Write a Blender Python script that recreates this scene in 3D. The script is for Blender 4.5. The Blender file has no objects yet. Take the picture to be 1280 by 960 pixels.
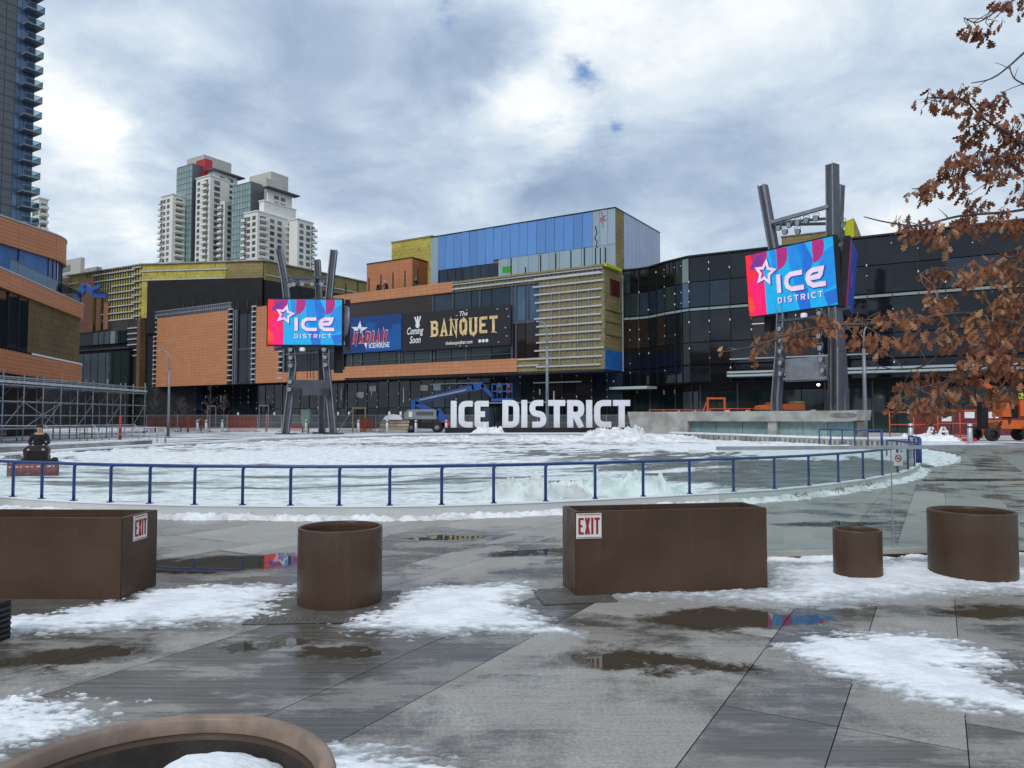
import bpy, bmesh, math, random
import numpy as np
from mathutils import Vector, Matrix
random.seed(11)
rng = np.random.default_rng(5)
scene = bpy.context.scene
COL = scene.collection
R = math.radians
PI = math.pi

# ------------------------------------------------------------------ camera geometry
EYE = 1.75
F = 940.0
PITCH = math.atan(42.0 / F)
CP, SP = math.cos(PITCH), math.sin(PITCH)

def ray(px, py):
    a = (px - 640) / F
    b = (480 - py) / F
    return Vector((a, CP - b * SP, SP + b * CP))

def W(px, py, Y):
    """point seen at a pixel, at ground distance Y in front of the camera"""
    r = ray(px, py)
    t = Y / r.y
    return Vector((r.x * t, Y, EYE + r.z * t))

def G(px, py, z=0.0):
    """point of the level z seen at a pixel"""
    r = ray(px, py)
    t = (z - EYE) / r.z
    return Vector((r.x * t, r.y * t, z))

class Frame:
    """a vertical wall plane: local x runs along it to the right, y into the building, z up"""
    def __init__(s, o, d):
        s.o = Vector((o[0], o[1], 0))
        l = math.hypot(d[0], d[1])
        s.dx = Vector((d[0] / l, d[1] / l, 0))
        s.dy = Vector((-s.dx.y, s.dx.x, 0))
        s.rot = math.atan2(s.dx.y, s.dx.x)
        s.len = l
    def xz(s, px, py, off=0.0):
        r = ray(px, py)
        e = Vector((0, 0, EYE))
        t = (off - (e - s.o).dot(s.dy)) / r.dot(s.dy)
        p = e + r * t
        return (p - s.o).dot(s.dx), p.z
    def x(s, px, off=0.0):
        return s.xz(px, 400, off)[0]
    def z(s, px, py, off=0.0):
        return s.xz(px, py, off)[1]
    def P(s, x, y, z):
        return s.o + s.dx * x + s.dy * y + Vector((0, 0, z))

# ------------------------------------------------------------------ objects
WM = {}

def thing(name, label, cat, loc=(0, 0, 0), rotz=0.0, group=None):
    o = bpy.data.objects.new(name, None)
    COL.objects.link(o)
    o.empty_display_size = 0.3
    o.location = loc
    o.rotation_euler = (0, 0, rotz)
    o['label'] = label
    o['category'] = cat
    if group:
        o['group'] = group
    WM[o.name] = Matrix.Translation(Vector(loc)) @ Matrix.Rotation(rotz, 4, 'Z')
    return o

def tag(o, label=None, cat=None, group=None, kind=None):
    if label: o['label'] = label
    if cat: o['category'] = cat
    if group: o['group'] = group
    if kind: o['kind'] = kind
    return o

def copy_tree(o, parent=None):
    c = o.copy()
    COL.objects.link(c)
    if parent is not None:
        c.parent = parent
    for ch in list(o.children):
        copy_tree(ch, c)
    return c

class MB:
    def __init__(s, M=None):
        s.v = []; s.f = []; s.uv = []; s.m = []; s.sm = []; s.mi = 0
        s.M = M
    def _add(s, pts):
        n = len(s.v)
        for p in pts:
            p = Vector(p)
            s.v.append(s.M @ p if s.M is not None else p)
        return n
    def _face(s, idx, uv, smooth=False):
        s.f.append(idx); s.uv.append(uv); s.m.append(s.mi); s.sm.append(smooth)
    def poly(s, pts, uv=None, smooth=False):
        n = s._add(pts)
        if uv is None:
            p = [Vector(q) for q in pts]
            nr = (p[1] - p[0]).cross(p[2] - p[0])
            if abs(nr.z) > 0.8 * nr.length: uv = [(q.x, q.y) for q in p]
            elif abs(nr.x) > abs(nr.y): uv = [(q.y, q.z) for q in p]
            else: uv = [(q.x, q.z) for q in p]
        s._face(list(range(n, n + len(pts))), uv, smooth)
    def box(s, x0, x1, y0, y1, z0, z1):
        if x0 > x1: x0, x1 = x1, x0
        if y0 > y1: y0, y1 = y1, y0
        if z0 > z1: z0, z1 = z1, z0
        c = [(x0,y0,z0),(x1,y0,z0),(x1,y1,z0),(x0,y1,z0),(x0,y0,z1),(x1,y0,z1),(x1,y1,z1),(x0,y1,z1)]
        n = s._add(c)
        for q, ax in (((0,3,2,1),2),((4,5,6,7),2),((0,1,5,4),1),((2,3,7,6),1),((1,2,6,5),0),((3,0,4,7),0)):
            if ax == 2: uv = [(c[i][0], c[i][1]) for i in q]
            elif ax == 1: uv = [(c[i][0], c[i][2]) for i in q]
            else: uv = [(c[i][1], c[i][2]) for i in q]
            s._face([n + i for i in q], uv)
    def bar(s, a, b, w, h=None, up=(0, 0, 1)):
        """rectangular bar between two points"""
        h = w if h is None else h
        a = Vector(a); b = Vector(b)
        d = (b - a)
        L = d.length
        if L < 1e-6: return
        d /= L
        up = Vector(up)
        if abs(d.dot(up)) > 0.98: up = Vector((0, 1, 0))
        sx = d.cross(up).normalized(); sy = sx.cross(d).normalized()
        pts = []
        for p in (a, b):
            for i, j in ((-1,-1),(1,-1),(1,1),(-1,1)):
                pts.append(p + sx * (i * w / 2) + sy * (j * h / 2))
        n = s._add(pts)
        for q in ((3,2,1,0),(4,5,6,7),(0,1,5,4),(1,2,6,5),(2,3,7,6),(3,0,4,7)):
            s._face([n + i for i in q], [(0,0),(w,0),(w,L),(0,L)])
    def tube(s, path, r, n=8, cap=True, smooth=True):
        path = [Vector(p) for p in path]
        rs = r if isinstance(r, (list, tuple)) else [r] * len(path)
        rings = []
        prev = None
        for i, p in enumerate(path):
            if i == 0: d = path[1] - p
            elif i == len(path) - 1: d = p - path[-2]
            else: d = (path[i+1] - p).normalized() + (p - path[i-1]).normalized()
            if d.length < 1e-9: d = Vector((0, 0, 1))
            d.normalize()
            if prev is None:
                ref = Vector((0, 0, 1)) if abs(d.z) < 0.9 else Vector((1, 0, 0))
                sx = d.cross(ref).normalized()
            else:
                sx = (prev - d * prev.dot(d))
                sx = sx.normalized() if sx.length > 1e-6 else d.orthogonal().normalized()
            prev = sx
            sy = d.cross(sx)
            rings.append(s._add([p + sx * (math.cos(2*PI*k/n) * rs[i]) + sy * (math.sin(2*PI*k/n) * rs[i]) for k in range(n)]))
        L = 0
        for i in range(len(path) - 1):
            l2 = L + (path[i+1] - path[i]).length
            for k in range(n):
                k2 = (k + 1) % n
                s._face([rings[i] + k, rings[i] + k2, rings[i+1] + k2, rings[i+1] + k],
                        [(k/n, L), ((k+1)/n, L), ((k+1)/n, l2), (k/n, l2)], smooth)
            L = l2
        if cap:
            s._face([rings[0] + k for k in reversed(range(n))], [(0, 0)] * n)
            s._face([rings[-1] + k for k in range(n)], [(0, 0)] * n)
    def lathe(s, prof, c=(0, 0, 0), n=48, smooth=True, a0=0.0, a1=2*PI):
        c = Vector(c)
        full = abs(a1 - a0 - 2*PI) < 1e-6
        m = n if full else n + 1
        rings = []
        for (r, z) in prof:
            rings.append(s._add([c + Vector((r * math.cos(a0 + (a1-a0)*k/n), r * math.sin(a0 + (a1-a0)*k/n), z)) for k in range(m)]))
        for i in range(len(prof) - 1):
            for k in range(n):
                k2 = (k + 1) % m
                u0, u1 = k / n * 2, (k + 1) / n * 2
                s._face([rings[i] + k, rings[i] + k2, rings[i+1] + k2, rings[i+1] + k],
                        [(u0, prof[i][1]), (u1, prof[i][1]), (u1, prof[i+1][1]), (u0, prof[i+1][1])], smooth)
    def prism(s, poly, z0, z1, top=True, bottom=True):
        """poly counter clockwise (x, y)"""
        n = len(poly)
        a = sum(poly[i][0]*poly[(i+1) % n][1] - poly[(i+1) % n][0]*poly[i][1] for i in range(n))
        if a < 0: poly = list(reversed(poly))
        b = s._add([(x, y, z0) for x, y in poly]); t = s._add([(x, y, z1) for x, y in poly])
        L = 0
        for i in range(n):
            j = (i + 1) % n
            l2 = L + math.hypot(poly[j][0]-poly[i][0], poly[j][1]-poly[i][1])
            s._face([b+i, b+j, t+j, t+i], [(L, z0), (l2, z0), (l2, z1), (L, z1)])
            L = l2
        if top: s._face([t + i for i in range(n)], [tuple(q) for q in poly])
        if bottom: s._face([b + i for i in reversed(range(n))], [tuple(q) for q in reversed(poly)])
    def extr(s, pts, y0, y1):
        """outline given in x,z extruded from y0 (front) to y1"""
        n = len(pts)
        a = sum(pts[i][0]*pts[(i+1) % n][1] - pts[(i+1) % n][0]*pts[i][1] for i in range(n))
        if a < 0: pts = list(reversed(pts))
        f = s._add([(x, y0, z) for x, z in pts]); b = s._add([(x, y1, z) for x, z in pts])
        s._face([f + i for i in range(n)], [tuple(q) for q in pts])
        s._face([b + i for i in reversed(range(n))], [tuple(q) for q in reversed(pts)])
        for i in range(n):
            j = (i + 1) % n
            s._face([f+j, f+i, b+i, b+j], [(0, 0), (1, 0), (1, 1), (0, 1)])
    def ribbon(s, path, w, y0, y1, closed=False):
        """a letter stroke: path in x,z, width w, extruded y0 (front) to y1"""
        P = [Vector((p[0], p[1])) for p in path]
        n = len(P)
        Lp, Rp = [], []
        for i in range(n):
            if closed:
                d0 = (P[i] - P[i-1]).normalized(); d1 = (P[(i+1) % n] - P[i]).normalized()
            else:
                d0 = (P[i] - P[i-1]).normalized() if i else (P[1] - P[0]).normalized()
                d1 = (P[i+1] - P[i]).normalized() if i < n-1 else d0
            t = d0 + d1
            t = t.normalized() if t.length > 1e-6 else d0
            nn = Vector((-t.y, t.x))
            k = 1.0 / max(0.45, nn.dot(Vector((-d0.y, d0.x))))
            Lp.append(P[i] + nn * (w/2*k)); Rp.append(P[i] - nn * (w/2*k))
        rng_ = range(n if closed else n - 1)
        s.strk = getattr(s, 'strk', 0) + 1
        e = min(.0015, abs(y1 - y0)*.0025)
        for i in rng_:
            j = (i + 1) % n
            s.extr([tuple(Rp[i]), tuple(Rp[j]), tuple(Lp[j]), tuple(Lp[i])], y0 - e*((s.strk*7 + i) % 23), y1)
    def build(s, name, mats, parent=None, world=False):
        me = bpy.data.meshes.new(name)
        vs = s.v
        if world and parent is not None:
            r = parent
            while r.parent is not None: r = r.parent
            iv = WM[r.name].inverted()
            vs = [iv @ p for p in s.v]
        me.from_pydata([tuple(p) for p in vs], [], s.f)
        if not isinstance(mats, (list, tuple)): mats = [mats]
        for m in mats: me.materials.append(m)
        uvl = me.uv_layers.new(name='UVMap')
        flat = [c for f in s.uv for q in f for c in q]
        if len(flat) == len(uvl.data) * 2: uvl.data.foreach_set('uv', flat)
        me.polygons.foreach_set('material_index', s.m)
        me.polygons.foreach_set('use_smooth', s.sm)
        me.update()
        o = bpy.data.objects.new(name, me)
        COL.objects.link(o)
        if parent is not None: o.parent = parent
        return o

_unit = {}
def many(parent, name, items, mat, cap=100, near=None):
    """a repeated box-shaped part: items = (centre, size, rotz); the largest `cap` as parts of their own, the rest as one"""
    if mat.name not in _unit:
        mb = MB(); mb.box(-.5, .5, -.5, .5, -.5, .5)
        o = mb.build(name, mat); _unit[mat.name] = o.data
        bpy.data.objects.remove(o)
    items = sorted(items, key=lambda q: -(max(q[1][0], q[1][1]) * q[1][2]))
    for c, sz, rz in items[:cap]:
        o = bpy.data.objects.new(name, _unit[mat.name]); COL.objects.link(o)
        o.location = c; o.scale = sz; tl = .014 if name in ('window', 'storefront_pane', 'blue_panel', 'pale_panel') else 0
        o.rotation_euler = (random.uniform(-tl, tl), 0, rz + random.uniform(-tl, tl)*.5); o.parent = parent
    if len(items) > cap:
        mb = MB()
        for c, sz, rz in items[cap:]:
            mb.M = Matrix.Translation(Vector(c)) @ Matrix.Rotation(rz, 4, 'Z')
            mb.box(-sz[0]/2, sz[0]/2, -sz[1]/2, sz[1]/2, -sz[2]/2, sz[2]/2)
        o = mb.build(name, mat, parent); o['kind'] = 'stuff'

def bx(x0, x1, y0, y1, z0, z1, rz=0.0):
    return (((x0+x1)/2, (y0+y1)/2, (z0+z1)/2), (abs(x1-x0), abs(y1-y0), abs(z1-z0)), rz)

# ------------------------------------------------------------------ noise (numpy)
def _hash(ix, iy, seed):
    h = (ix.astype(np.int64) * 374761393 + iy.astype(np.int64) * 668265263 + seed * 1442695041) & 0x7fffffff
    h = ((h ^ (h >> 13)) * 1274126177) & 0x7fffffff
    return ((h ^ (h >> 16)) & 0xffff) / 65535.0
def vnoise(x, y, seed=0):
    ix = np.floor(x); iy = np.floor(y)
    fx = x - ix; fy = y - iy
    fx = fx*fx*(3-2*fx); fy = fy*fy*(3-2*fy)
    a = _hash(ix, iy, seed); b = _hash(ix+1, iy, seed); c = _hash(ix, iy+1, seed); d = _hash(ix+1, iy+1, seed)
    return (a*(1-fx)+b*fx)*(1-fy) + (c*(1-fx)+d*fx)*fy
def fbm(x, y, oct=4, seed=0, gain=.5):
    s = 0; a = 1.0; t = 0
    for i in range(oct):
        s = s + a * vnoise(x * 2**i + 17.3*i, y * 2**i - 9.1*i, seed + i); t += a; a *= gain
    return s / t
def sdist(px, py, poly):
    """signed distance to a polygon, inside positive"""
    P = np.array(poly); n = len(P)
    d = np.full(px.shape, 1e9); inside = np.zeros(px.shape, bool)
    for i in range(n):
        a = P[i]; b = P[(i+1) % n]
        ex, ey = b - a
        wx, wy = px - a[0], py - a[1]
        t = np.clip((wx*ex + wy*ey) / (ex*ex + ey*ey + 1e-12), 0, 1)
        d = np.minimum(d, np.hypot(wx - ex*t, wy - ey*t))
        c = ((a[1] > py) != (b[1] > py)) & (px < (b[0]-a[0]) * (py - a[1]) / (b[1]-a[1] + 1e-12) + a[0])
        inside ^= c
    return np.where(inside, d, -d)
def heightmesh(name, X, Y, H, mat, floor=-0.006, smooth=True, base=0.0):
    """grid mesh; faces wholly under `floor` are dropped, so the outline is ragged"""
    ny, nx = X.shape
    keepv = H > floor
    idx = -np.ones(X.shape, int)
    kf = keepv[:-1,:-1] | keepv[1:,:-1] | keepv[:-1,1:] | keepv[1:,1:]
    used = np.zeros(X.shape, bool)
    used[:-1,:-1] |= kf; used[1:,:-1] |= kf; used[:-1,1:] |= kf; used[1:,1:] |= kf
    idx[used] = np.arange(used.sum())
    Hc = np.maximum(H, floor - .004)
    V = np.stack([X[used], Y[used], Hc[used] + base], 1)
    j, i = np.where(kf)
    Fc = np.stack([idx[j, i], idx[j, i+1], idx[j+1, i+1], idx[j+1, i]], 1)
    me = bpy.data.meshes.new(name)
    me.from_pydata(V.tolist(), [], Fc.tolist())
    me.materials.append(mat)
    me.polygons.foreach_set('use_smooth', [smooth] * len(me.polygons))
    me.update()
    o = bpy.data.objects.new(name, me); COL.objects.link(o)
    return o

# ------------------------------------------------------------------ lettering
def fillet(path, r, n=5, closed=False):
    if r <= 0: return path
    P = [Vector((p[0], p[1])) for p in path]
    out = []
    N = len(P)
    for i in range(N):
        if not closed and i in (0, N-1):
            out.append(tuple(P[i])); continue
        rr = r if len(path[i]) < 3 else path[i][2]
        a = P[i-1] - P[i]; b = P[(i+1) % N] - P[i]
        rr = min(rr, a.length * .5, b.length * .5)
        if rr < 1e-5: out.append(tuple(P[i])); continue
        p0 = P[i] + a.normalized()*rr; p1 = P[i] + b.normalized()*rr
        for k in range(n+1):
            t = k/n
            q = p0*(1-t)**2 + P[i]*2*t*(1-t) + p1*t*t
            out.append((q.x, q.y))
    return out
# path, closed, rounded; unit cell
LET = {
 'I': [([(.5,0),(.5,1)],0,0)],
 'C': [([(1,1),(0,1),(0,0),(1,0)],0,.42)],
 'E': [([(1,1),(0,1,.05),(0,0,.05),(1,0)],0,.05),([(0,.5),(.9,.5)],0,0)],
 'D': [([(0,0,0),(0,1,0),(1,1,.42),(1,0,.42)],1,.42)],
 'S': [([(1,1),(0,1),(0,.52),(1,.48),(1,0),(0,0)],0,.3)],
 'T': [([(0,1),(1,1)],0,0),([(.5,1),(.5,0)],0,0)],
 'R': [([(0,0),(0,1,0),(1,1,.3),(1,.45,.3),(0,.45)],0,.3),([(.45,.45),(1,0)],0,0)],
 'X': [([(0,0),(1,1)],0,0),([(0,1),(1,0)],0,0)],
 'A': [([(0,0),(.5,1.05,0),(1,0)],0,0),([(.2,.3),(.8,.3)],0,0)],
 'B': [([(0,0,0),(0,1,0),(.95,1,.3),(.95,.52,.3),(0,.52)],0,.3),([(0,.52),(1,.52,.3),(1,0,.3),(0,0)],0,.3)],
 'N': [([(0,0),(0,1,0),(1,0,0),(1,1)],0,0)],
 'Q': [([(0,0),(0,1),(1,1),(1,0)],1,.4),([(.6,.25),(1.05,-.12)],0,0)],
 'U': [([(0,1),(0,0),(1,0),(1,1)],0,.42)],
 'H': [([(0,0),(0,1)],0,0),([(1,0),(1,1)],0,0),([(0,.5),(1,.5)],0,0)],
 'O': [([(0,0),(0,1),(1,1),(1,0)],1,.42)],
}
SERIF = {'B': [(0,0),(0,1)], 'A': [(0,0),(1,0)], 'N': [(0,1),(0,0),(1,1)], 'U': [(0,1),(1,1)], 'E': [], 'T': [(.5,0)], 'Q': []}
def word(mb, text, x, z, h, lw, gap, t, y0, y1, serif=False, wI=None, shear=0.0):
    """blocky lettering built from strokes; returns the end x"""
    for ch in text:
        w = lw if ch != 'I' else t
        if wI and ch == 'I': w = wI
        for path, closed, rad in LET.get(ch, []):
            pts = []
            for p in path:
                qx = x + t/2 + p[0]*(w - t) if ch != 'I' else x + w/2
                qz = z + t/2 + p[1]*(h - t)
                if ch in 'IHNXAU' and p[1] in (0, 1) or (ch == 'R' and p[1] == 0): qz = z + p[1]*h
                if ch == 'T' and p[1] == 0: qz = z
                if ch in 'C' and p[0] == 1: qx = x + w
                if ch in 'E' and p[0] == 1: qx = x + w
                if ch == 'T' and p[1] == 1 and p[0] in (0, 1): qx = x + p[0]*w
                qx += shear*(qz - z)
                pts.append((qx, qz) + ((p[2]*min(w, h),) if len(p) > 2 else ()))
            mb.ribbon(fillet(pts, rad*min(w, h), closed=bool(closed)), t, y0, y1, bool(closed))
        if serif:
            for sx, sz in SERIF.get(ch, []):
                cx = x + t/2 + sx*(w - t)
                zz = z + sz*h
                mb.box(cx - t*.85, cx + t*.85, y0 - .01, y1, zz - (t*.32 if sz else 0), zz + (0 if sz else t*.32))
        x += w + gap
    return x - gap
def fontmesh(mb, text, x, z, size, y0, depth=.02, bold=0.0, shear=0.0, align='LEFT', space=1.0, sx=1.0):
    """small lettering in Blender's built-in typeface, laid into mb in x,z"""
    cu = bpy.data.curves.new('lettering', 'FONT')
    cu.body = text; cu.size = size; cu.offset = bold; cu.shear = shear; cu.align_x = align
    cu.space_character = space; cu.resolution_u = 2
    ob = bpy.data.objects.new('lettering', cu)
    COL.objects.link(ob)
    dg = bpy.context.evaluated_depsgraph_get(); dg.update()
    me = bpy.data.meshes.new_from_object(ob.evaluated_get(dg))
    n = mb._add([(x + v.co.x*sx, y0, z + v.co.y) for v in me.vertices])
    for p in me.polygons:
        mb._face([n + i for i in p.vertices], [(0, 0)] * len(p.vertices))
    bpy.data.objects.remove(ob); bpy.data.meshes.remove(me); bpy.data.curves.remove(cu)
# ------------------------------------------------------------------ materials
def srgb(r, g, b):
    f = lambda c: (c/255/12.92) if c/255 <= .04045 else ((c/255+.055)/1.055)**2.4
    return (f(r), f(g), f(b))
class NT:
    def __init__(s, tree):
        s.t = tree
    def n(s, typ, **kw):
        nd = s.t.nodes.new(typ)
        for k, v in kw.items():
            if k == 'inp':
                for kk, vv in v.items():
                    if isinstance(vv, bpy.types.NodeSocket): s.t.links.new(vv, nd.inputs[kk])
                    else: nd.inputs[kk].default_value = vv
            else: setattr(nd, k, v)
        return nd
    def math(s, op, a, b=0.0, c=0.0, clamp=False):
        nd = s.t.nodes.new('ShaderNodeMath'); nd.operation = op; nd.use_clamp = clamp
        for i, q in enumerate((a, b, c)):
            if isinstance(q, bpy.types.NodeSocket): s.t.links.new(q, nd.inputs[i])
            else: nd.inputs[i].default_value = q
        return nd.outputs[0]
    def mix(s, fac, a, b, blend='MIX'):
        nd = s.t.nodes.new('ShaderNodeMix'); nd.data_type = 'RGBA'; nd.blend_type = blend
        for k, q in ((0, fac), (6, a), (7, b)):
            if isinstance(q, bpy.types.NodeSocket): s.t.links.new(q, nd.inputs[k])
            else: nd.inputs[k].default_value = q if k == 0 else (tuple(q) + (1,))[:4]
        return nd.outputs[2]
    def mapr(s, v, a, b, c=0.0, d=1.0, smooth=True):
        nd = s.t.nodes.new('ShaderNodeMapRange')
        if smooth: nd.interpolation_type = 'SMOOTHSTEP'
        s.t.links.new(v, nd.inputs[0])
        for i, q in enumerate((a, b, c, d)): nd.inputs[i+1].default_value = q
        return nd.outputs[0]
    def coord(s, kind='Object', scale=(1, 1, 1), rot=(0, 0, 0), loc=(0, 0, 0)):
        tc = s.t.nodes.new('ShaderNodeTexCoord')
        mp = s.t.nodes.new('ShaderNodeMapping')
        s.t.links.new(tc.outputs[kind], mp.inputs[0])
        mp.inputs['Scale'].default_value = scale; mp.inputs['Rotation'].default_value = rot; mp.inputs['Location'].default_value = loc
        return mp.outputs[0]
    def noise(s, vec, scale=1.0, detail=4.0, rough=.55, dist=0.0):
        nd = s.t.nodes.new('ShaderNodeTexNoise')
        s.t.links.new(vec, nd.inputs['Vector'])
        nd.inputs['Scale'].default_value = scale; nd.inputs['Detail'].default_value = detail
        nd.inputs['Roughness'].default_value = rough; nd.inputs['Distortion'].default_value = dist
        return nd.outputs['Fac']
    def bump(s, h, strength=.3, dist=.02):
        nd = s.t.nodes.new('ShaderNodeBump')
        s.t.links.new(h, nd.inputs['Height'])
        nd.inputs['Strength'].default_value = strength; nd.inputs['Distance'].default_value = dist
        return nd.outputs[0]
def new_mat(name):
    m = bpy.data.materials.new(name); m.use_nodes = True
    t = m.node_tree
    b = t.nodes['Principled BSDF']
    return m, NT(t), b
def setp(N, b, **kw):
    names = {'base': 'Base Color', 'rough': 'Roughness', 'metal': 'Metallic', 'spec': 'Specular IOR Level', 'normal': 'Normal',
             'emit': 'Emission Color', 'es': 'Emission Strength', 'trans': 'Transmission Weight', 'alpha': 'Alpha', 'coat': 'Coat Weight'}
    for k, v in kw.items():
        i = b.inputs[names[k]]
        if isinstance(v, bpy.types.NodeSocket): N.t.links.new(v, i)
        elif isinstance(v, (tuple, list)) and len(v) == 3: i.default_value = tuple(v) + (1,)
        else: i.default_value = v
def mat(name, base, rough=.6, metal=0.0, var=.18, vs=1.5, bump=0.0, bs=20.0, spec=.5, stretch=(1, 1, 1), emit=None, es=0.0, rand=0.0):
    m, N, b = new_mat(name)
    co = N.coord('Object', scale=stretch)
    f = N.noise(co, vs, 5)
    f = N.mapr(f, .3, .7)
    lo = tuple(c*(1-var) for c in base); hi = tuple(min(1, c*(1+var)) for c in base)
    c = N.mix(f, lo, hi)
    if rand:
        oi = N.n('ShaderNodeObjectInfo')
        k = N.mapr(oi.outputs['Random'], 0, 1, 1-rand, 1+rand, smooth=False)
        cc = N.n('ShaderNodeCombineColor', inp={0: k, 1: k, 2: k})
        c = N.mix(1.0, c, cc.outputs[0], 'MULTIPLY')
    setp(N, b, base=c, rough=rough, metal=metal, spec=spec)
    if bump: setp(N, b, normal=N.bump(N.noise(co, bs, 3), bump, .01))
    if emit: setp(N, b, emit=emit, es=es)
    return m

M = {}
M['snow'] = None
def snow_mat(name, lo, hi, vs=3.0, slush=False):
    m, N, b = new_mat(name)
    co = N.coord('Object')
    f = N.mapr(N.noise(co, vs, 6, .6), .36, .62)
    c = N.mix(f, lo, hi)
    g = N.mapr(N.noise(co, 38, 3), .62, .75)
    c = N.mix(N.math('MULTIPLY', g, .25), c, (.42, .42, .43))
    if slush:
        th = N.n('ShaderNodeAttribute', attribute_name='thick').outputs['Fac']
        th = N.math('ADD', th, N.math('MULTIPLY_ADD', N.noise(co, 9, 4), .5, -.25))
        c = N.mix(N.mapr(th, .06, .62), (.30, .305, .31), c)
        dirt = N.mapr(N.noise(co, 2.2, 6, .68), .56, .72)
        c = N.mix(N.math('MULTIPLY', dirt, .4), c, (.50, .49, .47))
    setp(N, b, base=c, rough=.75 if not slush else .6, spec=.25, normal=N.bump(N.noise(co, 26, 5, .65), .45, .03))
    return m
M['snow'] = snow_mat('snow_white', (.74, .76, .79), (.86, .87, .88))
M['snow_thin'] = snow_mat('snow_slushy', (.72, .74, .77), (.86, .87, .88), 3.0, True)
M['snow_dirty'] = snow_mat('snow_churned', (.55, .56, .56), (.82, .83, .83), 1.6)
M['snow_ice'] = snow_mat('snow_glazed', (.50, .60, .58), (.76, .82, .80), 2.2)

def terracotta(name, a, b_, bw=1.5, bh=.42):
    m, N, b = new_mat(name)
    uv = N.coord('UV')
    br = N.n('ShaderNodeTexBrick', offset=0.0, inp={'Vector': uv, 'Color1': a+(1,), 'Color2': b_+(1,), 'Mortar': tuple(q*.42 for q in a)+(1,),
        'Scale': 1.0, 'Mortar Size': .022, 'Mortar Smooth': .1, 'Bias': 0.0, 'Brick Width': bw, 'Row Height': bh})
    f = N.noise(N.coord('UV', scale=(.25, .6, 1)), 1.0, 4)
    c = N.mix(N.mapr(f, .3, .7, 0, .35), br.outputs['Color'], tuple(q*.72 for q in a))
    setp(N, b, base=c, rough=.55, spec=.3, normal=N.bump(br.outputs['Fac'], .3, -.02))
    return m
M['orange'] = terracotta('terracotta_tile', (.56, .25, .125), (.50, .22, .105), 1.25, .55)
M['orange_band'] = terracotta('terracotta_band', (.55, .22, .105), (.49, .195, .09), 2.4, .34)
M['orange_pale'] = terracotta('terracotta_pale', (.52, .225, .12), (.47, .20, .105), 1.2, .5)

def insulation(name, a, dark, vs=(1.2, .5), amt=.5, boards=True):
    m, N, b = new_mat(name)
    co = N.coord('UV', scale=(vs[0], vs[1], 1))
    f = N.mapr(N.noise(co, 2.2, 6, .65), amt, amt+.16)
    c = N.mix(f, a, dark)
    f2 = N.noise(N.coord('UV', scale=(.2, .35, 1)), 1.0, 3)
    c = N.mix(N.mapr(f2, .35, .7, 0, .5), c, tuple(q*.6 for q in a))
    if boards:
        br = N.n('ShaderNodeTexBrick', offset=.5, inp={'Vector': N.coord('UV'), 'Color1': (1,1,1,1), 'Color2': (.86,.86,.86,1), 'Mortar': (.45,.45,.45,1),
            'Scale': 1.0, 'Mortar Size': .02, 'Brick Width': 1.2, 'Row Height': .62})
        c = N.mix(1.0, c, br.outputs['Color'], 'MULTIPLY')
    setp(N, b, base=c, rough=.85, spec=.15)
    return m
M['yellow'] = insulation('insulation_yellow', (.58, .49, .12), (.13, .11, .03), (1.3, .28), .53)
M['olive'] = insulation('insulation_olive', (.33, .265, .125), (.17, .135, .06), (1.0, .6), .54)
M['lime'] = insulation('membrane_lime', (.55, .60, .03), (.12, .30, .05), (1.5, .5), .55, False)
M['ply'] = insulation('plywood_brown', (.17, .115, .06), (.10, .07, .04), (3.0, .15), .5)

def glass_dark(name, a, b_, rough=.05, spec=.5, wob=.02):
    """tinted facade glass, some tints painting in reflections: each pane its own shade, faint waviness"""
    m, N, b = new_mat(name)
    oi = N.n('ShaderNodeObjectInfo')
    c = N.mix(oi.outputs['Random'], a, b_)
    co = N.coord('Object')
    g = N.mapr(N.noise(co, 2.1, 4), .45, .62)
    c = N.mix(N.math('MULTIPLY', g, .3), c, tuple(q*.45 for q in a))
    setp(N, b, base=c, rough=rough, spec=spec, normal=N.bump(N.noise(N.coord('Object', scale=(1, 1, .5)), .9, 2), wob, .4))
    return m
M['glass'] = glass_dark('glass_black', (.005, .007, .010), (.010, .015, .020))
M['glass_blue'] = glass_dark('glass_navy', (.010, .019, .034), (.028, .047, .072))
M['glass_teal'] = glass_dark('glass_teal', (.012, .022, .024), (.030, .045, .044))
M['glass_brown'] = glass_dark('glass_warm', (.020, .014, .012), (.035, .022, .017))  # brown panels, and reflected buildings painted into panes
M['glass_sky'] = glass_dark('glass_bright', (.16, .21, .20), (.30, .36, .34))
M['glass_tower'] = glass_dark('glass_tower_blue', (.04, .085, .15), (.09, .16, .24))
M['glass_tower_bright'] = glass_dark('glass_tower_bright', (.05, .11, .20), (.11, .20, .32))  # a brighter blue than the plain tower glass
M['glass_blue_reflect'] = glass_dark('glass_blue_reflect', (.09, .17, .38), (.14, .24, .46))  # blue sky reflection painted into the pane colour
M['glass_pool'] = glass_dark('glass_aqua', (.20, .31, .31), (.28, .38, .37), .12)
M['win_far'] = glass_dark('glass_far', (.04, .045, .05), (.17, .18, .19), .2)
M['blue_film'] = mat('blue_film_panel', (.11, .255, .56), .15, 0.0, .12, .12, spec=.5, rand=.10)
M['pale_film'] = mat('pale_metal_panel', (.28, .37, .44), .3, 0.0, .10, .4, rand=.08)
M['lav_film'] = mat('lavender_panel', (.34, .40, .57), .3, 0.0, .06, .3, rand=.05)
M['black'] = mat('black_cladding', (.012, .012, .014), .55, 0, .3, .6, spec=.3)
M['slate_far'] = mat('slate_panel_far', (.10, .115, .135), .4, 0, .08, .1)
M['spandrel_dim'] = mat('spandrel_dim', (.22, .27, .27), .3, 0, .15, .5)
M['charcoal'] = mat('charcoal_panel', (.035, .036, .040), .5, 0, .15, .5, rand=.25)
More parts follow.
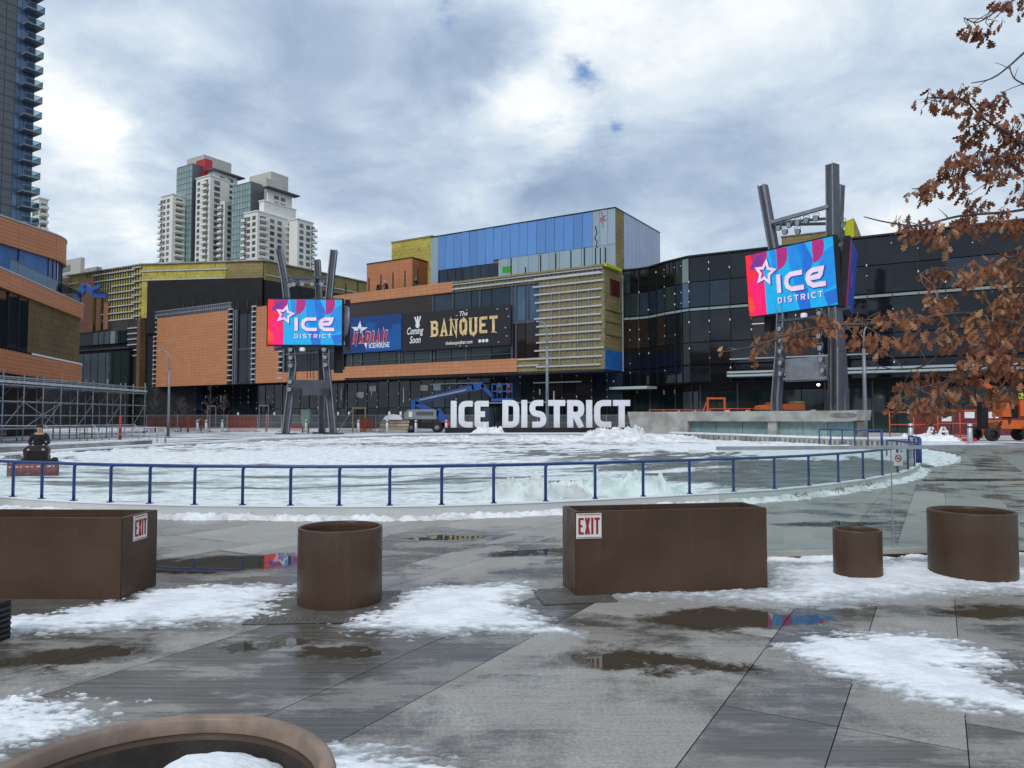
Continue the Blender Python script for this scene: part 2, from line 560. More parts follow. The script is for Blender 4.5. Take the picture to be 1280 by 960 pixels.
M['steel'] = mat('slate_steel', (.075, .085, .105), .45, .2, .15, 1.2)
M['steel_lt'] = mat('grey_steel', (.24, .26, .29), .45, .3, .15, 1.5)
M['galv'] = mat('galvanised', (.42, .44, .46), .4, .5, .15, 4)
M['tube'] = mat('scaffold_tube', (.27, .29, .31), .45, .4, .25, 3)
M['stud'] = mat('furring_metal', (.50, .52, .53), .45, .2, .12, 2)
M['mull'] = mat('mullion_dark', (.014, .015, .017), .4, .2, .2, 2)
M['clip'] = mat('clip_white', (.75, .76, .76), .5, 0, .1, 2)
M['spandrel'] = mat('spandrel_pale', (.36, .42, .42), .35, 0, .1, .5)
M['conc'] = mat('concrete_cast', (.34, .33, .305), .8, 0, .28, .8, .35, 18)
M['conc_dark'] = mat('concrete_stained', (.17, .165, .155), .8, 0, .3, 1.2, .35, 18)
M['kerb'] = mat('dasher_board', (.52, .54, .53), .5, 0, .08, .6)
M['rail_blue'] = mat('rail_blue_paint', (.013, .050, .19), .32, 0, .12, 3, spec=.5)
M['white'] = mat('white_paint', (.78, .79, .80), .45, 0, .04, 1.5)
M['letter'] = mat('letter_white', (.74, .76, .80), .5, 0, .05, 1)
M['offwhite'] = mat('stucco_white', (.78, .77, .71), .8, 0, .07, .05)
M['stucco2'] = mat('stucco_grey', (.50, .49, .45), .8, 0, .06, .05)
M['red'] = mat('red_paint', (.42, .02, .03), .5, 0, .1, 1)
M['darkred'] = mat('dark_red_paint', (.14, .016, .02), .45, 0, .3, 3)
M['maroon'] = mat('maroon_paint', (.03, .010, .010), .5, 0, .3, 4)
M['blade_red'] = mat('blade_red_worn', (.17, .03, .032), .65, 0, .5, 7)
M['louvre'] = mat('louvre_maroon', (.085, .02, .02), .5, 0, .15, 2)
M['blue_wrap'] = mat('blue_wrap', (.02, .15, .50), .5, 0, .15, .8)
M['lift_blue'] = mat('lift_blue', (.012, .075, .30), .4, 0, .15, 2)
M['lift_orange'] = mat('lift_orange', (.56, .105, .014), .45, 0, .12, 2)
M['lift_grey'] = mat('lift_grey', (.22, .25, .27), .5, 0, .12, 2)
M['rubber'] = mat('tyre_rubber', (.016, .016, .017), .85, 0, .25, 5, .2, 30)
M['safety'] = mat('safety_orange', (.62, .10, .02), .6, 0, .15, 3)
M['sign_red'] = mat('sign_red', (.30, .012, .02), .5, 0, .06, 6)
M['sign_white'] = mat('sign_plate', (.70, .70, .67), .5, 0, .06, 6)
M['wood'] = mat('timber', (.36, .26, .15), .75, 0, .2, 3)
M['tarp'] = mat('tarp_green', (.30, .30, .10), .7, 0, .2, 2)
M['green_bin'] = mat('green_bin', (.16, .24, .20), .55, 0, .1, 2)
M['bark'] = mat('bark', (.085, .075, .068), .9, 0, .35, 9, .6, 40)
M['stalk'] = mat('dry_stalk', (.10, .065, .04), .9, 0, .4, 12)
M['twig'] = mat('twig', (.16, .125, .11), .85, 0, .25, 12)
M['skin'] = mat('skin', (.48, .28, .20), .6, 0, .08, 6)
M['cloth_black'] = mat('cloth_black', (.012, .012, .014), .9, 0, .3, 6)
M['cloth_red'] = mat('cloth_red', (.22, .02, .03), .9, 0, .2, 6)
M['cloth_navy'] = mat('cloth_navy', (.03, .04, .07), .9, 0, .2, 6)
M['cloth_grey'] = mat('cloth_grey', (.10, .10, .11), .9, 0, .2, 6)
M['glove'] = mat('glove_pale', (.45, .42, .38), .9, 0, .15, 6)
M['hivis'] = mat('vest_yellow', (.55, .60, .06), .8, 0, .15, 6)
M['hair'] = mat('hair_dark', (.02, .015, .012), .8, 0, .2, 20)
M['board_navy'] = mat('billboard_navy', (.004, .045, .20), .45, 0, .2, .12)
M['board_mid'] = mat('billboard_blue', (.005, .085, .33), .45, 0, .1, .2)
M['board_black'] = mat('billboard_black', (.013, .013, .016), .5, 0, .2, .3)
M['gold'] = mat('letter_gold', (.72, .54, .27), .5, 0, .25, 2.5)
M['gold_edge'] = mat('letter_gold_edge', (.20, .085, .025), .5, 0, .15, 2)
M['crimson'] = mat('letter_crimson', (.42, .012, .04), .5, 0, .1, 1)
M['soil'] = mat('planter_soil', (.03, .025, .02), .95, 0, .4, 9, .8, 40)
M['brass'] = mat('brown_leaf', (.1, .05, .02))

def planter_mat():
    m, N, b = new_mat('planter_bronze')
    co = N.coord('Object')
    f = N.mapr(N.noise(co, 1.6, 5), .35, .68)
    c = N.mix(f, (.066, .038, .023), (.084, .051, .033))
    st = N.mapr(N.noise(N.coord('Object', scale=(7, 7, .7)), 1.0, 5, .65), .55, .75)
    c = N.mix(N.math('MULTIPLY', st, .3), c, (.115, .08, .058))
    sp = N.mapr(N.noise(co, 55, 2), .70, .78)
    c = N.mix(N.math('MULTIPLY', sp, .3), c, (.16, .13, .11))
    r = N.mapr(N.noise(co, 6, 4), .3, .7, .30, .48)
    setp(N, b, base=c, rough=r, spec=.28, metal=.05, normal=N.bump(N.noise(co, 45, 3), .06, .01))
    return m
M['planter'] = planter_mat()
M['planter_worn_sheen'] = mat('planter_rim_worn_sheen', (.215, .152, .112), .5, 0, .3, 7, .1, 40)  # worn rim, with sky sheen also painted into the lighter colour

def clear_glass(name, tint, ior=1.45, rough=.0, refl=(1, 1, 1)):
    m, N, b = new_mat(name)
    t = N.t
    t.nodes.remove(b)
    tr = N.n('ShaderNodeBsdfTransparent', inp={'Color': tint+(1,)})
    gl = N.n('ShaderNodeBsdfGlossy', inp={'Color': refl+(1,), 'Roughness': rough})
    f0 = ((ior-1)/(ior+1))**2
    fc = N.n('ShaderNodeLayerWeight', inp={'Blend': .5}).outputs['Facing']
    fr = N.math('MULTIPLY_ADD', N.math('POWER', fc, 5.0), 1-f0, f0, clamp=True)
    mx = N.n('ShaderNodeMixShader', inp={0: fr, 1: tr.outputs[0], 2: gl.outputs[0]})
    t.links.new(mx.outputs[0], t.nodes['Material Output'].inputs[0])
    return m
M['pane'] = clear_glass('rink_glass', (.945, .974, .966), 1.40)
M['pane2'] = clear_glass('fence_glass', (.895, .94, .92), 1.42)
M['pane_balcony'] = clear_glass('balcony_glass', (.55, .66, .72), 1.3, refl=(.6, .66, .72))

def mesh_mat(name, col, cell, wire):
    """netting: real open cells, seen through"""
    m, N, b = new_mat(name)
    t = N.t
    br = N.n('ShaderNodeTexBrick', offset=0.0, inp={'Vector': N.coord('UV'), 'Color1': (0,0,0,1), 'Color2': (0,0,0,1), 'Mortar': (1,1,1,1),
        'Scale': 1.0, 'Mortar Size': wire, 'Mortar Smooth': .0, 'Brick Width': cell, 'Row Height': cell})
    setp(N, b, base=col, rough=.6, alpha=br.outputs['Fac'])
    return m
M['chain'] = mesh_mat('chain_link', (.30, .31, .32), .07, .0045)
M['net'] = mesh_mat('orange_netting', (.34, .05, .022), .08, .009)

# glowing screen inks: a lit LED screen gives off its own light
def led(name, col, s=1.0):
    m, N, b = new_mat(name)
    sc = N.noise(N.coord('UV', scale=(1.1, .8, 1)), 1.5, 2)
    c = N.mix(N.mapr(sc, .35, .65), tuple(q*.9 for q in col), col)
    setp(N, b, base=(.01, .01, .01), rough=.5, emit=c, es=s)
    return m
for k, c in dict(cyan=(0, 175, 240), azure=(15, 140, 230), blue=(20, 110, 215), dimblue=(10, 42, 125), dimred=(125, 14, 45), redd=(250, 25, 60), pink=(255, 0, 115), plum=(175, 30, 125), violet=(120, 45, 150), ember=(250, 70, 50), glow=(238, 215, 250), ink=(25, 60, 150), deep=(12, 40, 150)).items():
    M['led_'+k] = led('screen_'+k, srgb(*c))
M['lamp_on'] = mat('lamp_lit', (.8, .8, .8), emit=(1, .95, .85), es=6)

# ---- paving: slabs with a shade of their own, wet in places, a few puddles
VDIR = (math.sin(R(29.5)), math.cos(R(29.5)))
def paving():
    m, N, b = new_mat('wet_paving')
    t = N.t
    at = N.n('ShaderNodeAttribute', attribute_name='shade').outputs['Fac']
    at2 = N.n('ShaderNodeAttribute', attribute_name='damp').outputs['Fac']
    co = N.coord('Object')
    sl = N.coord('Object', rot=(0, 0, R(29.5)))                 # slab axes
    grain = N.noise(co, 42, 6, .8)
    blot = N.noise(co, .9, 6, .62)
    fine = N.noise(co, 7, 5, .6)
    dry = N.mix(at, (.24, .225, .20), (.39, .365, .32))
    dry = N.mix(N.mapr(grain, .42, .64, 0, .5), dry, (.11, .10, .088))
    comb = N.noise(N.coord('Object', rot=(0, 0, R(29.5)), scale=(.8, 30, 1)), 1.0, 4, .65)
    dry = N.mix(N.mapr(comb, .48, .66, 0, .28), dry, (.13, .12, .105))
    frost = N.math('MULTIPLY', N.mapr(N.noise(co, 1.5, 6, .65), .48, .64), N.mapr(N.noise(co, 34, 5, .8), .47, .58))
    dry = N.mix(N.math('MULTIPLY', frost, .6), dry, (.47, .47, .46))
    dry = N.mix(N.mapr(fine, .45, .7, 0, .5), dry, (.33, .315, .285))
    wet0 = N.mapr(N.math('ADD', N.math('MULTIPLY', blot, 1.0), N.math('MULTIPLY_ADD', at2, .5, N.math('MULTIPLY_ADD', grain, .22, N.math('MULTIPLY', fine, .20)))), .79, .97)
    streak = N.noise(N.coord('Object', rot=(0, 0, R(22)), scale=(.6, 1.7, 1)), 1.3, 7, .68)
    wet = N.math('MULTIPLY', wet0, N.mapr(streak, .38, .52), clamp=True)
    wet = N.math('MAXIMUM', wet, N.math('MULTIPLY', wet0, .35))
    # puddles
    pud = None
    geo = N.n('ShaderNodeNewGeometry').outputs['Position']
    wob = N.n('ShaderNodeTexNoise', inp={'Vector': geo, 'Scale': 2.6, 'Detail': 9.0, 'Roughness': .74})
    wv = N.n('ShaderNodeVectorMath', operation='SUBTRACT', inp={0: wob.outputs['Color'], 1: (.5, .5, .5)})
    wv2 = N.n('ShaderNodeVectorMath', operation='SCALE', inp={0: wv.outputs[0], 'Scale': 1.05})
    pos = N.n('ShaderNodeVectorMath', operation='ADD', inp={0: geo, 1: wv2.outputs[0]}).outputs[0]
    for (px, py, rx, ry, a) in PUDDLES:
        c = G(px, py)
        mp = N.n('ShaderNodeMapping', vector_type='TEXTURE', inp={'Vector': pos, 'Location': (c.x, c.y, 0), 'Rotation': (0, 0, R(a)), 'Scale': (rx, ry, 1e3)})
        ln = N.n('ShaderNodeVectorMath', operation='LENGTH', inp={0: mp.outputs[0]}).outputs['Value']
        k = N.mapr(ln, .58, 1.0, 1, 0)
        pud = k if pud is None else N.math('MAXIMUM', pud, k)
    wetc = N.mix(at, (.076, .071, .064), (.118, .108, .094))
    wetc = N.mix(N.mapr(comb, .42, .60, 0, .6), wetc, (.034, .032, .029))
    wetc = N.mix(N.mapr(grain, .54, .68, 0, .28), wetc, (.15, .14, .125))
    c = N.mix(wet, dry, wetc)
    c = N.mix(pud, c, (.050, .041, .028))
    lines = N.noise(N.coord('Object', rot=(0, 0, R(29.5)), scale=(1.0, 38, 1)), 1.0, 3, .6)
    rough = N.mapr(wet, 0, 1, .42, .08, smooth=False)
    rough = N.math('ADD', rough, N.mapr(grain, .35, .65, -.05, .12))
    rough = N.math('MULTIPLY', rough, N.math('SUBTRACT', 1.0, N.math('MULTIPLY', pud, .95)), clamp=True)
    h = N.math('ADD', N.math('MULTIPLY', lines, 1.0), N.math('MULTIPLY', grain, .5))
    h = N.math('MULTIPLY', h, N.math('SUBTRACT', 1.0, pud))
    setp(N, b, base=c, rough=rough, spec=.5, normal=N.bump(h, .26, .010))
    return m
PUDDLES = [(905, 772, 1.0, .42, 8), (800, 826, .75, .26, -5), (905, 835, .35, .15, 0), (108, 818, .75, .25, 6), (425, 815, .45, .22, 4), (270, 705, 1.5, .75, 10),
           (345, 700, .8, .5, 0), (1240, 765, .7, .3, 0), (330, 805, .5, .2, 20), (1010, 775, .45, .2, 0), (700, 690, 1.3, .35, 10),
           (1040, 655, 1.3, .35, 5), (560, 672, .9, .3, 12), (1215, 600, 2.2, .6, 5), (60, 830, .5, .15, 4), (850, 700, 1.2, .4, 0)]
M['paving'] = paving()
M['grate'] = mat('iron_grate', (.10, .09, .078), .6, 0, .2, 5)
M['joint'] = mat('joint_dark', (.045, .042, .040), .6, 0, .2, 2)

def rink_mat():
    """churned snow on ice: scraped arcs where the wet ice shows"""
    m, N, b = new_mat('rink_snow')
    geo = N.n('ShaderNodeNewGeometry').outputs['Position']
    sp = N.n('ShaderNodeSeparateXYZ', inp={0: geo})
    dx = N.math('ADD', sp.outputs[0], 9.0); dy = N.math('SUBTRACT', sp.outputs[1], 46.0)
    r = N.math('SQRT', N.math('ADD', N.math('MULTIPLY', dx, dx), N.math('MULTIPLY', N.math('MULTIPLY', dy, dy), .75)))
    th = N.math('ARCTAN2', dy, dx)
    wob = N.noise(geo, .16, 3)
    v = N.n('ShaderNodeCombineXYZ', inp={0: N.math('MULTIPLY_ADD', wob, 1.6, N.math('MULTIPLY', r, .55)), 1: N.math('MULTIPLY', th, 3.2), 2: 0.0}).outputs[0]
    s1 = N.noise(v, 1.9, 7, .66)
    s2 = N.noise(v, .55, 4, .6)
    at = N.n('ShaderNodeAttribute', attribute_name='bare').outputs['Fac']
    k = N.math('ADD', N.math('MULTIPLY', s1, 1.35), N.math('MULTIPLY_ADD', s2, .5, N.math('MULTIPLY', at, .50)))
    bare = N.mapr(k, .94, 1.16)
    speck = N.noise(geo, 3.2, 6, .7)
    snow = N.mix(N.mapr(speck, .38, .54), (.56, .58, .58), (.84, .85, .86))  # shade of the furrow gaps painted into the snow colour
    ice = N.mix(N.mapr(N.noise(geo, 1.2, 5), .35, .65), (.085, .092, .09), (.20, .215, .21))
    c = N.mix(bare, snow, ice)
    rough = N.mapr(bare, 0, 1, .8, .24)
    h = N.math('ADD', N.math('MULTIPLY', s1, .8), N.math('MULTIPLY', speck, .5))
    setp(N, b, base=c, rough=rough, spec=.4, normal=N.bump(h, .5, .12))
    return m
M['rink'] = rink_mat()
def far_ground():
    m, N, b = new_mat('far_ground')
    co = N.coord('Object')
    f = N.mapr(N.noise(N.coord('Object', scale=(.35, 1, 1)), .45, 6, .62), .40, .54)
    g = N.noise(co, 2.5, 5)
    sn = N.mix(N.mapr(g, .35, .6), (.56, .57, .58), (.84, .85, .86))
    c = N.mix(f, (.10, .098, .095), sn)
    setp(N, b, base=c, rough=N.mapr(f, 0, 1, .35, .8), normal=N.bump(g, .5, .08))
    return m
M['farground'] = far_ground()
M['asphalt'] = mat('asphalt_wet', (.06, .06, .062), .5, 0, .25, .3)

def leaf_mat():
    m, N, b = new_mat('oak_leaf_brown')
    at = N.n('ShaderNodeAttribute', attribute_name='tint').outputs['Fac']  # leaf tone; backlit clusters are painted darker
    c = N.mix(N.mapr(at, 0, .55), (.17, .060, .038), (.35, .15, .075))
    c = N.mix(N.mapr(at, .6, 1.0), c, (.58, .34, .18))
    c = N.mix(N.mapr(N.noise(N.coord('Object'), 30, 4), .4, .7, 0, .35), c, (.09, .035, .02))
    setp(N, b, base=c, rough=.6, spec=.25)
    tl = N.n('ShaderNodeBsdfTranslucent', inp={'Color': c})
    mx = N.n('ShaderNodeMixShader', inp={0: .28, 1: b.outputs[0], 2: tl.outputs[0]})
    N.t.links.new(mx.outputs[0], N.t.nodes['Material Output'].inputs[0])
    return m
M['leaf'] = leaf_mat()
# ------------------------------------------------------------------ camera, sky, sun
cam = bpy.data.cameras.new('camera'); camo = bpy.data.objects.new('camera', cam); COL.objects.link(camo)
cam.sensor_width = 36; cam.lens = F / 1280 * 36; cam.clip_end = 6000; cam.clip_start = .05
camo.location = (0, 0, EYE); camo.rotation_euler = (R(90) + PITCH, 0, 0)
scene.camera = camo
vs_ = scene.view_settings
vs_.view_transform = 'Standard'; vs_.look = 'None'; vs_.exposure = 0.0; vs_.gamma = 1.0; vs_.use_curve_mapping = False

SUN_AZ, SUN_EL = 205.0, 42.0     # degrees clockwise from +Y: behind and a little left of the viewer
def sun():
    l = bpy.data.lights.new('sun', 'SUN'); l.energy = 1.5; l.angle = R(14); l.color = (1, .955, .90)
    o = bpy.data.objects.new('sun', l); COL.objects.link(o)
    d = Vector((math.sin(R(SUN_AZ))*math.cos(R(SUN_EL)), math.cos(R(SUN_AZ))*math.cos(R(SUN_EL)), math.sin(R(SUN_EL))))
    o.rotation_euler = d.to_track_quat('Z', 'Y').to_euler()
sun()

def world():
    w = bpy.data.worlds.new('World'); scene.world = w; w.use_nodes = True
    t = w.node_tree; N = NT(t)
    bg = t.nodes['Background']
    sky = N.n('ShaderNodeTexSky', sky_type='NISHITA', sun_disc=False, sun_elevation=R(SUN_EL), sun_rotation=R(SUN_AZ), altitude=650.0)
    tc = N.n('ShaderNodeTexCoord').outputs['Generated']
    nrm = N.n('ShaderNodeVectorMath', operation='NORMALIZE', inp={0: tc}).outputs[0]
    sp = N.n('ShaderNodeSeparateXYZ', inp={0: nrm})
    z = N.math('MAXIMUM', N.math('ADD', sp.outputs[2], .24), .03)
    px = N.math('DIVIDE', sp.outputs[0], z); py = N.math('DIVIDE', sp.outputs[1], z)
    v = N.n('ShaderNodeCombineXYZ', inp={0: px, 1: N.math('MULTIPLY', py, 1.0), 2: .37}).outputs[0]
    n1 = N.noise(v, 1.25, 7, .52, .35)
    n2 = N.noise(v, 3.3, 8, .60, .4)
    v2 = N.n('ShaderNodeMapping', inp={'Vector': v, 'Location': (3.3, 1.7, 2.1)}).outputs[0]
    n3 = N.noise(v2, .55, 4, .5)
    # cloud body: brighter and darker masses
    body = N.math('ADD', N.math('MULTIPLY', n1, .70), N.math('ADD', N.math('MULTIPLY', n2, .52), N.math('MULTIPLY', n3, .25)))
    wn = N.n('ShaderNodeTexNoise', inp={'Vector': v, 'Scale': 2.6, 'Detail': 6.0, 'Roughness': .6}).outputs['Color']
    wv = N.n('ShaderNodeVectorMath', operation='SUBTRACT', inp={0: wn, 1: (.5, .5, .5)}).outputs[0]
    wv = N.n('ShaderNodeVectorMath', operation='SCALE', inp={0: wv, 'Scale': .22}).outputs[0]
    dd = N.n('ShaderNodeVectorMath', operation='ADD', inp={0: nrm, 1: wv}).outputs[0]
    def blob(px_, py_, rad, soft):
        r_ = ray(px_, py_).normalized()
        c = N.n('ShaderNodeVectorMath', operation='DISTANCE', inp={0: dd, 1: tuple(r_)}).outputs['Value']
        return N.mapr(c, rad, rad*soft, 0, 1)
    acc = body
    for (bx_, by_, rad, amt) in CLOUDS:
        acc = N.math('MULTIPLY_ADD', blob(bx_, by_, rad, .1), amt*.8, acc)
    ramp = N.n('ShaderNodeValToRGB', inp={0: N.mapr(acc, .50, .98, 0, 1, smooth=False)})
    cr = ramp.color_ramp
    cr.elements[0].position = 0.0; cr.elements[0].color = (2.9, 3.9, 5.5, 1)
    cr.elements[1].position = 1.0; cr.elements[1].color = (10.5, 10.7, 10.8, 1)
    for p_, c_ in ((.26, (4.1, 5.2, 6.8)), (.48, (5.5, 6.6, 8.0)), (.68, (7.3, 8.2, 9.1)), (.84, (9.2, 9.7, 10.1))):
        e = cr.elements.new(p_); e.color = c_ + (1,)
    cloud = ramp.outputs[0]
    # overhead and behind the viewer the layer is a little thinner and brighter
    up = N.mapr(sp.outputs[2], .45, .95, 1.0, 1.25)
    upc = N.n('ShaderNodeCombineColor', inp={0: up, 1: up, 2: up})
    cloud = N.mix(1.0, cloud, upc.outputs[0], 'MULTIPLY')
    hole = None
    for (bx_, by_, rad) in HOLES:
        h = blob(bx_, by_, rad, .1)
        hole = h if hole is None else N.math('MAXIMUM', hole, h)
    gap = N.math('MULTIPLY', N.math('MULTIPLY', hole, .95), N.mapr(n2, .44, .54, 1, .1))
    blue = N.mix(.8, sky.outputs[0], (1.2, 2.9, 6.2))
    c = N.mix(gap, cloud, blue)
    # below the horizon: dim ground
    c = N.mix(N.mapr(sp.outputs[2], -.02, .0), (1.0, 1.0, 1.0), c)
    t.links.new(c, bg.inputs[0]); bg.inputs[1].default_value = .1
CLOUDS = [(120, 110, .14, .22), (60, 190, .12, .20), (230, 70, .10, .16), (170, 20, .16, -.12), (310, 120, .15, -.10), (420, 70, .2, -.02), (560, 90, .13, -.20), (620, 40, .10, -.16),
          (690, 130, .10, .16), (650, 160, .09, .14), (790, 90, .14, .10), (880, 40, .14, .05), (960, 60, .16, .02), (730, 230, .13, -.16), (800, 200, .1, -.05), (920, 230, .2, -.10), (1050, 170, .2, -.02),
          (450, 240, .16, -.06), (340, 190, .1, .12), (600, 210, .12, .08), (130, 270, .14, .10), (1100, 280, .14, .04), (380, 30, .12, -.06), (500, 180, .12, .05), (860, 270, .1, .06), (1150, 60, .2, .03)]
HOLES = [(711, 64, .034), (723, 98, .036), (640, 45, .03), (765, 148, .022), (872, 30, .022), (545, 20, .03)]
world()

# ------------------------------------------------------------------ ground
def struct(o, label=None):
    o['kind'] = 'structure'
    return o
mb = MB(); mb.poly([(-3000, -200, -.03), (3000, -200, -.03), (3000, 5500, -.03), (-3000, 5500, -.03)])
struct(mb.build('ground', M['joint']))
mb = MB(); mb.poly([(-260, 88, -.012), (260, 88, -.012), (260, 700, -.012), (-260, 700, -.012)])
struct(mb.build('road', M['asphalt']))

def slabs():
    """the plaza: strips of concrete slabs running away to the right, open joints between them"""
    known = [-4.96, -3.47, -2.86, -1.18, -.53, .10, 1.15, 2.35]
    offs = list(known)
    while offs[0] > -62: offs.insert(0, offs[0] - random.choice((.62, 1.5, 1.65, .6, 1.55, 1.7)))
    while offs[-1] < 50: offs.append(offs[-1] + random.choice((.65, 1.2, 1.6, 1.7, .62)))
    vx, vy = VDIR; nx, ny = vy, -vx
    V, Fc, sh, dm = [], [], [], []
    g = .0032
    for a, b_ in zip(offs[:-1], offs[1:]):
        t = -14 + random.uniform(0, 2)
        strip = random.uniform(0, .5)
        while t < 96:
            L = random.uniform(2.8, 6.0)
            if abs(a + 1.18) < .01 or abs(a + .53) < .01:
                if t < 4.69 < t + L: L = 4.69 - t if 4.69 - t > .8 else L
            t2 = t + L
            q = []
            for n_, tt in ((a+g, t+g), (b_-g, t+g), (b_-g, t2-g), (a+g, t2-g)):
                q.append((n_*nx + tt*vx, n_*ny + tt*vy, 0))
            t = t2
            if max(p[1] for p in q) < .2 or min(p[1] for p in q) > 78 or abs(q[0][0]) > 55: continue
            i = len(V); V += q; Fc.append((i, i+1, i+2, i+3))
            tm = t2 - L/2
            sh.append(min(1, strip + random.uniform(0, .6))); dm.append(random.uniform(.0, .5) + (.22 if tm < 7.5 else (.0 if tm < 9 else -.10)))
    me = bpy.data.meshes.new('plaza_paving'); me.from_pydata(V, [], Fc); me.materials.append(M['paving'])
    a1 = me.attributes.new('shade', 'FLOAT', 'FACE'); a1.data.foreach_set('value', sh)
    a2 = me.attributes.new('damp', 'FLOAT', 'FACE'); a2.data.foreach_set('value', dm)
    me.update()
    o = bpy.data.objects.new('plaza_paving', me); COL.objects.link(o); struct(o)
slabs()

# ------------------------------------------------------------------ rink outline
def gz(px, py, z): return G(px, py, z)
POSTS_PX = [(16,622),(52,624.5),(92,627),(138,629),(187,630.5),(243,632),(303,632.5),(363,633),(424,633.2),(487,633),(552,632),(617,630),(682,627.5),(744,624.5),(804,621.5),
            (862,618.3),(917,615.3),(968,612),(1011,608),(1048,603.6),(1079,599.5),(1103,595),(1122,591.5),(1135,587.5),(1143,583.5),(1147,579)]
POSTS = [gz(x, y, .21) for x, y in POSTS_PX]
near = [(p.x, p.y) for p in POSTS]
left = [(-11.6, 15.6), (-14.4, 17.4), (-17.2, 20), (-19.6, 23.2), (-21.3, 27), (-21.9, 31.5)]
far = [(-21.3, 38), (-20.3, 44), (-18, 52), (-14.5, 60), (-9, 66.5), (-2, 70.5), (6, 71), (11, 68), (14, 61), (18.4, 51), (21.3, 43), (20.5, 36), (17.8, 30)]
RINK = list(reversed(left)) + near + list(reversed(far))
def densify(P, n=4):
    out = []
    for i in range(len(P)):
        p0, p1, p2, p3 = [Vector(P[(i+k) % len(P)]) for k in (-1, 0, 1, 2)]
        for k in range(n):
            t = k/n
            q = .5*((2*p1) + (p2-p0)*t + (2*p0-5*p1+4*p2-p3)*t*t + (3*p1-p0-3*p2+p3)*t**3)
            out.append((q.x, q.y))
    return out
RINKD = densify(RINK, 3)

def rink_surface():
    # rows get coarser with distance
    ys = [12.2]
    while ys[-1] < 72: ys.append(ys[-1] + .0048*ys[-1])
    xs = np.arange(-23.5, 23, .09)
    X, Y = np.meshgrid(xs, np.array(ys))
    sd = sdist(X, Y, RINKD)
    dx, dy = X + 9, (Y - 46)*.87
    r = np.hypot(dx, dy); th = np.arctan2(dy, dx)
    rut = fbm(r*1.1 + fbm(X*.16, Y*.16, 3, 3)*3, th*6, 4, 7)
    cl = fbm(X*1.3, Y*1.3, 5, 21, .6)
    nearmask = np.exp(-np.clip(sd, 0, 99)/1.5)
    H = .015 + .12*np.clip(rut - .45, 0, 1) + .05*np.clip(cl - .45, 0, 1)*(.4 + nearmask) + .20*nearmask*np.clip(cl - .38, 0, 1) + .16*np.exp(-np.clip(sd, 0, 99)/.5)*np.clip(fbm(X*4, Y*4, 4, 71) - .35, 0, 1) + .03*(fbm(X*2.0, Y*5, 3, 73)-.5)*(Y < 30)
    H = np.where(sd > -.05, H, -1.0)
    o = heightmesh('rink_surface', X, Y, H, M['rink'], floor=-.5)
    me = o.data
    co = np.empty(len(me.vertices)*3); me.vertices.foreach_get('co', co); co = co.reshape(-1, 3)
    def bare_at(px, py, rx, ry):
        c = G(px, py); return np.exp(-(((co[:,0]-c.x)/rx)**2 + ((co[:,1]-c.y)/ry)**2))
    bare = np.zeros(len(co))
    for q in ((940, 598, 3.0, 2.6, 1.15), (1060, 585, 3.0, 4, 1.0), (870, 578, 4.5, 4, .55), (600, 555, 9, 4, .35), (760, 568, 6, 4, .45), (380, 566, 7, 4.5, -.5), (300, 572, 5, 3, -.35), (200, 592, 4, 3, .28), (560, 600, 3.5, 2, .30),
              (450, 596, 3, 2, .1), (860, 590, 1.5, .9, -.2), (100, 606, 3, 2, .18), (330, 600, 3, 2, .2), (250, 563, 6, 3, .35), (980, 561, 6, 6, -.45), (700, 590, 2, 1.5, .1)):
        bare += q[4]*bare_at(*q[:4])
    bare += .45*(fbm(co[:,0]*.22, co[:,1]*.35, 3, 55) - .5)
    a = me.attributes.new('bare', 'FLOAT', 'POINT'); a.data.foreach_set('value', bare)
    struct(o)
rink_surface()

def snow_patch(name, polypx, res, k=.12, hmax=.042, n1=.25, n2=.12, seed=0, mat='snow_thin', lump=.008, f1=1.6, f2=9.0, world=None, pad=.5, kind='stuff', base=0.0, edge=.0):
    P = world if world is not None else [(G(x, y).x, G(x, y).y) for x, y in polypx]
    xs = [p[0] for p in P]; ys = [p[1] for p in P]
    rx, ry = res if isinstance(res, tuple) else (res, res)
    X, Y = np.meshgrid(np.arange(min(xs)-pad, max(xs)+pad, rx), np.arange(min(ys)-pad, max(ys)+pad, ry))
    sd = sdist(X, Y, P)
    a = fbm(X*f1, Y*f1*1.2, 4, seed) - .5
    b_ = fbm(X*f2*.6, Y*f2*1.5, 4, seed+9, .6) - .5
    c_ = fbm(X*f2*2.2, Y*f2*3.6, 3, seed+17, .6) - .5
    e = sd + n1*2*a + n2*2.4*b_ + n2*2.2*c_ + edge
    H = np.clip(e*k, -.03, None)
    H = np.where(H > 0, hmax*(1 - np.exp(-H/hmax)), H)
    H = H + np.where(e > 0, lump*(fbm(X*f1*2.2, Y*f1*2.2, 4, seed+31) - .4)*np.clip(e*5, 0, 1), 0)
    D = np.zeros_like(H)
    rs = np.random.default_rng(seed+3)
    for _ in range(int(8*(max(xs)-min(xs)))):
        cx, cy, a_ = rs.uniform(min(xs), max(xs)), rs.uniform(min(ys), max(ys)), rs.uniform(0, 3.1)
        u = (X-cx)*np.cos(a_) + (Y-cy)*np.sin(a_); w_ = -(X-cx)*np.sin(a_) + (Y-cy)*np.cos(a_)
        D += np.exp(-((u/rs.uniform(.05, .16))**2 + (w_/rs.uniform(.03, .07))**2))*rs.uniform(.2, .8)
    H = np.where(H > 0, H*(1 - .5*np.clip(D, 0, 1)), H)
    o = heightmesh(name, X, Y, H, M[mat], base=base)
    zz = np.empty(len(o.data.vertices)*3); o.data.vertices.foreach_get('co', zz)
    at = o.data.attributes.new('thick', 'FLOAT', 'POINT'); at.data.foreach_set('value', np.clip((zz[2::3]-base)/hmax, 0, 1))
    o['kind'] = kind
    return o

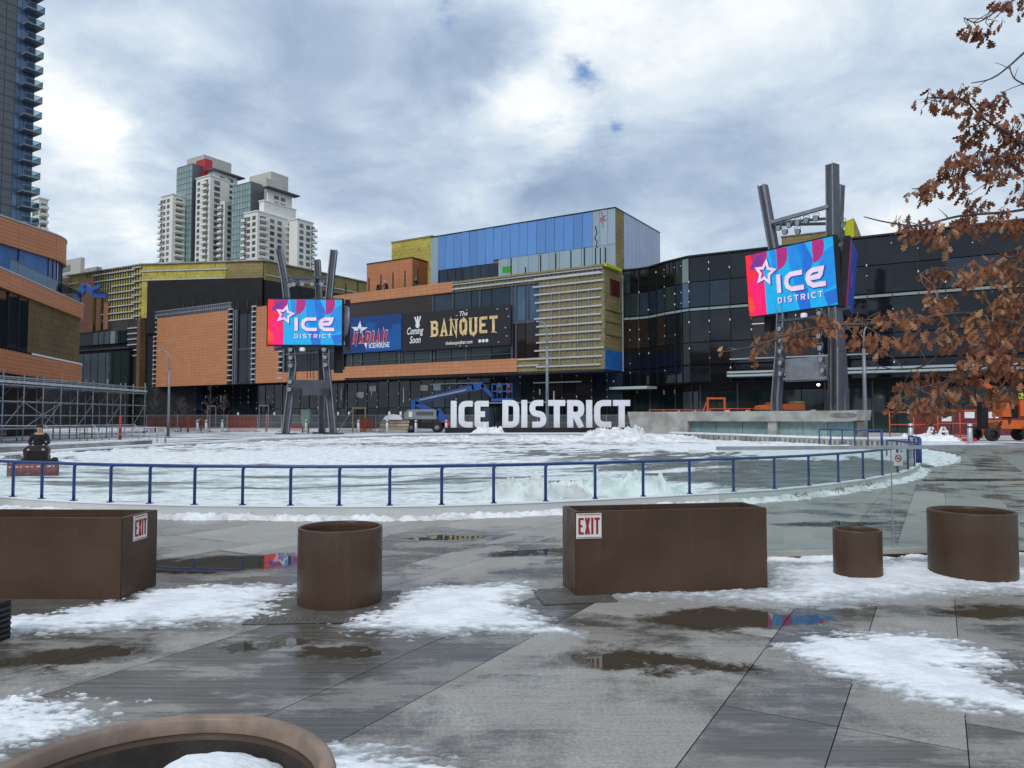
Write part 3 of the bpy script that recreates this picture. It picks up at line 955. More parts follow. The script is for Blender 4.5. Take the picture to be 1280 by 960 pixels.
# snow lying on the near paving
snow_patch('snow', [(-110,772),(60,766),(160,745),(186,735),(300,733),(371,733),(372,748),(348,752),(346,768),(300,777),(200,782),(60,796),(-110,806)], (.022,.018), seed=1, n1=.16, n2=.22)
snow_patch('snow', [(404,778),(440,769),(484,757),(500,738),(570,731),(668,729),(672,741),(646,752),(690,778),(730,794),(640,793),(520,795),(430,788)], (.020,.016), seed=5, n1=.10, n2=.17)
snow_patch('snow', [(772,744),(830,738),(900,736),(962,736),(966,706),(1040,704),(1160,699),(1320,712),(1320,743),(1200,746),(1100,755),(1000,760),(900,755),(810,750)], (.024,.020), seed=9, n1=.10, n2=.16, hmax=.07)
snow_patch('snow', [(965,808),(1000,797),(1080,789),(1150,790),(1220,808),(1258,828),(1238,846),(1300,872),(1320,905),(1200,886),(1120,870),(1040,842),(985,822)], (.013,.012), seed=14, n1=.07, n2=.16, hmax=.03)
snow_patch('snow', [(-120,872),(60,870),(150,888),(130,905),(60,932),(-120,975)], (.012,.011), seed=19, n1=.12, n2=.26, hmax=.03, f2=13, edge=-.05)
snow_patch('snow', [(300,990),(400,936),(480,936),(540,944),(640,975),(560,1010)], (.010,.010), seed=23, n1=.06, n2=.14, hmax=.025)
# slush ploughed against the dasher boards
bank = []
for i, p in enumerate(near[:24]):
    bank.append((p[0], p[1] - .05))
def inset(P, d):
    out = []
    for i, p in enumerate(P):
        a = Vector(P[max(0, i-1)]); b_ = Vector(P[min(len(P)-1, i+1)])
        t = (b_ - a).normalized(); n_ = Vector((t.y, -t.x))
        dd = d(p) if callable(d) else d
        out.append((p[0] + n_.x*dd, p[1] + n_.y*dd))
    return out
outer = inset(near, lambda p: .48 if p[0] < -6.5 else .30)
snow_patch('snow', None, (.035,.03), world=inset(near, .03) + list(reversed(outer)), k=.9, hmax=.12, n1=.10, n2=.12, seed=33, lump=.09, mat='snow_dirty', f1=3.0, f2=7)
# heaps left on the rink
def heap(px, py, rx, ry, h, seed, mat='snow_dirty', res=.05, rough=.5):
    c = G(px, py)
    X, Y = np.meshgrid(np.arange(c.x-rx*1.3, c.x+rx*1.3, res), np.arange(c.y-ry*1.3, c.y+ry*1.3, res))
    q = np.hypot((X-c.x)/rx, (Y-c.y)/ry)
    n_ = fbm(X*1.4/rx*1.3, Y*1.4/ry*1.3, 3, seed) - .5
    m_ = np.abs(fbm(X*2.6, Y*2.6, 5, seed+7, .62) - .5)*2
    H = h*np.minimum(np.clip(1.5*(1.0 - q**2) + n_*1.5, -.2, 2), .8 + n_*.9)
    H = np.where(H > 0, H*(1 - rough*.6 + rough*m_*2.0) + .12*h*(fbm(X*9, Y*9, 3, seed+3)-.5), -.1)
    o = heightmesh('snow_heap', X, Y, H, M[mat], floor=-.02); o['kind'] = 'stuff'
heap(650, 625, .95, .6, .46, 41, 'snow_dirty', .022)
heap(690, 622, .95, .5, .42, 42, 'snow_dirty', .022)
heap(745, 619, .9, .45, .36, 43, 'snow_ice', .022)
heap(785, 620, 1.0, .45, .50, 44, 'snow_ice', .022)
heap(835, 618, .7, .3, .22, 45, 'snow_ice', .022)
heap(1160, 551, 2.2, 2.0, .5, 46, 'snow', .08)
heap(770, 549, 3.0, 2.6, .85, 47, 'snow_dirty', .11)
heap(820, 551, 4.2, 3.0, .55, 48, 'snow_dirty', .11)
heap(700, 551, 4.0, 2.5, .32, 49, 'snow_dirty', .11)
heap(612, 544, 1.8, 1.8, .9, 51, 'snow', .1)
heap(560, 551, 3.5, 2.0, .35, 52, 'snow_dirty', .11)

# snowed-over ground beyond the rink
mb = MB()
mb.poly([(-75, 66, .004), (-21.5, 30, .004), (-20.6, 44, .004), (-18.3, 52, .004), (-14.7, 60, .004), (-9.2, 67, .004), (-2, 71.2, .004), (6, 71.6, .004), (11.3, 68.6, .004), (14.5, 62, .004),
         (19, 51, .004), (21.8, 43, .004), (26, 45, .004), (60, 47, .004), (90, 60, .004), (90, 108, .004), (-110, 135, .004)])
struct(mb.build('snowy_ground', M['farground']))
# ------------------------------------------------------------------ rink railing
def rink_railing():
    L = near[0]
    t = thing('rink_railing', 'curved blue rail with glass panels round the near side of the snowy rink', 'railing', (L[0], L[1], 0))
    P = [Vector((x, y, 0)) for x, y in reversed(left)] + [Vector((x, y, 0)) for x, y in near] + [Vector((17.0, 28.5, 0)), Vector((16.2, 31.5, 0))]
    P[-2] = Vector((13.75, 25.5, 0)); P[-1] = Vector((13.9, 27.2, 0))
    # board
    board = [tuple(p.xy) for p in P]
    mb = MB()
    def strip(mb, P2, d0, d1, z0, z1):
        A = inset(P2, d0); B = inset(P2, d1)
        n = len(A); Lc = 0
        for i in range(n-1):
            L2 = Lc + math.hypot(A[i+1][0]-A[i][0], A[i+1][1]-A[i][1])
            a0, a1, b0, b1 = A[i], A[i+1], B[i], B[i+1]
            mb.poly([(b0[0],b0[1],z0),(b1[0],b1[1],z0),(b1[0],b1[1],z1),(b0[0],b0[1],z1)], [(Lc,z0),(L2,z0),(L2,z1),(Lc,z1)])
            mb.poly([(a1[0],a1[1],z0),(a0[0],a0[1],z0),(a0[0],a0[1],z1),(a1[0],a1[1],z1)])
            mb.poly([(a0[0],a0[1],z1),(b0[0],b0[1],z1),(b1[0],b1[1],z1),(a1[0],a1[1],z1)])
            Lc = L2
    strip(mb, board, -.06, .07, 0.0, .205)
    mb.build('dasher_board', M['kerb'], t, world=True)
    mb = MB(); strip(mb, board, -.075, .085, .206, .226)
    mb.build('board_cap', M['white'], t, world=True)
    top = .90
    mb = MB(); mb.tube([p + Vector((0, 0, top)) for p in P], .030, 10)
    mb.build('top_rail', M['rail_blue'], t, world=True)
    for i, p in enumerate(P):
        mb = MB()
        a = P[max(0, i-1)]; b_ = P[min(len(P)-1, i+1)]
        d = (b_ - a).normalized()
        mb.tube([p + Vector((0, 0, .226)), p + Vector((0, 0, top-.065)), p + d*.012 + Vector((0, 0, top-.025)), p + d*.04 + Vector((0, 0, top-.004))], .029, 8)
        mb.box(p.x-.05, p.x+.05, p.y-.05, p.y+.05, .226, .24)
        mb.build('post', M['rail_blue'], t, world=True)
    for a, b_ in zip(P[:-1], P[1:]):
        d = (b_ - a).normalized()
        mb = MB(); mb.bar(a + d*.035 + Vector((0, 0, .555)), b_ - d*.035 + Vector((0, 0, .555)), .012, .63)
        mb.build('glass_panel', M['pane'], t, world=True)
rink_railing()

# ------------------------------------------------------------------ planters
def exit_plate(mb_, fr, x0, z0, w, h):
    pass
def box_planter(label, A, B, dep, h, sign):
    """A, B: bottom corners of the front face, left to right; hollow with a rim"""
    fr = Frame((A.x, A.y), (B.x-A.x, B.y-A.y))
    L = (B - A).length
    t = thing('rectangular_planter', label, 'planter', fr.o, fr.rot, 'empty bronze planters')
    w = .045
    mb = MB()
    o = [(0, 0), (L, 0), (L, dep), (0, dep)]; i = [(w, w), (L-w, w), (L-w, dep-w), (w, dep-w)]
    for k in range(4):
        a, b_ = o[k], o[(k+1) % 4]; c, d = i[k], i[(k+1) % 4]
        mb.poly([(a[0],a[1],0),(b_[0],b_[1],0),(b_[0],b_[1],h),(a[0],a[1],h)])
        mb.poly([(a[0],a[1],h),(b_[0],b_[1],h),(d[0],d[1],h),(c[0],c[1],h)])
        mb.poly([(d[0],d[1],h-.32),(c[0],c[1],h-.32),(c[0],c[1],h),(d[0],d[1],h)])
    ob = mb.build('planter_shell', M['planter'], t)
    bm = bmesh.new(); bm.from_mesh(ob.data); bmesh.ops.remove_doubles(bm, verts=bm.verts, dist=1e-4)
    es = [e for e in bm.edges if len(e.link_faces) == 2 and e.calc_face_angle(0) > .8]
    bmesh.ops.bevel(bm, geom=es, offset=.008, segments=2, affect='EDGES'); bm.to_mesh(ob.data); bm.free()
    mb = MB(); mb.poly([(w,w,h-.3),(L-w,w,h-.3),(L-w,dep-w,h-.3),(w,dep-w,h-.3)])
    mb.build('soil', M['soil'], t)
    # exit plate
    side, x0, z0, sw, sh = sign
    if side == 'front': Mx = Matrix.Identity(4)
    else: Mx = Matrix.Translation((L, 0, 0)) @ Matrix.Rotation(R(90), 4, 'Z')
    mb = MB(Mx); mb.box(x0, x0+sw, -.012, -.001, z0, z0+sh)
    pl = mb.build('exit_sign', M['sign_white'], t)
    mb = MB(Mx); 
    for q in ((x0+.008, x0+sw-.008, z0+.008, z0+.014), (x0+.008, x0+sw-.008, z0+sh-.014, z0+sh-.008)): mb.box(q[0], q[1], -.015, -.0121, q[2], q[3])
    tk = sw*.085; lw = (sw - .13*sw - tk*1.2 - 3*sw*.045)/3
    word(mb, 'EXIT', x0+sw*.075, z0+sh*.17, sh*.66, lw, sw*.045, tk, -.0155, -.0122)
    mb.build('sign_lettering', M['sign_red'], pl)
a = G(719.5, 746); b_ = G(960, 735.5)
box_planter('long bronze box planter with EXIT plate at the top left of its front', a, b_, .52, .825, ('front', .008, .825-.262, .255, .245))
b2 = G(147, 751); d_ = (Vector((-4.98, 7.31, 0)) - b2).normalized()
b2 = b2 + Vector((.03, 0, 0))
box_planter('long bronze box planter cut by the left edge with EXIT plate on its end', b2 + d_*2.35, b2, .68, .785, ('side', .19, .785-.255, .255, .245))

def round_planter(label, c, r, h, wall=.03, fill=.28, lip=.0, shade_liner=False):
    t = thing('round_planter', label, 'planter', (c[0], c[1], 0), 0, 'empty bronze planters')
    mb = MB()
    mb.lathe([(r*.985, 0), (r, .03), (r, h-.012), (r-.004, h-.003), (r-.012, h), (r-wall+.006, h), (r-wall, h-.006), (r-wall, h-.05), (r-wall-lip, h-.06), (r-wall-lip, h-fill-.02)], n=72)
    mb.build('planter_shell', M['planter'], t)
    if shade_liner:
        mb = MB(); mb.lathe([(r+.002, h-.03), (r+.003, h-.012), (r-.002, h+.001), (r-.012, h+.004), (r-wall+.004, h+.004), (r-wall-.004, h-.004), (r-wall-.005, h-.045)], n=72); mb.build('rim', M['planter_worn_sheen'], t)
        mb = MB(); mb.lathe([(r-wall-.003, h-.052), (r-wall-lip-.004, h-.07), (r-wall-lip-.006, h-fill-.02)], n=72); mb.build('shade_liner', M['soil'], t)  # dark sleeve that paints in the shade inside the planter
    mb = MB(); mb.lathe([(r-wall-lip, h-fill), (r*.5, h-fill+.015), (0.001, h-fill+.01)], n=48)
    mb.build('soil', M['soil'], t)
    return t
round_planter('bronze drum planter between the two long box planters', (-1.64, 7.25), .395, .715)
round_planter('smallest bronze drum planter standing in the snow', (3.78, 8.30), .25, .535)
round_planter('wide bronze drum planter at the right beside the glass barrier', (5.05, 8.33), .43, .735)
FC = (-1.0, 2.10); FR = .505
round_planter('big bronze drum planter in the foreground holding a mound of snow', FC, FR, .745, wall=.043, fill=.24, lip=.012, shade_liner=True)
# snow inside it
X, Y = np.meshgrid(np.arange(-.5, .5, .01), np.arange(-.5, .5, .01))
q = np.hypot(X-.13, Y-.17)
H = .225*np.clip(1 - (q/.36)**2 + .35*(fbm(X*5+3, Y*5, 4, 77)-.5), -.4, 1) + .012*(fbm(X*22, Y*22, 3, 5)-.5)
H = np.where(np.hypot(X, Y) < FR-.06, H, -.2)
o = heightmesh('snow', X, Y, H, M['snow'], floor=-.004); o.location = (FC[0], FC[1], .745-.235); o['kind'] = 'stuff'
# crushed can
def can():
    p = Vector((FC[0]-.13, FC[1]+.0, .745-.19))
    t = thing('crushed_can', 'crushed red and white drink can lying in the foreground planter', 'can', p, R(35))
    mb = MB(Matrix.Rotation(R(90), 4, 'Y'))
    mb.lathe([(.001, -.055), (.026, -.055), (.032, -.046), (.030, -.02), (.026, 0), (.031, .02), (.032, .046), (.026, .055), (.001, .052)], n=20)
    mb.build('can_body', M['white'], t)
    mb = MB(Matrix.Rotation(R(90), 4, 'Y')); mb.lathe([(.0325, -.044), (.0305, -.02), (.0268, 0), (.0312, .012)], n=20)
    mb.build('can_label', M['red'], t)
can()

# grated tree pits under the planters
def tree_pit(label, c, w, d, rot):
    t = thing('tree_grate', label, 'tree grate', (c.x, c.y, 0.004), rot, 'iron tree grates')
    mb = MB(); mb.box(-w/2, w/2, -d/2, d/2, 0, .006); mb.build('frame', M['grate'], t)
    mb = MB()
    n = int(w/.05)
    for i in range(n):
        x = -w/2 + (i+.5)*w/n
        mb.box(x-.012, x+.012, -d/2+.03, -d/2+.16, .0061, .010); mb.box(x-.012, x+.012, d/2-.16, d/2-.03, .0061, .010)
    mb.build('slats', M['grate'], t)
tree_pit('slotted grate round the foot of the drum planter', Vector((-1.7, 7.05, 0)), 1.25, 1.15, R(4))
tree_pit('slotted grate at the left end of the long box planter in the middle', Vector((.60, 7.47, 0)), .72, .62, R(10))
tree_pit('slotted grate in front of the left box planter', Vector((-4.3, 7.1, 0)), 2.6, .7, R(-5))

# ------------------------------------------------------------------ glass barrier
def glass_barrier():
    A = Vector((2.515, 9.22, 0)); B = Vector((11.6, 10.49, 0))
    fr = Frame(A.xy, (B - A).xy); L = (B - A).length
    t = thing('glass_barrier', 'frameless glass barrier with grey cap rail and no smoking sign', 'barrier', A, fr.rot)
    mb = MB(); mb.box(-.03, L, -.06, .16, 0, .115); mb.build('kerb', M['conc'], t)
    mb = MB(); mb.box(-.03, L, -.085, -.062, 0.0, .05); mb.build('drain_channel', M['mull'], t)
    H = 1.352
    mb = MB(); mb.box(-.01, L, -.022, .022, H, H+.045); mb.build('cap_rail', M['galv'], t)
    xs = [0, fr.x(1110), fr.x(1110)+2.25, fr.x(1110)+4.5, L]
    for a, b_ in zip(xs[:-1], xs[1:]):
        mb = MB(); mb.box(a+.006, b_-.006, -.007, .007, .116, H-.001); mb.build('glass_panel', M['pane2'], t)
    for x in xs[1:-1]:
        mb = MB(); mb.box(x-.0045, x+.0045, -.0075, .0075, .116, H-.001); mb.build('joint_seal', M['galv'], t)
    x, z = fr.xz(1122, 574)
    mb = MB(); mb.box(x-.062, x+.062, -.012, -.0085, z-.082, z+.082)
    pl = mb.build('no_smoking_sign', M['sign_white'], t)
    mb = MB()
    n = 28
    for k in range(n):
        a0, a1 = 2*PI*k/n, 2*PI*(k+1)/n
        pr = [(x+.046*math.cos(a0), z+.012+.046*math.sin(a0)), (x+.046*math.cos(a1), z+.012+.046*math.sin(a1)), (x+.037*math.cos(a1), z+.012+.037*math.sin(a1)), (x+.037*math.cos(a0), z+.012+.037*math.sin(a0))]
        mb.extr(pr, -.0155, -.0122)
    mb.ribbon([(x-.029, z+.041), (x+.029, z-.017)], .009, -.0155, -.0122)
    mb.build('prohibition_ring', M['sign_red'], pl)
    mb = MB(); mb.ribbon([(x-.026, z+.008), (x+.026, z+.008)], .009, -.0145, -.0122); mb.ribbon([(x+.022, z+.016), (x+.012, z+.024), (x+.018, z+.032)], .004, -.0145, -.0122)
    mb.build('cigarette_symbol', M['mull'], pl)
glass_barrier()
snow_patch('snow', None, (.03,.025), world=[(2.5, 9.30), (2.45, 9.1), (3.6, 9.1), (4.6, 9.28), (6.6, 9.6), (6.6, 9.75)], k=.8, hmax=.07, n1=.05, n2=.06, seed=61, pad=.2, base=.0)

# dark slatted box at the left edge
def heater():
    p = G(-27, 806)
    t = thing('slatted_box', 'black slatted metal box at the left edge of the paving', 'equipment box', p, R(-8))
    mb = MB(); mb.box(-.16, .095, 0, .2, 0, .30); mb.build('case', M['black'], t)
    for k in range(6):
        mb = MB(); mb.box(.0955, .112, .01, .19, .03+k*.042, .045+k*.042); mb.build('slat', M['charcoal'], t)
    mb = MB(); mb.tube([(.108, -.01, 0), (.108, -.01, .33)], .006, 8); mb.build('edge_bar', M['galv'], t)
heater()
# ------------------------------------------------------------------ the long building under construction
UR = (.846, -.533)            # along its front, to the right (towards the viewer)
VD = (.533, .846)             # away to the right
O = Vector((W(756, 459, 100).x, 100, 0))
FA = Frame(O, UR)
FE = Frame(O, VD)             # its end face: x away from the corner
ZS, ZR = 8.25, 22.3           # soffit of the overhang, roof of the front block
def main_building():
    t = thing('retail_building', 'long orange, black and yellow building under construction with a blue box on its roof', 'building', O, FA.rot)
    x188, x0 = FA.x(188), 0.0
    def part(name, m, *boxes):
        mb = MB()
        for q in boxes: mb.box(*q)
        return mb.build(name, m, t)
    part('upper_wall', M['black'], (x188, -.3, .30, 34, ZS, ZR-.1))
    part('ground_floor_wall', M['black'], (x188, 0, 4.0, 34, 0, ZS-.02))
    part('soffit', M['charcoal'], (x188, -.1, .02, 3.99, ZS-.25, ZS))
    # --- orange cladding
    def clad(pl, pr, zb, zt, y=-.28, m='orange', nm='cladding_panel', d=.55):
        return part(nm, M[m], (FA.x(pl), FA.x(pr), y, y+d, zb, zt))
    clad(198, 286, 8.0, 22.0)
    clad(322, 350, 8.0, 22.0)
    clad(350, 433, 8.0, 9.75)
    clad(433, 647.5, 8.3, 10.2)
    clad(346, 567, 20.75, ZR + .05, y=-.3)
    # window strip behind the screen tower and above the strip
    its = []
    def panes(pl, pr, n, zb, zt, y=.12, gap=.06):
        xa, xb = FA.x(pl), FA.x(pr)
        w = (xb - xa)/n
        return [bx(xa+i*w+gap, xa+(i+1)*w-gap, y, y+.08, zb, zt) for i in range(n)]
    many(t, 'window', panes(350, 430, 4, 9.8, 20.6) + panes(299, 319, 2, 8.3, 14.3) + panes(299, 319, 2, 14.6, 21), M['glass'])
    many(t, 'window', panes(433, 640, 9, 10.25, 12.3), M['glass_teal'])
    many(t, 'window', panes(541, 640, 4, 18.1, 20.6), M['glass_blue'])
    many(t, 'window', panes(640, 674, 2, 15.6, 20.6) , M['glass_tower'])  # bluer pane colour paints in the reflected sky
    many(t, 'window', panes(640, 674, 2, 10.3, 15.2), M['glass_brown'])
    part('brown_panel', M['glass_brown'], (FA.x(430), FA.x(540), -.02, .1, 18.1, 20.7))
    many(t, 'mullion', [bx(FA.x(p)-.13, FA.x(p)+.13, -.04, .13, za, zb) for p, za, zb in
         [(440,10.2,12.3),(452,10.2,12.3),(500,10.2,12.3),(503,10.2,12.3),(539,10.2,12.3),(543,10.2,12.3),(583,10.2,12.3),(640,10.2,20.7),(645,10.2,20.7),(541,18,20.7),(566,18,20.7),(600,18,20.7),(660,15,20.7),(297,8,22),(320,8,22)]], M['steel'])
    many(t, 'transom', [bx(FA.x(640), FA.x(674), -.05, .13, 15.2, 15.55), bx(FA.x(433), FA.x(640), -.05, .1, 10.9, 11.0), bx(FA.x(299), FA.x(320), -.05, .13, 14.3, 14.6), bx(FA.x(350), FA.x(430), -.05, .13, 12.8, 13.1)], M['steel'])
    # metal ladders of framing beside the orange panel
    lad = []
    for pl, pr in ((193.5, 198), (286.5, 292), (316, 321.5), (349.5, 355)):
        xa, xb = FA.x(pl), FA.x(pr)
        for k in range(15):
            z = 8.6 + k*.96
            lad.append(bx(xa, xb, -.35, -.15, z, z+.24))
    many(t, 'framing_rail', lad, M['stud'])
    many(t, 'framing_post', [bx(FA.x(p)-.12, FA.x(p)+.12, -.1, .1, 8, 22) for p in (193.2, 292.3, 295, 315.7, 355.4)], M['steel_lt'])
    rr = []
    xa, xb = FA.x(194), FA.x(290)
    rr.append(bx(xa, xb, -.38, -.1, 22.5, 22.75)); rr.append(bx(xa, xb, -.38, -.1, 23.3, 23.5))
    n = 40
    for i in range(n): 
        x = xa + (xb-xa)*(i+.5)/n
        rr.append(bx(x-.08, x+.08, -.3, -.1, 22.0, 23.5))
    many(t, 'parapet_frame', rr, M['steel_lt'], cap=60)
    # --- insulated block with rails at the right end
    part('insulation', M['olive'], (FA.x(674), 0, -.02, .5, 8.28, ZR-.35), (FA.x(647.6), FA.x(674), -.02, .5, 8.28, 10.2), (FA.x(567.2), FA.x(674), -.02, .5, 20.72, ZR-.35))
    rails, verts = [], []
    xa, xb = FA.x(673), FA.x(754.5)
    for k in range(12):
        z = 8.75 + k*1.13
        rails.append(bx(xa - random.uniform(0, .8), xb + random.uniform(-.4, .2), -.30, -.16, z, z+.21))
    rails += [bx(FA.x(567), xb, -.34, -.16, 21.05, 21.25), bx(FA.x(567), xb, -.34, -.16, 21.75, 21.95), bx(FA.x(648), FA.x(674), -.30, -.16, 9.0, 9.2), bx(FA.x(648), FA.x(674), -.30, -.16, 9.9, 10.1)]
    many(t, 'furring_rail', rails, M['stud'])
    n = 13
    for i in range(n):
        x = xa + .4 + (xb-xa-.5)*i/(n-1)
        verts.append(bx(x-.035, x+.035, -.15, -.03, 8.4, 20.6))
    for p in (690, 700, 723, 737):
        x = FA.x(p); verts.append(bx(x-.07, x+.07, -.20, -.151, 9, 19.4))
    n = 34
    for i in range(n):
        x = FA.x(568) + (xb - FA.x(568))*i/(n-1)
        verts.append(bx(x-.055, x+.055, -.15, -.03, 20.75, ZR-.3))
    many(t, 'stud', verts, M['steel_lt'])
    part('parapet_cap', M['olive'], (FA.x(567.2), .12, -.5, 4.2, ZR-.3, ZR-.02))
    # end face
    mb = MB(Matrix.Rotation(FE.rot - FA.rot, 4, 'Z')); L = FE.x(778)
    mb.box(0.02, L, 0.03, .5, 10.9, ZR-.35); mb.build('end_insulation', M['olive'], t)
    mb = MB(Matrix.Rotation(FE.rot - FA.rot, 4, 'Z')); mb.box(0.05, L+.1, -.05, .45, 8.2, 10.88); mb.build('blue_wrap', M['blue_wrap'], t)
    xa, zt = FE.xz(762.5, 348); xb, zb = FE.xz(774, 372)
    mb = MB(Matrix.Rotation(FE.rot - FA.rot, 4, 'Z')); mb.box(xa, xb, -.10, .0, zb, zt)
    lv = mb.build('louvre', M['louvre'], t)
    mb = MB(Matrix.Rotation(FE.rot - FA.rot, 4, 'Z'))
    for k in range(9):
        z = zb + (zt-zb)*(k+.5)/9; mb.box(xa+.12, xb-.12, -.17, -.101, z-.07, z+.05)
    mb.build('slats', M['darkred'], lv)
    mb = MB(Matrix.Rotation(FE.rot - FA.rot, 4, 'Z'))
    for z in (12.8, 14.6, 16.2): mb.box(.3, L-.6, -.02, .025, z, z+.09)
    mb.build('joint_line', M['mull'], t)
    mb = MB(Matrix.Rotation(FE.rot - FA.rot, 4, 'Z')); mb.box(L-.12, L+.12, -.14, -.03, 8.2, ZR-.6); mb.build('corner_trim', M['spandrel'], t)
    mb = MB(Matrix.Rotation(FE.rot - FA.rot, 4, 'Z')); mb.box(-.3, L*.8, -.5, .3, ZR-.33, ZR+.08); mb.build('membrane_edge', M['lime'], t)
    # --- orange penthouse
    FB = Frame(O + FA.dy*3.0, UR)
    x0_, x1_ = FB.x(458), FB.x(515)
    zt = FB.z(515, 322.5)
    part('penthouse', M['orange_band'], (x0_, x1_, 3.0, 3.0+abs(0)+7.5, ZR-.5, zt))
    part('penthouse_coping', M['mull'], (x0_-.08, x1_+.08, 2.92, 10.58, zt, zt+.16))
    many(t, 'roof_post', [bx(FA.x(p)-.07, FA.x(p)+.07, -.1, .04, ZR, ZR+h) for p, h in ((432,2.0),(447,2.2),(461,2.4),(476,2.6),(491,2.7),(506,2.8),(522,2.8),(577,2.1),(639,2.5),(657,.9),(676,2.4),(695,2.4),(714,2.4),(731,2.6),(745,2.4),(751,2.3),(757.5,2.2))], M['mull'])
    # --- yellow block and blue box
    off = 4.0
    FU = Frame(O + FA.dy*off, UR)
    xl, xr = FU.x(538), FU.x(770)
    zt = FU.z(770, 259.6)
    FY = Frame(O + FA.dy*7, UR)
    xy0, xy1 = FY.x(489), FY.x(540)
    zy = FY.z(537, 296.5)
    part('yellow_block', M['yellow'], (xy0, xy1, 7.0, 30, ZR-1, zy))
    part('roof_cap', M['olive'], (xy0-.1, xy1, 6.9, 30, zy, zy+.25))
    FR_ = Frame(FU.P(xr, 0, 0).xy, VD)
    Lr = FR_.x(826)
    part('rooftop_box', M['olive'], (xl+.2, xr-.05, off+.22, off+Lr-.2, ZR-1.0, zt-.05))
    part('roof_edge', M['mull'], (xl-.05, xr+.05, off-.06, off+Lr+.05, zt, zt+.14))
    zg = FU.z(560, 334); zm = FU.z(700, 311)
    nb = 18
    its, pale = [], []
    xa = FU.x(547.5); xb_ = FU.x(741)
    w = (xb_ - xa)/nb
    for i in range(nb):
        q = xa + i*w
        zlow = 24.3 if q + w < FU.x(623) else 24.6
        its.append(bx(q+.025, q+w-.025, off, off+.2, 25.9 if q+w > FU.x(617) else 25.4, zt-.02))
    many(t, 'blue_panel', its, M['blue_film'])
    for i in range(11):
        xs_ = FU.x(623); w2 = (xr - xs_)/11
        pale.append(bx(xs_+i*w2+.025, xs_+(i+1)*w2-.025, off, off+.2, ZR-.5, 25.86))
    w3 = (xr - xb_)/3
    for i in range(3): pale.append(bx(xb_+i*w3+.025, xb_+(i+1)*w3-.025, off, off+.2, 25.9, zt-.02))
    pale.append(bx(xl, xa-.03, off, off+.2, 23.0, zt-.02))
    many(t, 'pale_panel', pale, M['pale_film'])
    gl = []
    ng = 8; w4 = (FU.x(622) - FU.x(539))/ng
    for i in range(ng): gl.append(bx(FU.x(539)+i*w4+.05, FU.x(539)+(i+1)*w4-.05, off+.08, off+.18, ZR-.3, 25.35))
    many(t, 'roof_window', gl, M['glass_blue'])
    mb = MB(); mb.box(FU.x(628), FU.x(638), off-.02, off+.02, FU.z(633, 341), FU.z(633, 333)); mb.build('green_hatch', mat('hatch_green', (.03, .35, .03), .5), t)
    # scrawl marks on the pale panels
    x, z = FU.xz(753.5, 274.5)
    mb = MB(); mb.ribbon([(x-.25, z+1.2), (x+.1, z+.4), (x-.4, z+.1), (x+.5, z-.1), (x-.05, z-.3), (x+.1, z-1.2)], .12, off-.03, off-.004); mb.ribbon([(x-.5, z-.4), (x+.5, z+.6)], .10, off-.031, off-.005)
    mb.build('red_mark', M['red'], t)
    x, z = FU.xz(745, 296)
    mb = MB(); mb.ribbon([(x-.1, z+1.5), (x+.15, z+.5), (x-.2, z-.2), (x+.2, z-.7), (x, z-1.3), (x+.3, z-1.6)], .14, off-.03, off-.004)
    mb.build('dark_mark', M['mull'], t)
    # right side of the blue box, rounded at the far edge
    Mx = Matrix.Translation(Vector((xr, off, 0))) @ Matrix.Rotation(FE.rot - FA.rot, 4, 'Z')
    mb = MB(Mx); mb.box(.03, FR_.x(780.5), .0, .2, ZR-.6, zt-.02); mb.build('corner_insulation', M['olive'], t)
    xa = FR_.x(780.7); n = 10; w = (Lr - xa)/n
    for i in range(n):
        mb = MB(Mx); mb.box(xa+i*w+.02, xa+(i+1)*w-.02, .0, .2, ZR-3, zt-.02); mb.build('side_panel', M['lav_film'], t)
    # --- ground floor: dark glazing, clips, boards
    gp, ml, cl = [], [], []
    xs = []
    x = x188 + .6
    while x < -1.2: xs.append(x); x += 2.35
    for i, x in enumerate(xs):
        for za, zb in ((.15, 3.3), (3.4, 7.9)):
            gp.append((bx(x+.05, x+2.3, 3.88, 3.96, za, zb), 'glass_teal' if (za < 1 and i % 4 == 1) else ('glass_blue' if random.random() < .15 else 'glass')))
        ml.append(bx(x-.05, x+.05, 3.80, 3.97, 0, 7.9))
    for k in ('glass', 'glass_teal', 'glass_blue'): many(t, 'storefront_pane', [g for g, m_ in gp if m_ == k], M[k])
    many(t, 'storefront_mullion', ml, M['mull'])
    for x in xs:
        for z in (4.6, 5.6, 6.9, 7.7, 3.4):
            if random.random() < .6: cl.append(bx(x-.05, x+.05, 3.70, 3.80, z-.05, z+.05+random.choice((0, 0, .2))))
        if random.random() < .5: cl.append(bx(x+.9, x+1.05, 3.8, 3.87, 5+random.uniform(-1, 2), 5.2+random.uniform(-1, 2)))
    many(t, 'clip', cl, M['clip'])
    many(t, 'foil_sheet', [bx(FA.x(p, 3.9)-.75, FA.x(p, 3.9)+.75, 3.80, 3.86, z, z+.9) for p, z in ((452, 5.2), (467, 6.2), (531, 6.1), (547, 6.1))], M['galv'])
    many(t, 'notice', [bx(FA.x(p, 3.9)-.22, FA.x(p, 3.9)+.22, 3.80, 3.86, 2.2, 2.75) for p in (424, 438, 407, 488, 300, 345, 502)], M['white'])
    many(t, 'canopy_edge', [bx(FA.x(525), FA.x(590), 2.6, 2.9, 6.95, 7.1), bx(FA.x(655), FA.x(715), 2.6, 2.9, 6.7, 6.85), bx(FA.x(560), FA.x(700), 3.4, 3.6, 3.9, 4.05)], M['galv'])
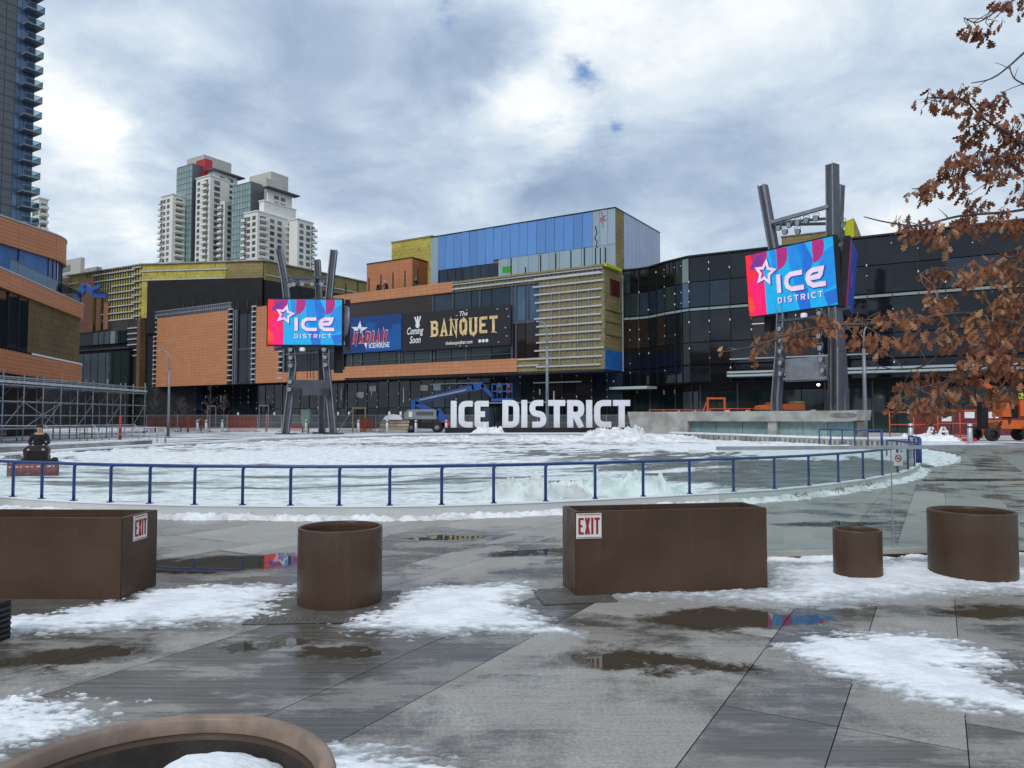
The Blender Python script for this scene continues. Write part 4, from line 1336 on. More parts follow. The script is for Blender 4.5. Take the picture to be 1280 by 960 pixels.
    many(t, 'door_frame', [bx(FA.x(p, 3.9)-1.3, FA.x(p, 3.9)+1.3, 3.6, 3.78, 3.9, 4.15) for p in (268, 333)] + [bx(FA.x(p, 3.9)+d-.1, FA.x(p, 3.9)+d+.1, 3.6, 3.78, 0, 3.9) for p in (268, 333) for d in (-1.3, 1.3)], M['steel_lt'])
    return t
BLD = main_building()

# --- billboards hang on the front
def billboard(name, label, pl, pr, zb, zt, m):
    xa, xb = FA.x(pl, -.5), FA.x(pr, -.5)
    c = FA.P(xa, -.5, 0)
    t = thing(name, label, 'billboard', c, FA.rot)
    mb = MB(); mb.box(0, xb-xa, 0, .14, zb, zt); mb.build('panel', M[m], t)
    return t, xb - xa
t, w = billboard('billboard', 'navy billboard with a white star above red and white lettering', 424, 502.2, 12.35, 18.2, 'board_navy')
mb = MB()
mb.extr([(w*.44, 15.5), (w*.44, 17.2), (w*.60, 17.2), (w*.60, 15.9), (w*.86, 15.9), (w*.86, 16.6), (w-.1, 16.6), (w-.1, 12.5), (w*.44, 12.5)], -.03, -.002); mb.build('skyline_shape', M['board_mid'], t)
def star_pts(cx, cz, r0, r1, rot=0, sx=1.0):
    return [(cx + (r0 if k % 2 == 0 else r1)*math.sin(rot + PI*k/5)*sx, cz + (r0 if k % 2 == 0 else r1)*math.cos(rot + PI*k/5)) for k in range(10)]
cx, cz = w*.34, 16.1
mb = MB(); mb.extr(star_pts(cx, cz, 1.75, .72, .1, 1.25), -.05, -.031); mb.build('star_shadow', M['board_navy'], t)
mb = MB()
S = star_pts(cx, cz, 1.55, .60, .1, 1.25)
mb.extr([S[9], S[0], S[1], (cx+.1, cz+.1)], -.08, -.051); mb.extr([S[1], S[2], S[3], (cx+.15, cz)], -.08, -.051); mb.extr([S[7], S[8], S[9], (cx-.15, cz)], -.08, -.051)
mb.extr([S[3], S[4], (cx+.1, cz-.25)], -.08, -.051)
mb.build('star', M['white'], t)
mb = MB(); word(mb, 'CANADIAN', .2, 13.85, 1.95, 1.16, .26, .50, -.10, -.081, wI=.50, shear=.12); mb.build('name_outline', M['white'], t)
mb = MB(); word(mb, 'CANADIAN', .25, 13.93, 1.78, 1.06, .36, .38, -.13, -.101, wI=.40, shear=.12); mb.build('name_lettering', M['crimson'], t)
mb = MB(); word(mb, 'ICEHOUSE', w*.50, 13.0, .78, .52, .09, .15, -.10, -.081, wI=.15); mb.build('subtitle_lettering', M['white'], t)
mb = MB(); mb.extr([(w*.42, 13.9), (w*.47, 13.9), (w*.46, 12.9)], -.10, -.081); mb.build('star_point', M['white'], t)

t, w = billboard('billboard', 'black billboard with big gold lettering and white Coming Soon script', 502.9, 638.5, 12.15, 18.0, 'board_black')
mb = MB(); fontmesh(mb, 'Coming', w*.045, 14.75, 1.55, -.05, bold=.03, shear=.25, sx=.66); fontmesh(mb, 'Soon', w*.075, 13.35, 1.55, -.05, bold=.03, shear=.25, sx=.70); mb.build('coming_soon_lettering', M['white'], t)
mb = MB()
bxc, bz = w*.155, 16.35
for dx, dz, ang in ((-.45, .2, -.55), (0, .45, 0), (.45, .3, .5)):
    mb.ribbon([(bxc+dx*.4, bz), (bxc+dx*.75, bz+.55), (bxc+dx*1.3, bz+1.0+dz*.4)], .26, -.05, -.01)
mb.extr([(bxc+.42*math.cos(k*PI/8), bz-.25+.42*math.sin(k*PI/8)) for k in range(16)], -.06, -.011)
mb.build('pin_emblem', M['white'], t)
mb = MB(); word(mb, 'BANQUET', w*.285, 14.05, 2.55, 1.50, .30, .54, -.06, -.002, True); mb.build('name_edge', M['gold_edge'], t)
mb = MB(); word(mb, 'BANQUET', w*.285+.05, 14.12, 2.41, 1.40, .40, .42, -.10, -.061, True); mb.build('name_lettering', M['gold'], t)
mb = MB(); fontmesh(mb, 'The', w*.545, 16.95, 1.0, -.05, bold=.01, shear=.3); mb.build('article_lettering', M['white'], t)
mb = MB(); fontmesh(mb, 'thebanquetbar.com', w*.425, 12.75, .74, -.05, bold=.012, sx=.86)
for k in range(3):
    c_ = w*.735 + k*.62
    mb.extr([(c_+.26*math.cos(q*PI/8), 13.0+.26*math.sin(q*PI/8)) for q in range(16)], -.05, -.01)
mb.build('website_lettering', M['white'], t)
many(t, 'clip', [bx(w*a-.06, w*a+.06, -.2, -.01, z, z+.12) for a, z in ((.53,17.0),(.56,17.5),(.62,17.7),(.89,17.4),(.97,17.3),(.985,16.2),(.86,16.4),(.52,12.7),(.56,12.4),(.62,12.3),(.90,12.6),(.97,13.4),(.96,14.6),(.88,14.0))], M['clip'])

# --- the upper storeys behind, at the left
def upper_block():
    Hh = 33.3
    p1, p2, p3, p4 = W(89, 344, 167), W(179, 330, 154.6), W(330, 325, 150.7), W(457, 352, 175)
    t = thing('upper_storeys', 'yellow and black upper storeys with bare framing behind the orange panels', 'building', (p2.x, p2.y, 0))
    pts = [(p.x, p.y) for p in (p1, p2, p3, p4)] + [(p4.x+5, p4.y+40), (p1.x-5, p1.y+40)]
    mb = MB(); mb.prism(pts, 0, Hh-.3); mb.build('core_wall', M['black'], t, world=True)
    def face(P, Q):
        return Frame((P.x, P.y), (Q.x-P.x, Q.y-P.y)), (Vector((Q.x, Q.y)) - Vector((P.x, P.y))).length
    def pb(nm, fr, m, *bs):
        mb = MB(Matrix.Translation(fr.o) @ Matrix.Rotation(fr.rot, 4, 'Z'))
        for q in bs: mb.box(*q)
        return mb.build(nm, M[m], t, world=True)
    fr, L = face(p2, p3)
    xm = fr.x(282)
    pb('yellow_insulation', fr, 'yellow', (0, xm, -.4, 0, 29.9, Hh), (-.0, fr.x(185.5), -.4, 0, 22.2, 29.9))
    pb('olive_insulation', fr, 'olive', (xm, L, -.39, 0, 29.9, Hh))
    pb('black_band', fr, 'black', (fr.x(185.5), L, -.6, 0, 19, 29.9))
    pb('framing_rail', fr, 'stud', (0, xm+.5, -.6, -.45, 31.8, 32.05)); pb('framing_rail', fr, 'stud', (-.4, xm, -.6, -.45, 29.95, 30.15))
    for k in range(9):
        x = fr.x(232) + k*(fr.x(335)-fr.x(232))/9; pb('roof_post', fr, 'charcoal', (x-.09, x+.09, -.8, -.62, 22, 25.2))
    pb('roof_cap', fr, 'conc', (-.5, L+.2, -.75, .2, Hh, Hh+.22))
    fr, L = face(p3, p4)
    pb('olive_insulation', fr, 'olive', (0, L, -.4, 0, 29.5, Hh)); pb('black_band', fr, 'black', (0, L, -.6, 0, 20, 29.5))
    pb('framing_rail', fr, 'stud', (0, L, -.6, -.45, 30.4, 30.6)); pb('roof_cap', fr, 'conc', (-.2, L, -.75, .2, Hh, Hh+.22))
    fr, L = face(p1, p2)
    pb('yellow_insulation', fr, 'yellow', (0, L, -.4, 0, 21.9, Hh-.05))
    pb('roof_cap', fr, 'conc', (-.5, L+.4, -.8, .2, Hh-.04, Hh+.2))
    pb('dark_panel', fr, 'charcoal', (fr.x(99), fr.x(163), -.5, 0, 17.4, 21.9))
    rails = []
    for k in range(8):
        z = 22.2 + k*1.45
        a = fr.x(128) + random.uniform(0, 4); pb('framing_rail', fr, 'stud', (a if k not in (6, 7) else fr.x(118), fr.x(173)-.5, -.75, -.55, z, z+.26))
        pb('framing_rail', fr, 'stud', (fr.x(168), L+.3, -.8, -.6, z+.35, z+.65))
    for k in range(6):
        z = 14.4 + k*1.15; pb('framing_rail', fr, 'stud', (fr.x(164), fr.x(178), -.8, -.6, z, z+.25))
    for k in range(22):
        x = fr.x(110) + k*(L - fr.x(110))/22; pb('stud', fr, 'charcoal', (x-.16, x+.16, -.5, -.42, 22, Hh-.1))
    for (a, b_, za, zb) in ((80, 88.5, 24, Hh-.4), (102, 120, 20.2, Hh-1.2), (124.5, 129.5, 20.4, 28.0), (134, 139, 20.5, 26.2)):
        pb('orange_panel', fr, 'orange_pale', (fr.x(a), fr.x(b_), -.85, -.6, za, zb))
    for z in (26, 27.5, 29, 31.3): pb('framing_rail', fr, 'stud', (fr.x(89), fr.x(101), -.75, -.6, z, z+.25))
    pb('insulated_column', fr, 'ply', (fr.x(178.3), L+1.2, -1.2, .2, 6.8, 21.9)); pb('stud_column', fr, 'charcoal', (fr.x(163.5), fr.x(178), -.5, 0, 6.5, 22))
    # glazed wing below
    xa, xb = fr.x(97, -1.4), fr.x(163, -1.4)
    n = 7; w = (xb-xa)/n
    for i in range(n): pb('window', fr, 'glass_teal', (xa+i*w+.1, xa+(i+1)*w-.1, -1.5, -1.4, 8.3, 15.4 if i < 6 else 15.4))
    pb('wing', fr, 'black', (fr.x(20), xb, -1.39, 0, 0, 16.0)); pb('wing_roof', fr, 'charcoal', (xa-.3, xb+.3, -1.9, -.2, 16.0, 16.3))
    n = 6
    for i in range(n): pb('window', fr, 'glass_sky' if i == 3 else 'glass_teal', (fr.x(120)+i*(fr.x(163)-fr.x(120))/n+.15, fr.x(120)+(i+1)*(fr.x(163)-fr.x(120))/n-.15, -.6, -.5, 17.4, 20.0))
    return t
upper_block()

# ------------------------------------------------------------------ dark curved glass building, right
def glass_building():
    key = [(775.5,105.6),(788,105.0),(800,104.3),(812,103.2),(822,101.6),(832,99.9),(845,98.3),(853,97.3),(862,96.3)]
    P = [W(px, 400, Y) for px, Y in key]
    last = P[-1]
    d = Vector((.862, -.507, 0)).normalized()
    while last.x < 80:
        last = last + d*2.6; P.append(last.copy())
    P = [Vector((p.x, p.y, 0)) for p in P]
    t = thing('glass_building', 'dark curved building of black glass behind the right screen tower', 'building', P[0])
    Zt = 22.45
    back = [Vector((p.x + 14, p.y + 40, 0)) for p in (P[-1], P[0])]
    # recessed ground floor, then the drum above
    def offset(P, o):
        return inset([p.xy for p in P], -o)
    q = offset(P, .25)
    mb = MB(); mb.prism([tuple(p) for p in q] + [(b_.x, b_.y) for b_ in back], 6.2, Zt-.1); mb.build('upper_wall', M['black'], t, world=True)
    q = offset(P, 3.0)
    mb = MB(); mb.prism([tuple(p) for p in q] + [(b_.x, b_.y) for b_ in back], 0, 6.19); mb.build('ground_floor_wall', M['black'], t, world=True)
    L0 = t.location
    panes = {k: [] for k in ('glass', 'glass_teal', 'glass_blue', 'glass_brown', 'glass_sky', 'glass_tower')}
    mul, clip, spand = [], [], []
    def add(lst, A, B, o, th, z0, z1, g=0.0):
        dd = (B - A); L = dd.length; dn = dd/L; nn = Vector((-dn.y, dn.x, 0))
        c = (A + B)/2 + nn*o - L0
        lst.append(((c.x, c.y, (z0+z1)/2), (L - 2*g, th, z1 - z0), math.atan2(dn.y, dn.x)))
    rows = [(6.3, 8.35), (8.55, 11.3), (11.4, 15.35), (15.95, 19.1), (19.2, Zt-.15)]
    nseg = len(P) - 1
    for i in range(nseg):
        A, B = P[i], P[i+1]
        for r_, (za, zb) in enumerate(rows):
            k = 'glass'  # pane colours paint in reflections: pale sky, blue, brown buildings opposite
            u = random.random()
            if i == 7 and r_ == 4: k = 'glass_sky'
            elif i == 6 and r_ == 4: k = 'glass_teal'
            elif i < 9 and r_ == 3: k = random.choice(('glass_blue', 'glass_blue', 'glass_teal', 'glass_tower'))
            elif r_ == 2 and i < 12: k = 'glass_brown' if u < .5 else 'glass'
            elif r_ == 3 and u < .2: k = 'glass_blue'
            elif u < .06: k = 'glass_blue'
            elif u < .1: k = 'glass_teal'
            add(panes[k], A, B, .0, .08, za, zb, .035)
        d_ = (B - A).normalized(); nn = Vector((-d_.y, d_.x, 0))
        c = A - nn*.06 - L0
        mul.append(((c.x, c.y, (6.3+Zt)/2), (.09, .20, Zt-6.3), math.atan2(d_.y, d_.x)))
        add(spand, A, B, -.08, .14, 15.46, 15.76, .01)
        for z in (8.0, 9.3, 10.6, 12.6, 14.0, 16.6, 18.0, 19.2, 20.6, 21.5):
            if random.random() < (.45 if i < 12 else .24):
                cc = A - nn*.20 - L0; clip.append(((cc.x, cc.y, z), (.11, .08, random.choice((.10, .10, .24))), math.atan2(d_.y, d_.x)))
    for k in panes: many(t, 'window', panes[k], M[k])
    many(t, 'mullion', mul, M['mull']); many(t, 'spandrel', spand, M['spandrel_dim']); many(t, 'clip', clip, M['clip'])
    # canopy and ledges on the straight part
    def strip(nm, m, i0, i1, o, th, z0, z1):
        A, B = P[i0], P[i1]; lst = []
        add(lst, A, B, o, th, z0, z1); many(t, nm, lst, M[m])
    strip('canopy', 'spandrel', 10, nseg, -1.0, 2.2, 6.75, 7.0); strip('canopy_rail', 'spandrel', 10, nseg, -1.9, .2, 7.15, 7.4)
    strip('ledge', 'galv', 10, 16, -.7, .25, 8.9, 9.05)
    strip('entry_canopy', 'spandrel', 0, 4, -1.6, 2.6, 5.6, 5.95)
    strip('interior_light', 'clip', 11, 12, -.1, .1, 13.2, 13.32); strip('interior_light', 'clip', 15, 16, -.1, .1, 12.3, 12.42); strip('interior_light', 'clip', 26, 27, -.1, .1, 12.6, 12.72)
    # sloping stair underside behind the glass at the right
    A, B = P[22], P[29]
    mb = MB(); nn = Vector((-.507, -.862, 0))*.25
    mb.bar(A + nn + Vector((0, 0, 16.2)), B + nn + Vector((0, 0, 21.3)), .3, 1.6); mb.build('stair_soffit', M['charcoal'], t, world=True)
    mb = MB(); mb.bar(A + nn*1.6 + Vector((0, 0, 17.05)), B + nn*1.6 + Vector((0, 0, 22.1)), .12, .14); mb.build('stair_rail', M['steel_lt'], t, world=True)
    q = offset(P, 3.0)
    gp, gm, gc = [], [], []
    for i in range(nseg):
        A = Vector((q[i][0], q[i][1], 0)); B = Vector((q[i+1][0], q[i+1][1], 0))
        add(gp, A, B, -.1, .08, .1, 5.2, .06)
        if i % 2 == 0: add(gm, A, A + (B-A)*.07, -.2, .2, 0, 6.1)
        if random.random() < .4: add(gc, A + (B-A)*.4, A + (B-A)*.62, -.2, .05, 2.2, 2.7)
        if random.random() < .5: add(gc, A, A + (B-A)*.06, -.3, .1, 4.4+random.random(), 4.6+random.random())
    many(t, 'storefront_pane', gp, M['glass_teal']); many(t, 'storefront_mullion', gm, M['steel']); many(t, 'notice', gc, M['clip'])
    # coping
    for i in range(nseg):
        pass
    q2 = offset(P, -.2); q3 = offset(P, 1.0)
    mb = MB(); mb.prism([tuple(p) for p in q2] + [tuple(p) for p in reversed(q3)], Zt, Zt+.2); mb.build('coping', M['mull'], t, world=True)
    return P
GB = glass_building()
def roof_hut():
    p = W(977, 305, 112)
    t = thing('roof_hut', 'olive insulated hut on the roof behind the right screen tower', 'roof hut', (p.x, p.y, 22))
    fr = Frame((p.x, p.y), (.86, -.5))
    Mx = Matrix.Rotation(fr.rot, 4, 'Z')
    w = fr.x(1056); 
    mb = MB(Mx); mb.box(0, w, 0, 6, 0, fr.z(977, 297)-22); mb.build('wall', M['olive'], t)
    mb = MB(Mx); mb.box(-.1, w+.1, -.1, 6.1, fr.z(977, 297)-22, fr.z(977, 297)-21.8); mb.build('roof', M['conc_dark'], t)
    for k in range(4): 
        mb = MB(Mx); x = fr.x(1017+4*k); mb.box(x-.06, x+.06, -.5, -.4, 0, 4.6); mb.build('vent_pipe', M['galv'], t)
    p2 = W(1056, 300, 108)
    t = thing('roof_hut', 'bright lime yellow stair hut on the roof right of the screen tower', 'roof hut', (p2.x, p2.y, 22))
    fr = Frame((p2.x, p2.y), (.86, -.5)); x1 = fr.x(1070); zt = fr.z(1056, 277) - 22
    mb = MB(Matrix.Rotation(fr.rot, 4, 'Z')); mb.extr([(0, 0), (x1, 0), (x1, zt+.4), (0, zt)], 0, .3); mb.build('front_wall', M['lime'], t)
    mb = MB(Matrix.Rotation(fr.rot, 4, 'Z')); mb.extr([(x1+.01, 0), (x1+2.6, 0), (x1+.01, zt+.3)], .05, 4); mb.build('side_wall', M['olive'], t)
roof_hut()

# ------------------------------------------------------------------ curved orange building, left
def round_building():
    t = thing('curved_building', 'curved building with orange bands and dark windows at the left edge', 'building', (-44, 74, 0))
    def path(C, r, d, back, sweep, n=22):
        dv = Vector(d).normalized(); nr = Vector((dv.y, -dv.x))
        s = Vector(C) + nr*r
        pts = [s - dv*back*(1 - k/8)*(1.9 if k == 0 else 1) for k in range(8)]
        a0 = math.atan2(nr.y, nr.x)
        for k in range(n+1):
            a = a0 + R(sweep)*k/n
            pts.append(Vector(C) + Vector((math.cos(a), math.sin(a)))*r)
        return pts
    low = path((-51.3, 75.5), 7.0, (-.225, .974), 33, 150)
    upp = path((-49.3, 70.8), 6.0, (.10, .993), 30, 150)
    def wall(nm, P2, z0, z1, m, o=0.0, th=.5):
        A = inset(P2, -o) if o else [tuple(p) for p in P2]
        B = inset(A, -th)
        mb = MB(); Lc = 0
        for i in range(len(A)-1):
            L2 = Lc + math.hypot(A[i+1][0]-A[i][0], A[i+1][1]-A[i][1])
            a0, a1, b0, b1 = A[i], A[i+1], B[i], B[i+1]
            mb.poly([(a0[0],a0[1],z0),(a1[0],a1[1],z0),(a1[0],a1[1],z1),(a0[0],a0[1],z1)], [(Lc,z0),(L2,z0),(L2,z1),(Lc,z1)])
            mb.poly([(a0[0],a0[1],z1),(a1[0],a1[1],z1),(b1[0],b1[1],z1),(b0[0],b0[1],z1)])
            mb.poly([(b0[0],b0[1],z0),(b1[0],b1[1],z0),(a1[0],a1[1],z0),(a0[0],a0[1],z0)])
            Lc = L2
        return mb.build(nm, M[m], t, world=True)
    # note: the outline runs with the street on its right hand
    def solid(nm, P2, z0, z1, m, o):
        A = inset(P2, -o)
        mb = MB(); mb.prism([tuple(p) for p in A] + [(-90, 75), (-90, 40)], z0, z1); mb.build(nm, M[m], t, world=True)
    solid('upper_core', upp, 13.2, 18.8, 'black', .7); solid('middle_core', low, 5.5, 13.1, 'black', .7); solid('ground_floor_wall', low, 0, 5.45, 'black', 3.5)
    wall('cladding_band', upp, 16.75, 19.05, 'orange_band'); wall('coping', upp, 19.06, 19.2, 'spandrel', -.06, .7)
    wall('cladding_band', low, 12.05, 13.5, 'orange_band'); wall('coping', low, 13.51, 13.62, 'spandrel', -.05, .6)
    wall('cladding_band', low, 5.35, 7.2, 'orange_band'); wall('ledge', low[5:], 7.21, 7.36, 'white', -.05, .6)
    wall('board_wall', low[5:], 7.37, 12.04, 'ply', .3, .2)
    L0 = t.location
    def panes(P2, z0, z1, o, i0, i1, mats_, n=1):
        A = inset(P2, -o)
        out = {}
        for i in range(i0, i1):
            for s in range(n):
                a = Vector((A[i][0], A[i][1], 0)); b_ = Vector((A[i+1][0], A[i+1][1], 0))
                p = a + (b_-a)*(s/n); q = a + (b_-a)*((s+1)/n)
                dd = q-p; c = (p+q)/2 - L0
                out.setdefault(random.choice(mats_), []).append(((c.x, c.y, (z0+z1)/2), (dd.length-.10, .08, z1-z0), math.atan2(dd.y, dd.x)))
                m_ = p - L0
                out.setdefault('mull', []).append(((m_.x, m_.y, (z0+z1)/2), (.10, .22, z1-z0), math.atan2(dd.y, dd.x)))
        for k, v in out.items(): many(t, 'mullion' if k == 'mull' else 'window', v, M[k])
    panes(low, 7.2, 12.05, .35, 0, 5, ['glass', 'glass', 'glass_teal'], 2)
    panes(upp, 13.62, 16.75, .4, 6, 12, ['glass_blue_reflect'], 1); panes(upp, 13.62, 16.75, .4, 12, 30, ['glass_teal', 'glass'], 1)
    wall('brown_panel', upp[:7], 13.55, 16.75, 'louvre', .35, .2)
    panes(low, .1, 5.3, 3.3, 0, 6, ['glass', 'glass_blue', 'glass'], 1)
    # terrace rail
    A = inset(low, -.25)
    for i in range(4, len(A)-1):
        a = Vector((A[i][0], A[i][1], 14.2)); b_ = Vector((A[i+1][0], A[i+1][1], 14.2))
        mb = MB(); mb.bar(a, b_, .03, 1.1); mb.build('rail_glass', M['pane_balcony'], t, world=True)
    mb = MB(); mb.tube([(p[0], p[1], 14.78) for p in A[4:]], .04, 6); mb.build('handrail', M['steel'], t, world=True)
round_building()

# ------------------------------------------------------------------ towers
def far_windows(t, fr, rows, cols, z0, dz, x0, dx, w, h, m, y=-.12, mat_='win_far'):
    many(t, 'window', [bx(x0+i*dx-w/2, x0+i*dx+w/2, y, y+.2, z0+j*dz, z0+j*dz+h) for i in range(cols) for j in range(rows)], M[mat_])

def glass_tower():
    P = W(-30, 200, 138); fr = Frame((P.x, P.y), VD); P.z = 0
    t = thing('apartment_tower', 'blue glass apartment tower with projecting balconies at the left edge', 'tower', P, fr.rot)
    xc = fr.x(35)
    x10 = fr.x(10)
    zb, zt = 20, 100
    def part(nm, m, *bs):
        mb = MB()
        for q in bs: mb.box(*q)
        return mb.build(nm, M[m], t)
    part('core', 'black', (-3, xc-.1, .2, 18, 0, zt))
    dz = 3.02; z0 = 36.4
    fl = [z0 + k*dz for k in range(-6, 17)]
    gl, dk, mu = [], [], []
    for z in fl:
        n = 4
        w = (xc - x10)/n
        for i in range(n): gl.append(bx(x10+i*w+.03, x10+(i+1)*w-.03, .02, .12, z+.22, z+dz-.05))
        w = (x10+3)/5
        for i in range(5):
            dk.append(bx(-3+i*w+.04, -3+(i+1)*w-.04, .02, .12, z+.22, z+dz*.5)); dk.append(bx(-3+i*w+.04, -3+(i+1)*w-.04, .02, .12, z+dz*.5+.06, z+dz-.05))
    many(t, 'window', gl, M['glass_tower_bright']); many(t, 'dark_panel', dk, M['slate_far'])
    # corner return
    gl2 = []
    for z in fl: gl2.append(bx(xc-.1, xc+.02, .3, 4, z+.22, z+dz-.05))
    many(t, 'corner_window', gl2, M['glass_tower'])
    many(t, 'floor_edge', [bx(-3, xc+.05, -.02, .3, z-.02, z+.18) for z in fl], M['steel'])
    for k, z in enumerate(fl):
        o = part('balcony', 'steel_lt', (xc-2.6, xc+.6, -2.0, 1.2, z-.05, z+.16)) 
        mb = MB(); mb.box(xc-2.55, xc+.58, -1.98, -1.94, z+.2, z+1.15); mb.box(xc+.54, xc+.58, -1.92, 1.1, z+.2, z+1.15); mb.build('rail_glass', M['pane_balcony'], o)
        mb = MB(); mb.bar((xc-2.55, -1.96, z+1.2), (xc+.58, -1.96, z+1.2), .07, .07); mb.bar((xc+.56, -1.92, z+1.2), (xc+.56, 1.1, z+1.2), .07, .07)
        for a in (-2.5, -.8, .56): mb.bar((xc+a, -1.96, z+.16), (xc+a, -1.96, z+1.2), .05, .05)
        mb.build('handrail', M['steel_lt'], o)
glass_tower()

def px_box(pl, pc, pr, ytop, Yc):
    """near vertical edge at pixel pc and distance Yc; left face runs to pl, right face to pr"""
    c = W(pc, ytop, Yc)
    fl = Frame((c.x, c.y), UR); fr = Frame((c.x, c.y), VD)
    return c, fl, fr, -fl.x(pl), fr.x(pr), c.z

def block_tower(name, label, vols, root, base=0):
    c0 = W(root[0], 300, root[1])
    fl0 = Frame((c0.x, c0.y), UR)
    t = thing(name, label, 'tower', (c0.x, c0.y, 0), fl0.rot)
    A = FE.rot - FA.rot
    Rv = Matrix.Rotation(-fl0.rot, 4, 'Z')
    for v in vols:
        c, fl, fr, lu, lv, zt = px_box(*v['box'])
        rel = Rv @ (Vector((c.x, c.y, 0)) - Vector((c0.x, c0.y, 0)))
        zb = v.get('zb', base)
        if 'yb' in v: zb = W(v['box'][1], v['yb'], v['box'][4]).z
        mb = MB(Matrix.Translation(rel)); 
        # skewed little: the two faces are square to each other
        mb.box(-lu, 0, 0, lv, zb, zt)
        o = mb.build(v.get('n', 'wall'), M[v.get('m', 'offwhite')], t)
        if v.get('cap'): 
            mb = MB(Matrix.Translation(rel)); mb.box(-lu-.4, .4, -.4, lv+.4, zt, zt+.6); mb.build('parapet', M[v['cap']], t)
        dz = v.get('dz', 3.4)
        win = []
        for face, spec in (('L', v.get('L')), ('R', v.get('R'))):
            if not spec: continue
            for (fx, w, h, kind) in spec:
                z = zt - v.get('top', 3.0)
                while z > max(zb, 40):
                    if face == 'L': cx, cy = -lu*(1-fx), 0
                    else: cx, cy = 0, lv*fx
                    if kind == 'w':
                        if face == 'L': win.append((Vector((cx, -.02, z)) + rel, (w, .3, h), 0))
                        else: win.append((Vector((.02, cy, z)) + rel, (.3, w, h), 0))
                    elif kind == 'b':
                        mb = MB(Matrix.Translation(rel))
                        if face == 'L':
                            mb.box(cx-w/2, cx+w/2, -1.7, 0, z-1.5, z-1.2); mb.box(cx-w/2, cx+w/2, -1.7, -1.6, z-1.2, z-.25)
                        else:
                            mb.box(0, 1.7, cy-w/2, cy+w/2, z-1.5, z-1.2); mb.box(1.6, 1.7, cy-w/2, cy+w/2, z-1.2, z-.25)
                        mb.build('balcony', M['offwhite'], t)
                        if face == 'L': win.append((Vector((cx, -.02, z+.2)) + rel, (w*.7, .3, 1.9), 0))
                        else: win.append((Vector((.02, cy, z+.2)) + rel, (.3, w*.7, 1.9), 0))
                    z -= dz
        if win: many(t, 'window', win, M['win_far'])
        if v.get('curtain'):
            face, m, n, hh = v['curtain']
            its = []
            z = zt - .8
            w = lu/n
            while z > max(zb, 40):
                for i in range(n): its.append((Vector((-lu + (i+.5)*w, -.15, z-hh/2)) + rel, (w-.25, .3, hh-.25), 0))
                z -= hh
            many(t, 'glazing', its, M[m])
        if v.get('canopy'):
            mb = MB(Matrix.Translation(rel)); mb.box(-lu-.5, 3.2, -2.5, lv+3.0, zt-2.0, zt-1.3); 
            mb.build('roof_canopy', M['steel'], t)
    return t
Y1 = 420
block_tower('apartment_tower', 'pale apartment tower with a red fin and glass strip near its top', [
    dict(box=(230, 255, 286, 193, Y1+22), n='penthouse', m='stucco2', yb=235),
    dict(box=(241, 257, 262, 198, Y1+10), n='red_fin', m='red', yb=222),
    dict(box=(217.5, 241, 253, 204, Y1+6), n='glass_wing', m='slate_far', curtain=('L', 'glass_pool', 6, 3.4)),
    dict(box=(256, 267, 294, 209.5, Y1+8), n='upper_wall', m='offwhite', yb=330, R=[(.35, 3.0, 1.7, 'w'), (.72, 3.0, 1.7, 'w')], top=4.5, canopy=1),
    dict(box=(242, 263, 284, 219.5, Y1-1), cap='white', L=[(.2, 2.2, 1.9, 'w'), (.72, 5.2, 1.9, 'b')], R=[(.35, 3.6, 2.2, 'w')]),
    dict(box=(199, 216, 231, 243, Y1+2), cap='white', L=[(.0, 2.6, 1.9, 'b'), (.25, 2.2, 1.9, 'w'), (.62, 2.2, 1.9, 'w')], R=[(.45, 5.6, 1.9, 'b')]),
    dict(box=(273, 281, 290, 251, Y1-3), L=[(.35, 3.6, 1.9, 'b')], R=[(.5, 2.2, 2.0, 'w')]),
    ], (242, Y1))
Y2 = 400
block_tower('apartment_tower', 'pale stepped apartment tower with a green glass wall left of its corner', [
    dict(box=(309, 339, 358, 214, Y2+22), n='penthouse', m='stucco2', yb=255),
    dict(box=(296, 333, 352, 222, Y2+14), n='service_block', m='stucco2', yb=262),
    dict(box=(288, 314, 326, 226.5, Y2+7), n='glass_wing', m='slate_far', curtain=('L', 'glass_pool', 7, 3.4)),
    dict(box=(331, 335, 363, 231.5, Y2+8), n='upper_wall', m='offwhite', yb=275, R=[(.35, 3.0, 1.8, 'w'), (.62, 3.0, 1.8, 'w')], top=5.5, canopy=1),
    dict(box=(322, 330, 368, 251, Y2+5), n='terrace_wall', cap='white', yb=290),
    dict(box=(303, 322, 374, 264, Y2), cap='white', L=[(.1, 3, 1.9, 'b'), (.35, 2.6, 2.0, 'w'), (.75, 2.6, 2.0, 'w')], R=[(.12, 5.5, 1.9, 'b'), (.33, 2.8, 2.0, 'w'), (.50, 2.8, 2.0, 'w'), (.80, 9, 1.9, 'b')], top=3.2),
    dict(box=(360, 372, 390, 274, Y2+4), cap='white', R=[(.25, 2.6, 2.0, 'w'), (.68, 2.6, 2.0, 'w'), (1.0, 3.5, 1.9, 'b')]),
    ], (314, Y2))
block_tower('apartment_tower', 'small beige tower half hidden behind the blue glass tower', [
    dict(box=(36, 49, 56, 248, 330), cap='white', L=[(.3, 2.2, 1.9, 'w'), (.75, 2.2, 1.9, 'w')], R=[(.5, 3.2, 1.9, 'b')], dz=3.2)], (49, 330))
block_tower('office_block', 'grey low rooftop block behind the bare framed corner', [
    dict(box=(70, 101, 104, 321.5, 260), m='stucco2', L=[(.4, 5, 2.2, 'w')]), dict(box=(84, 121, 126, 333, 255), m='conc', L=[(.7, 6, 2.0, 'w')])], (101, 260))
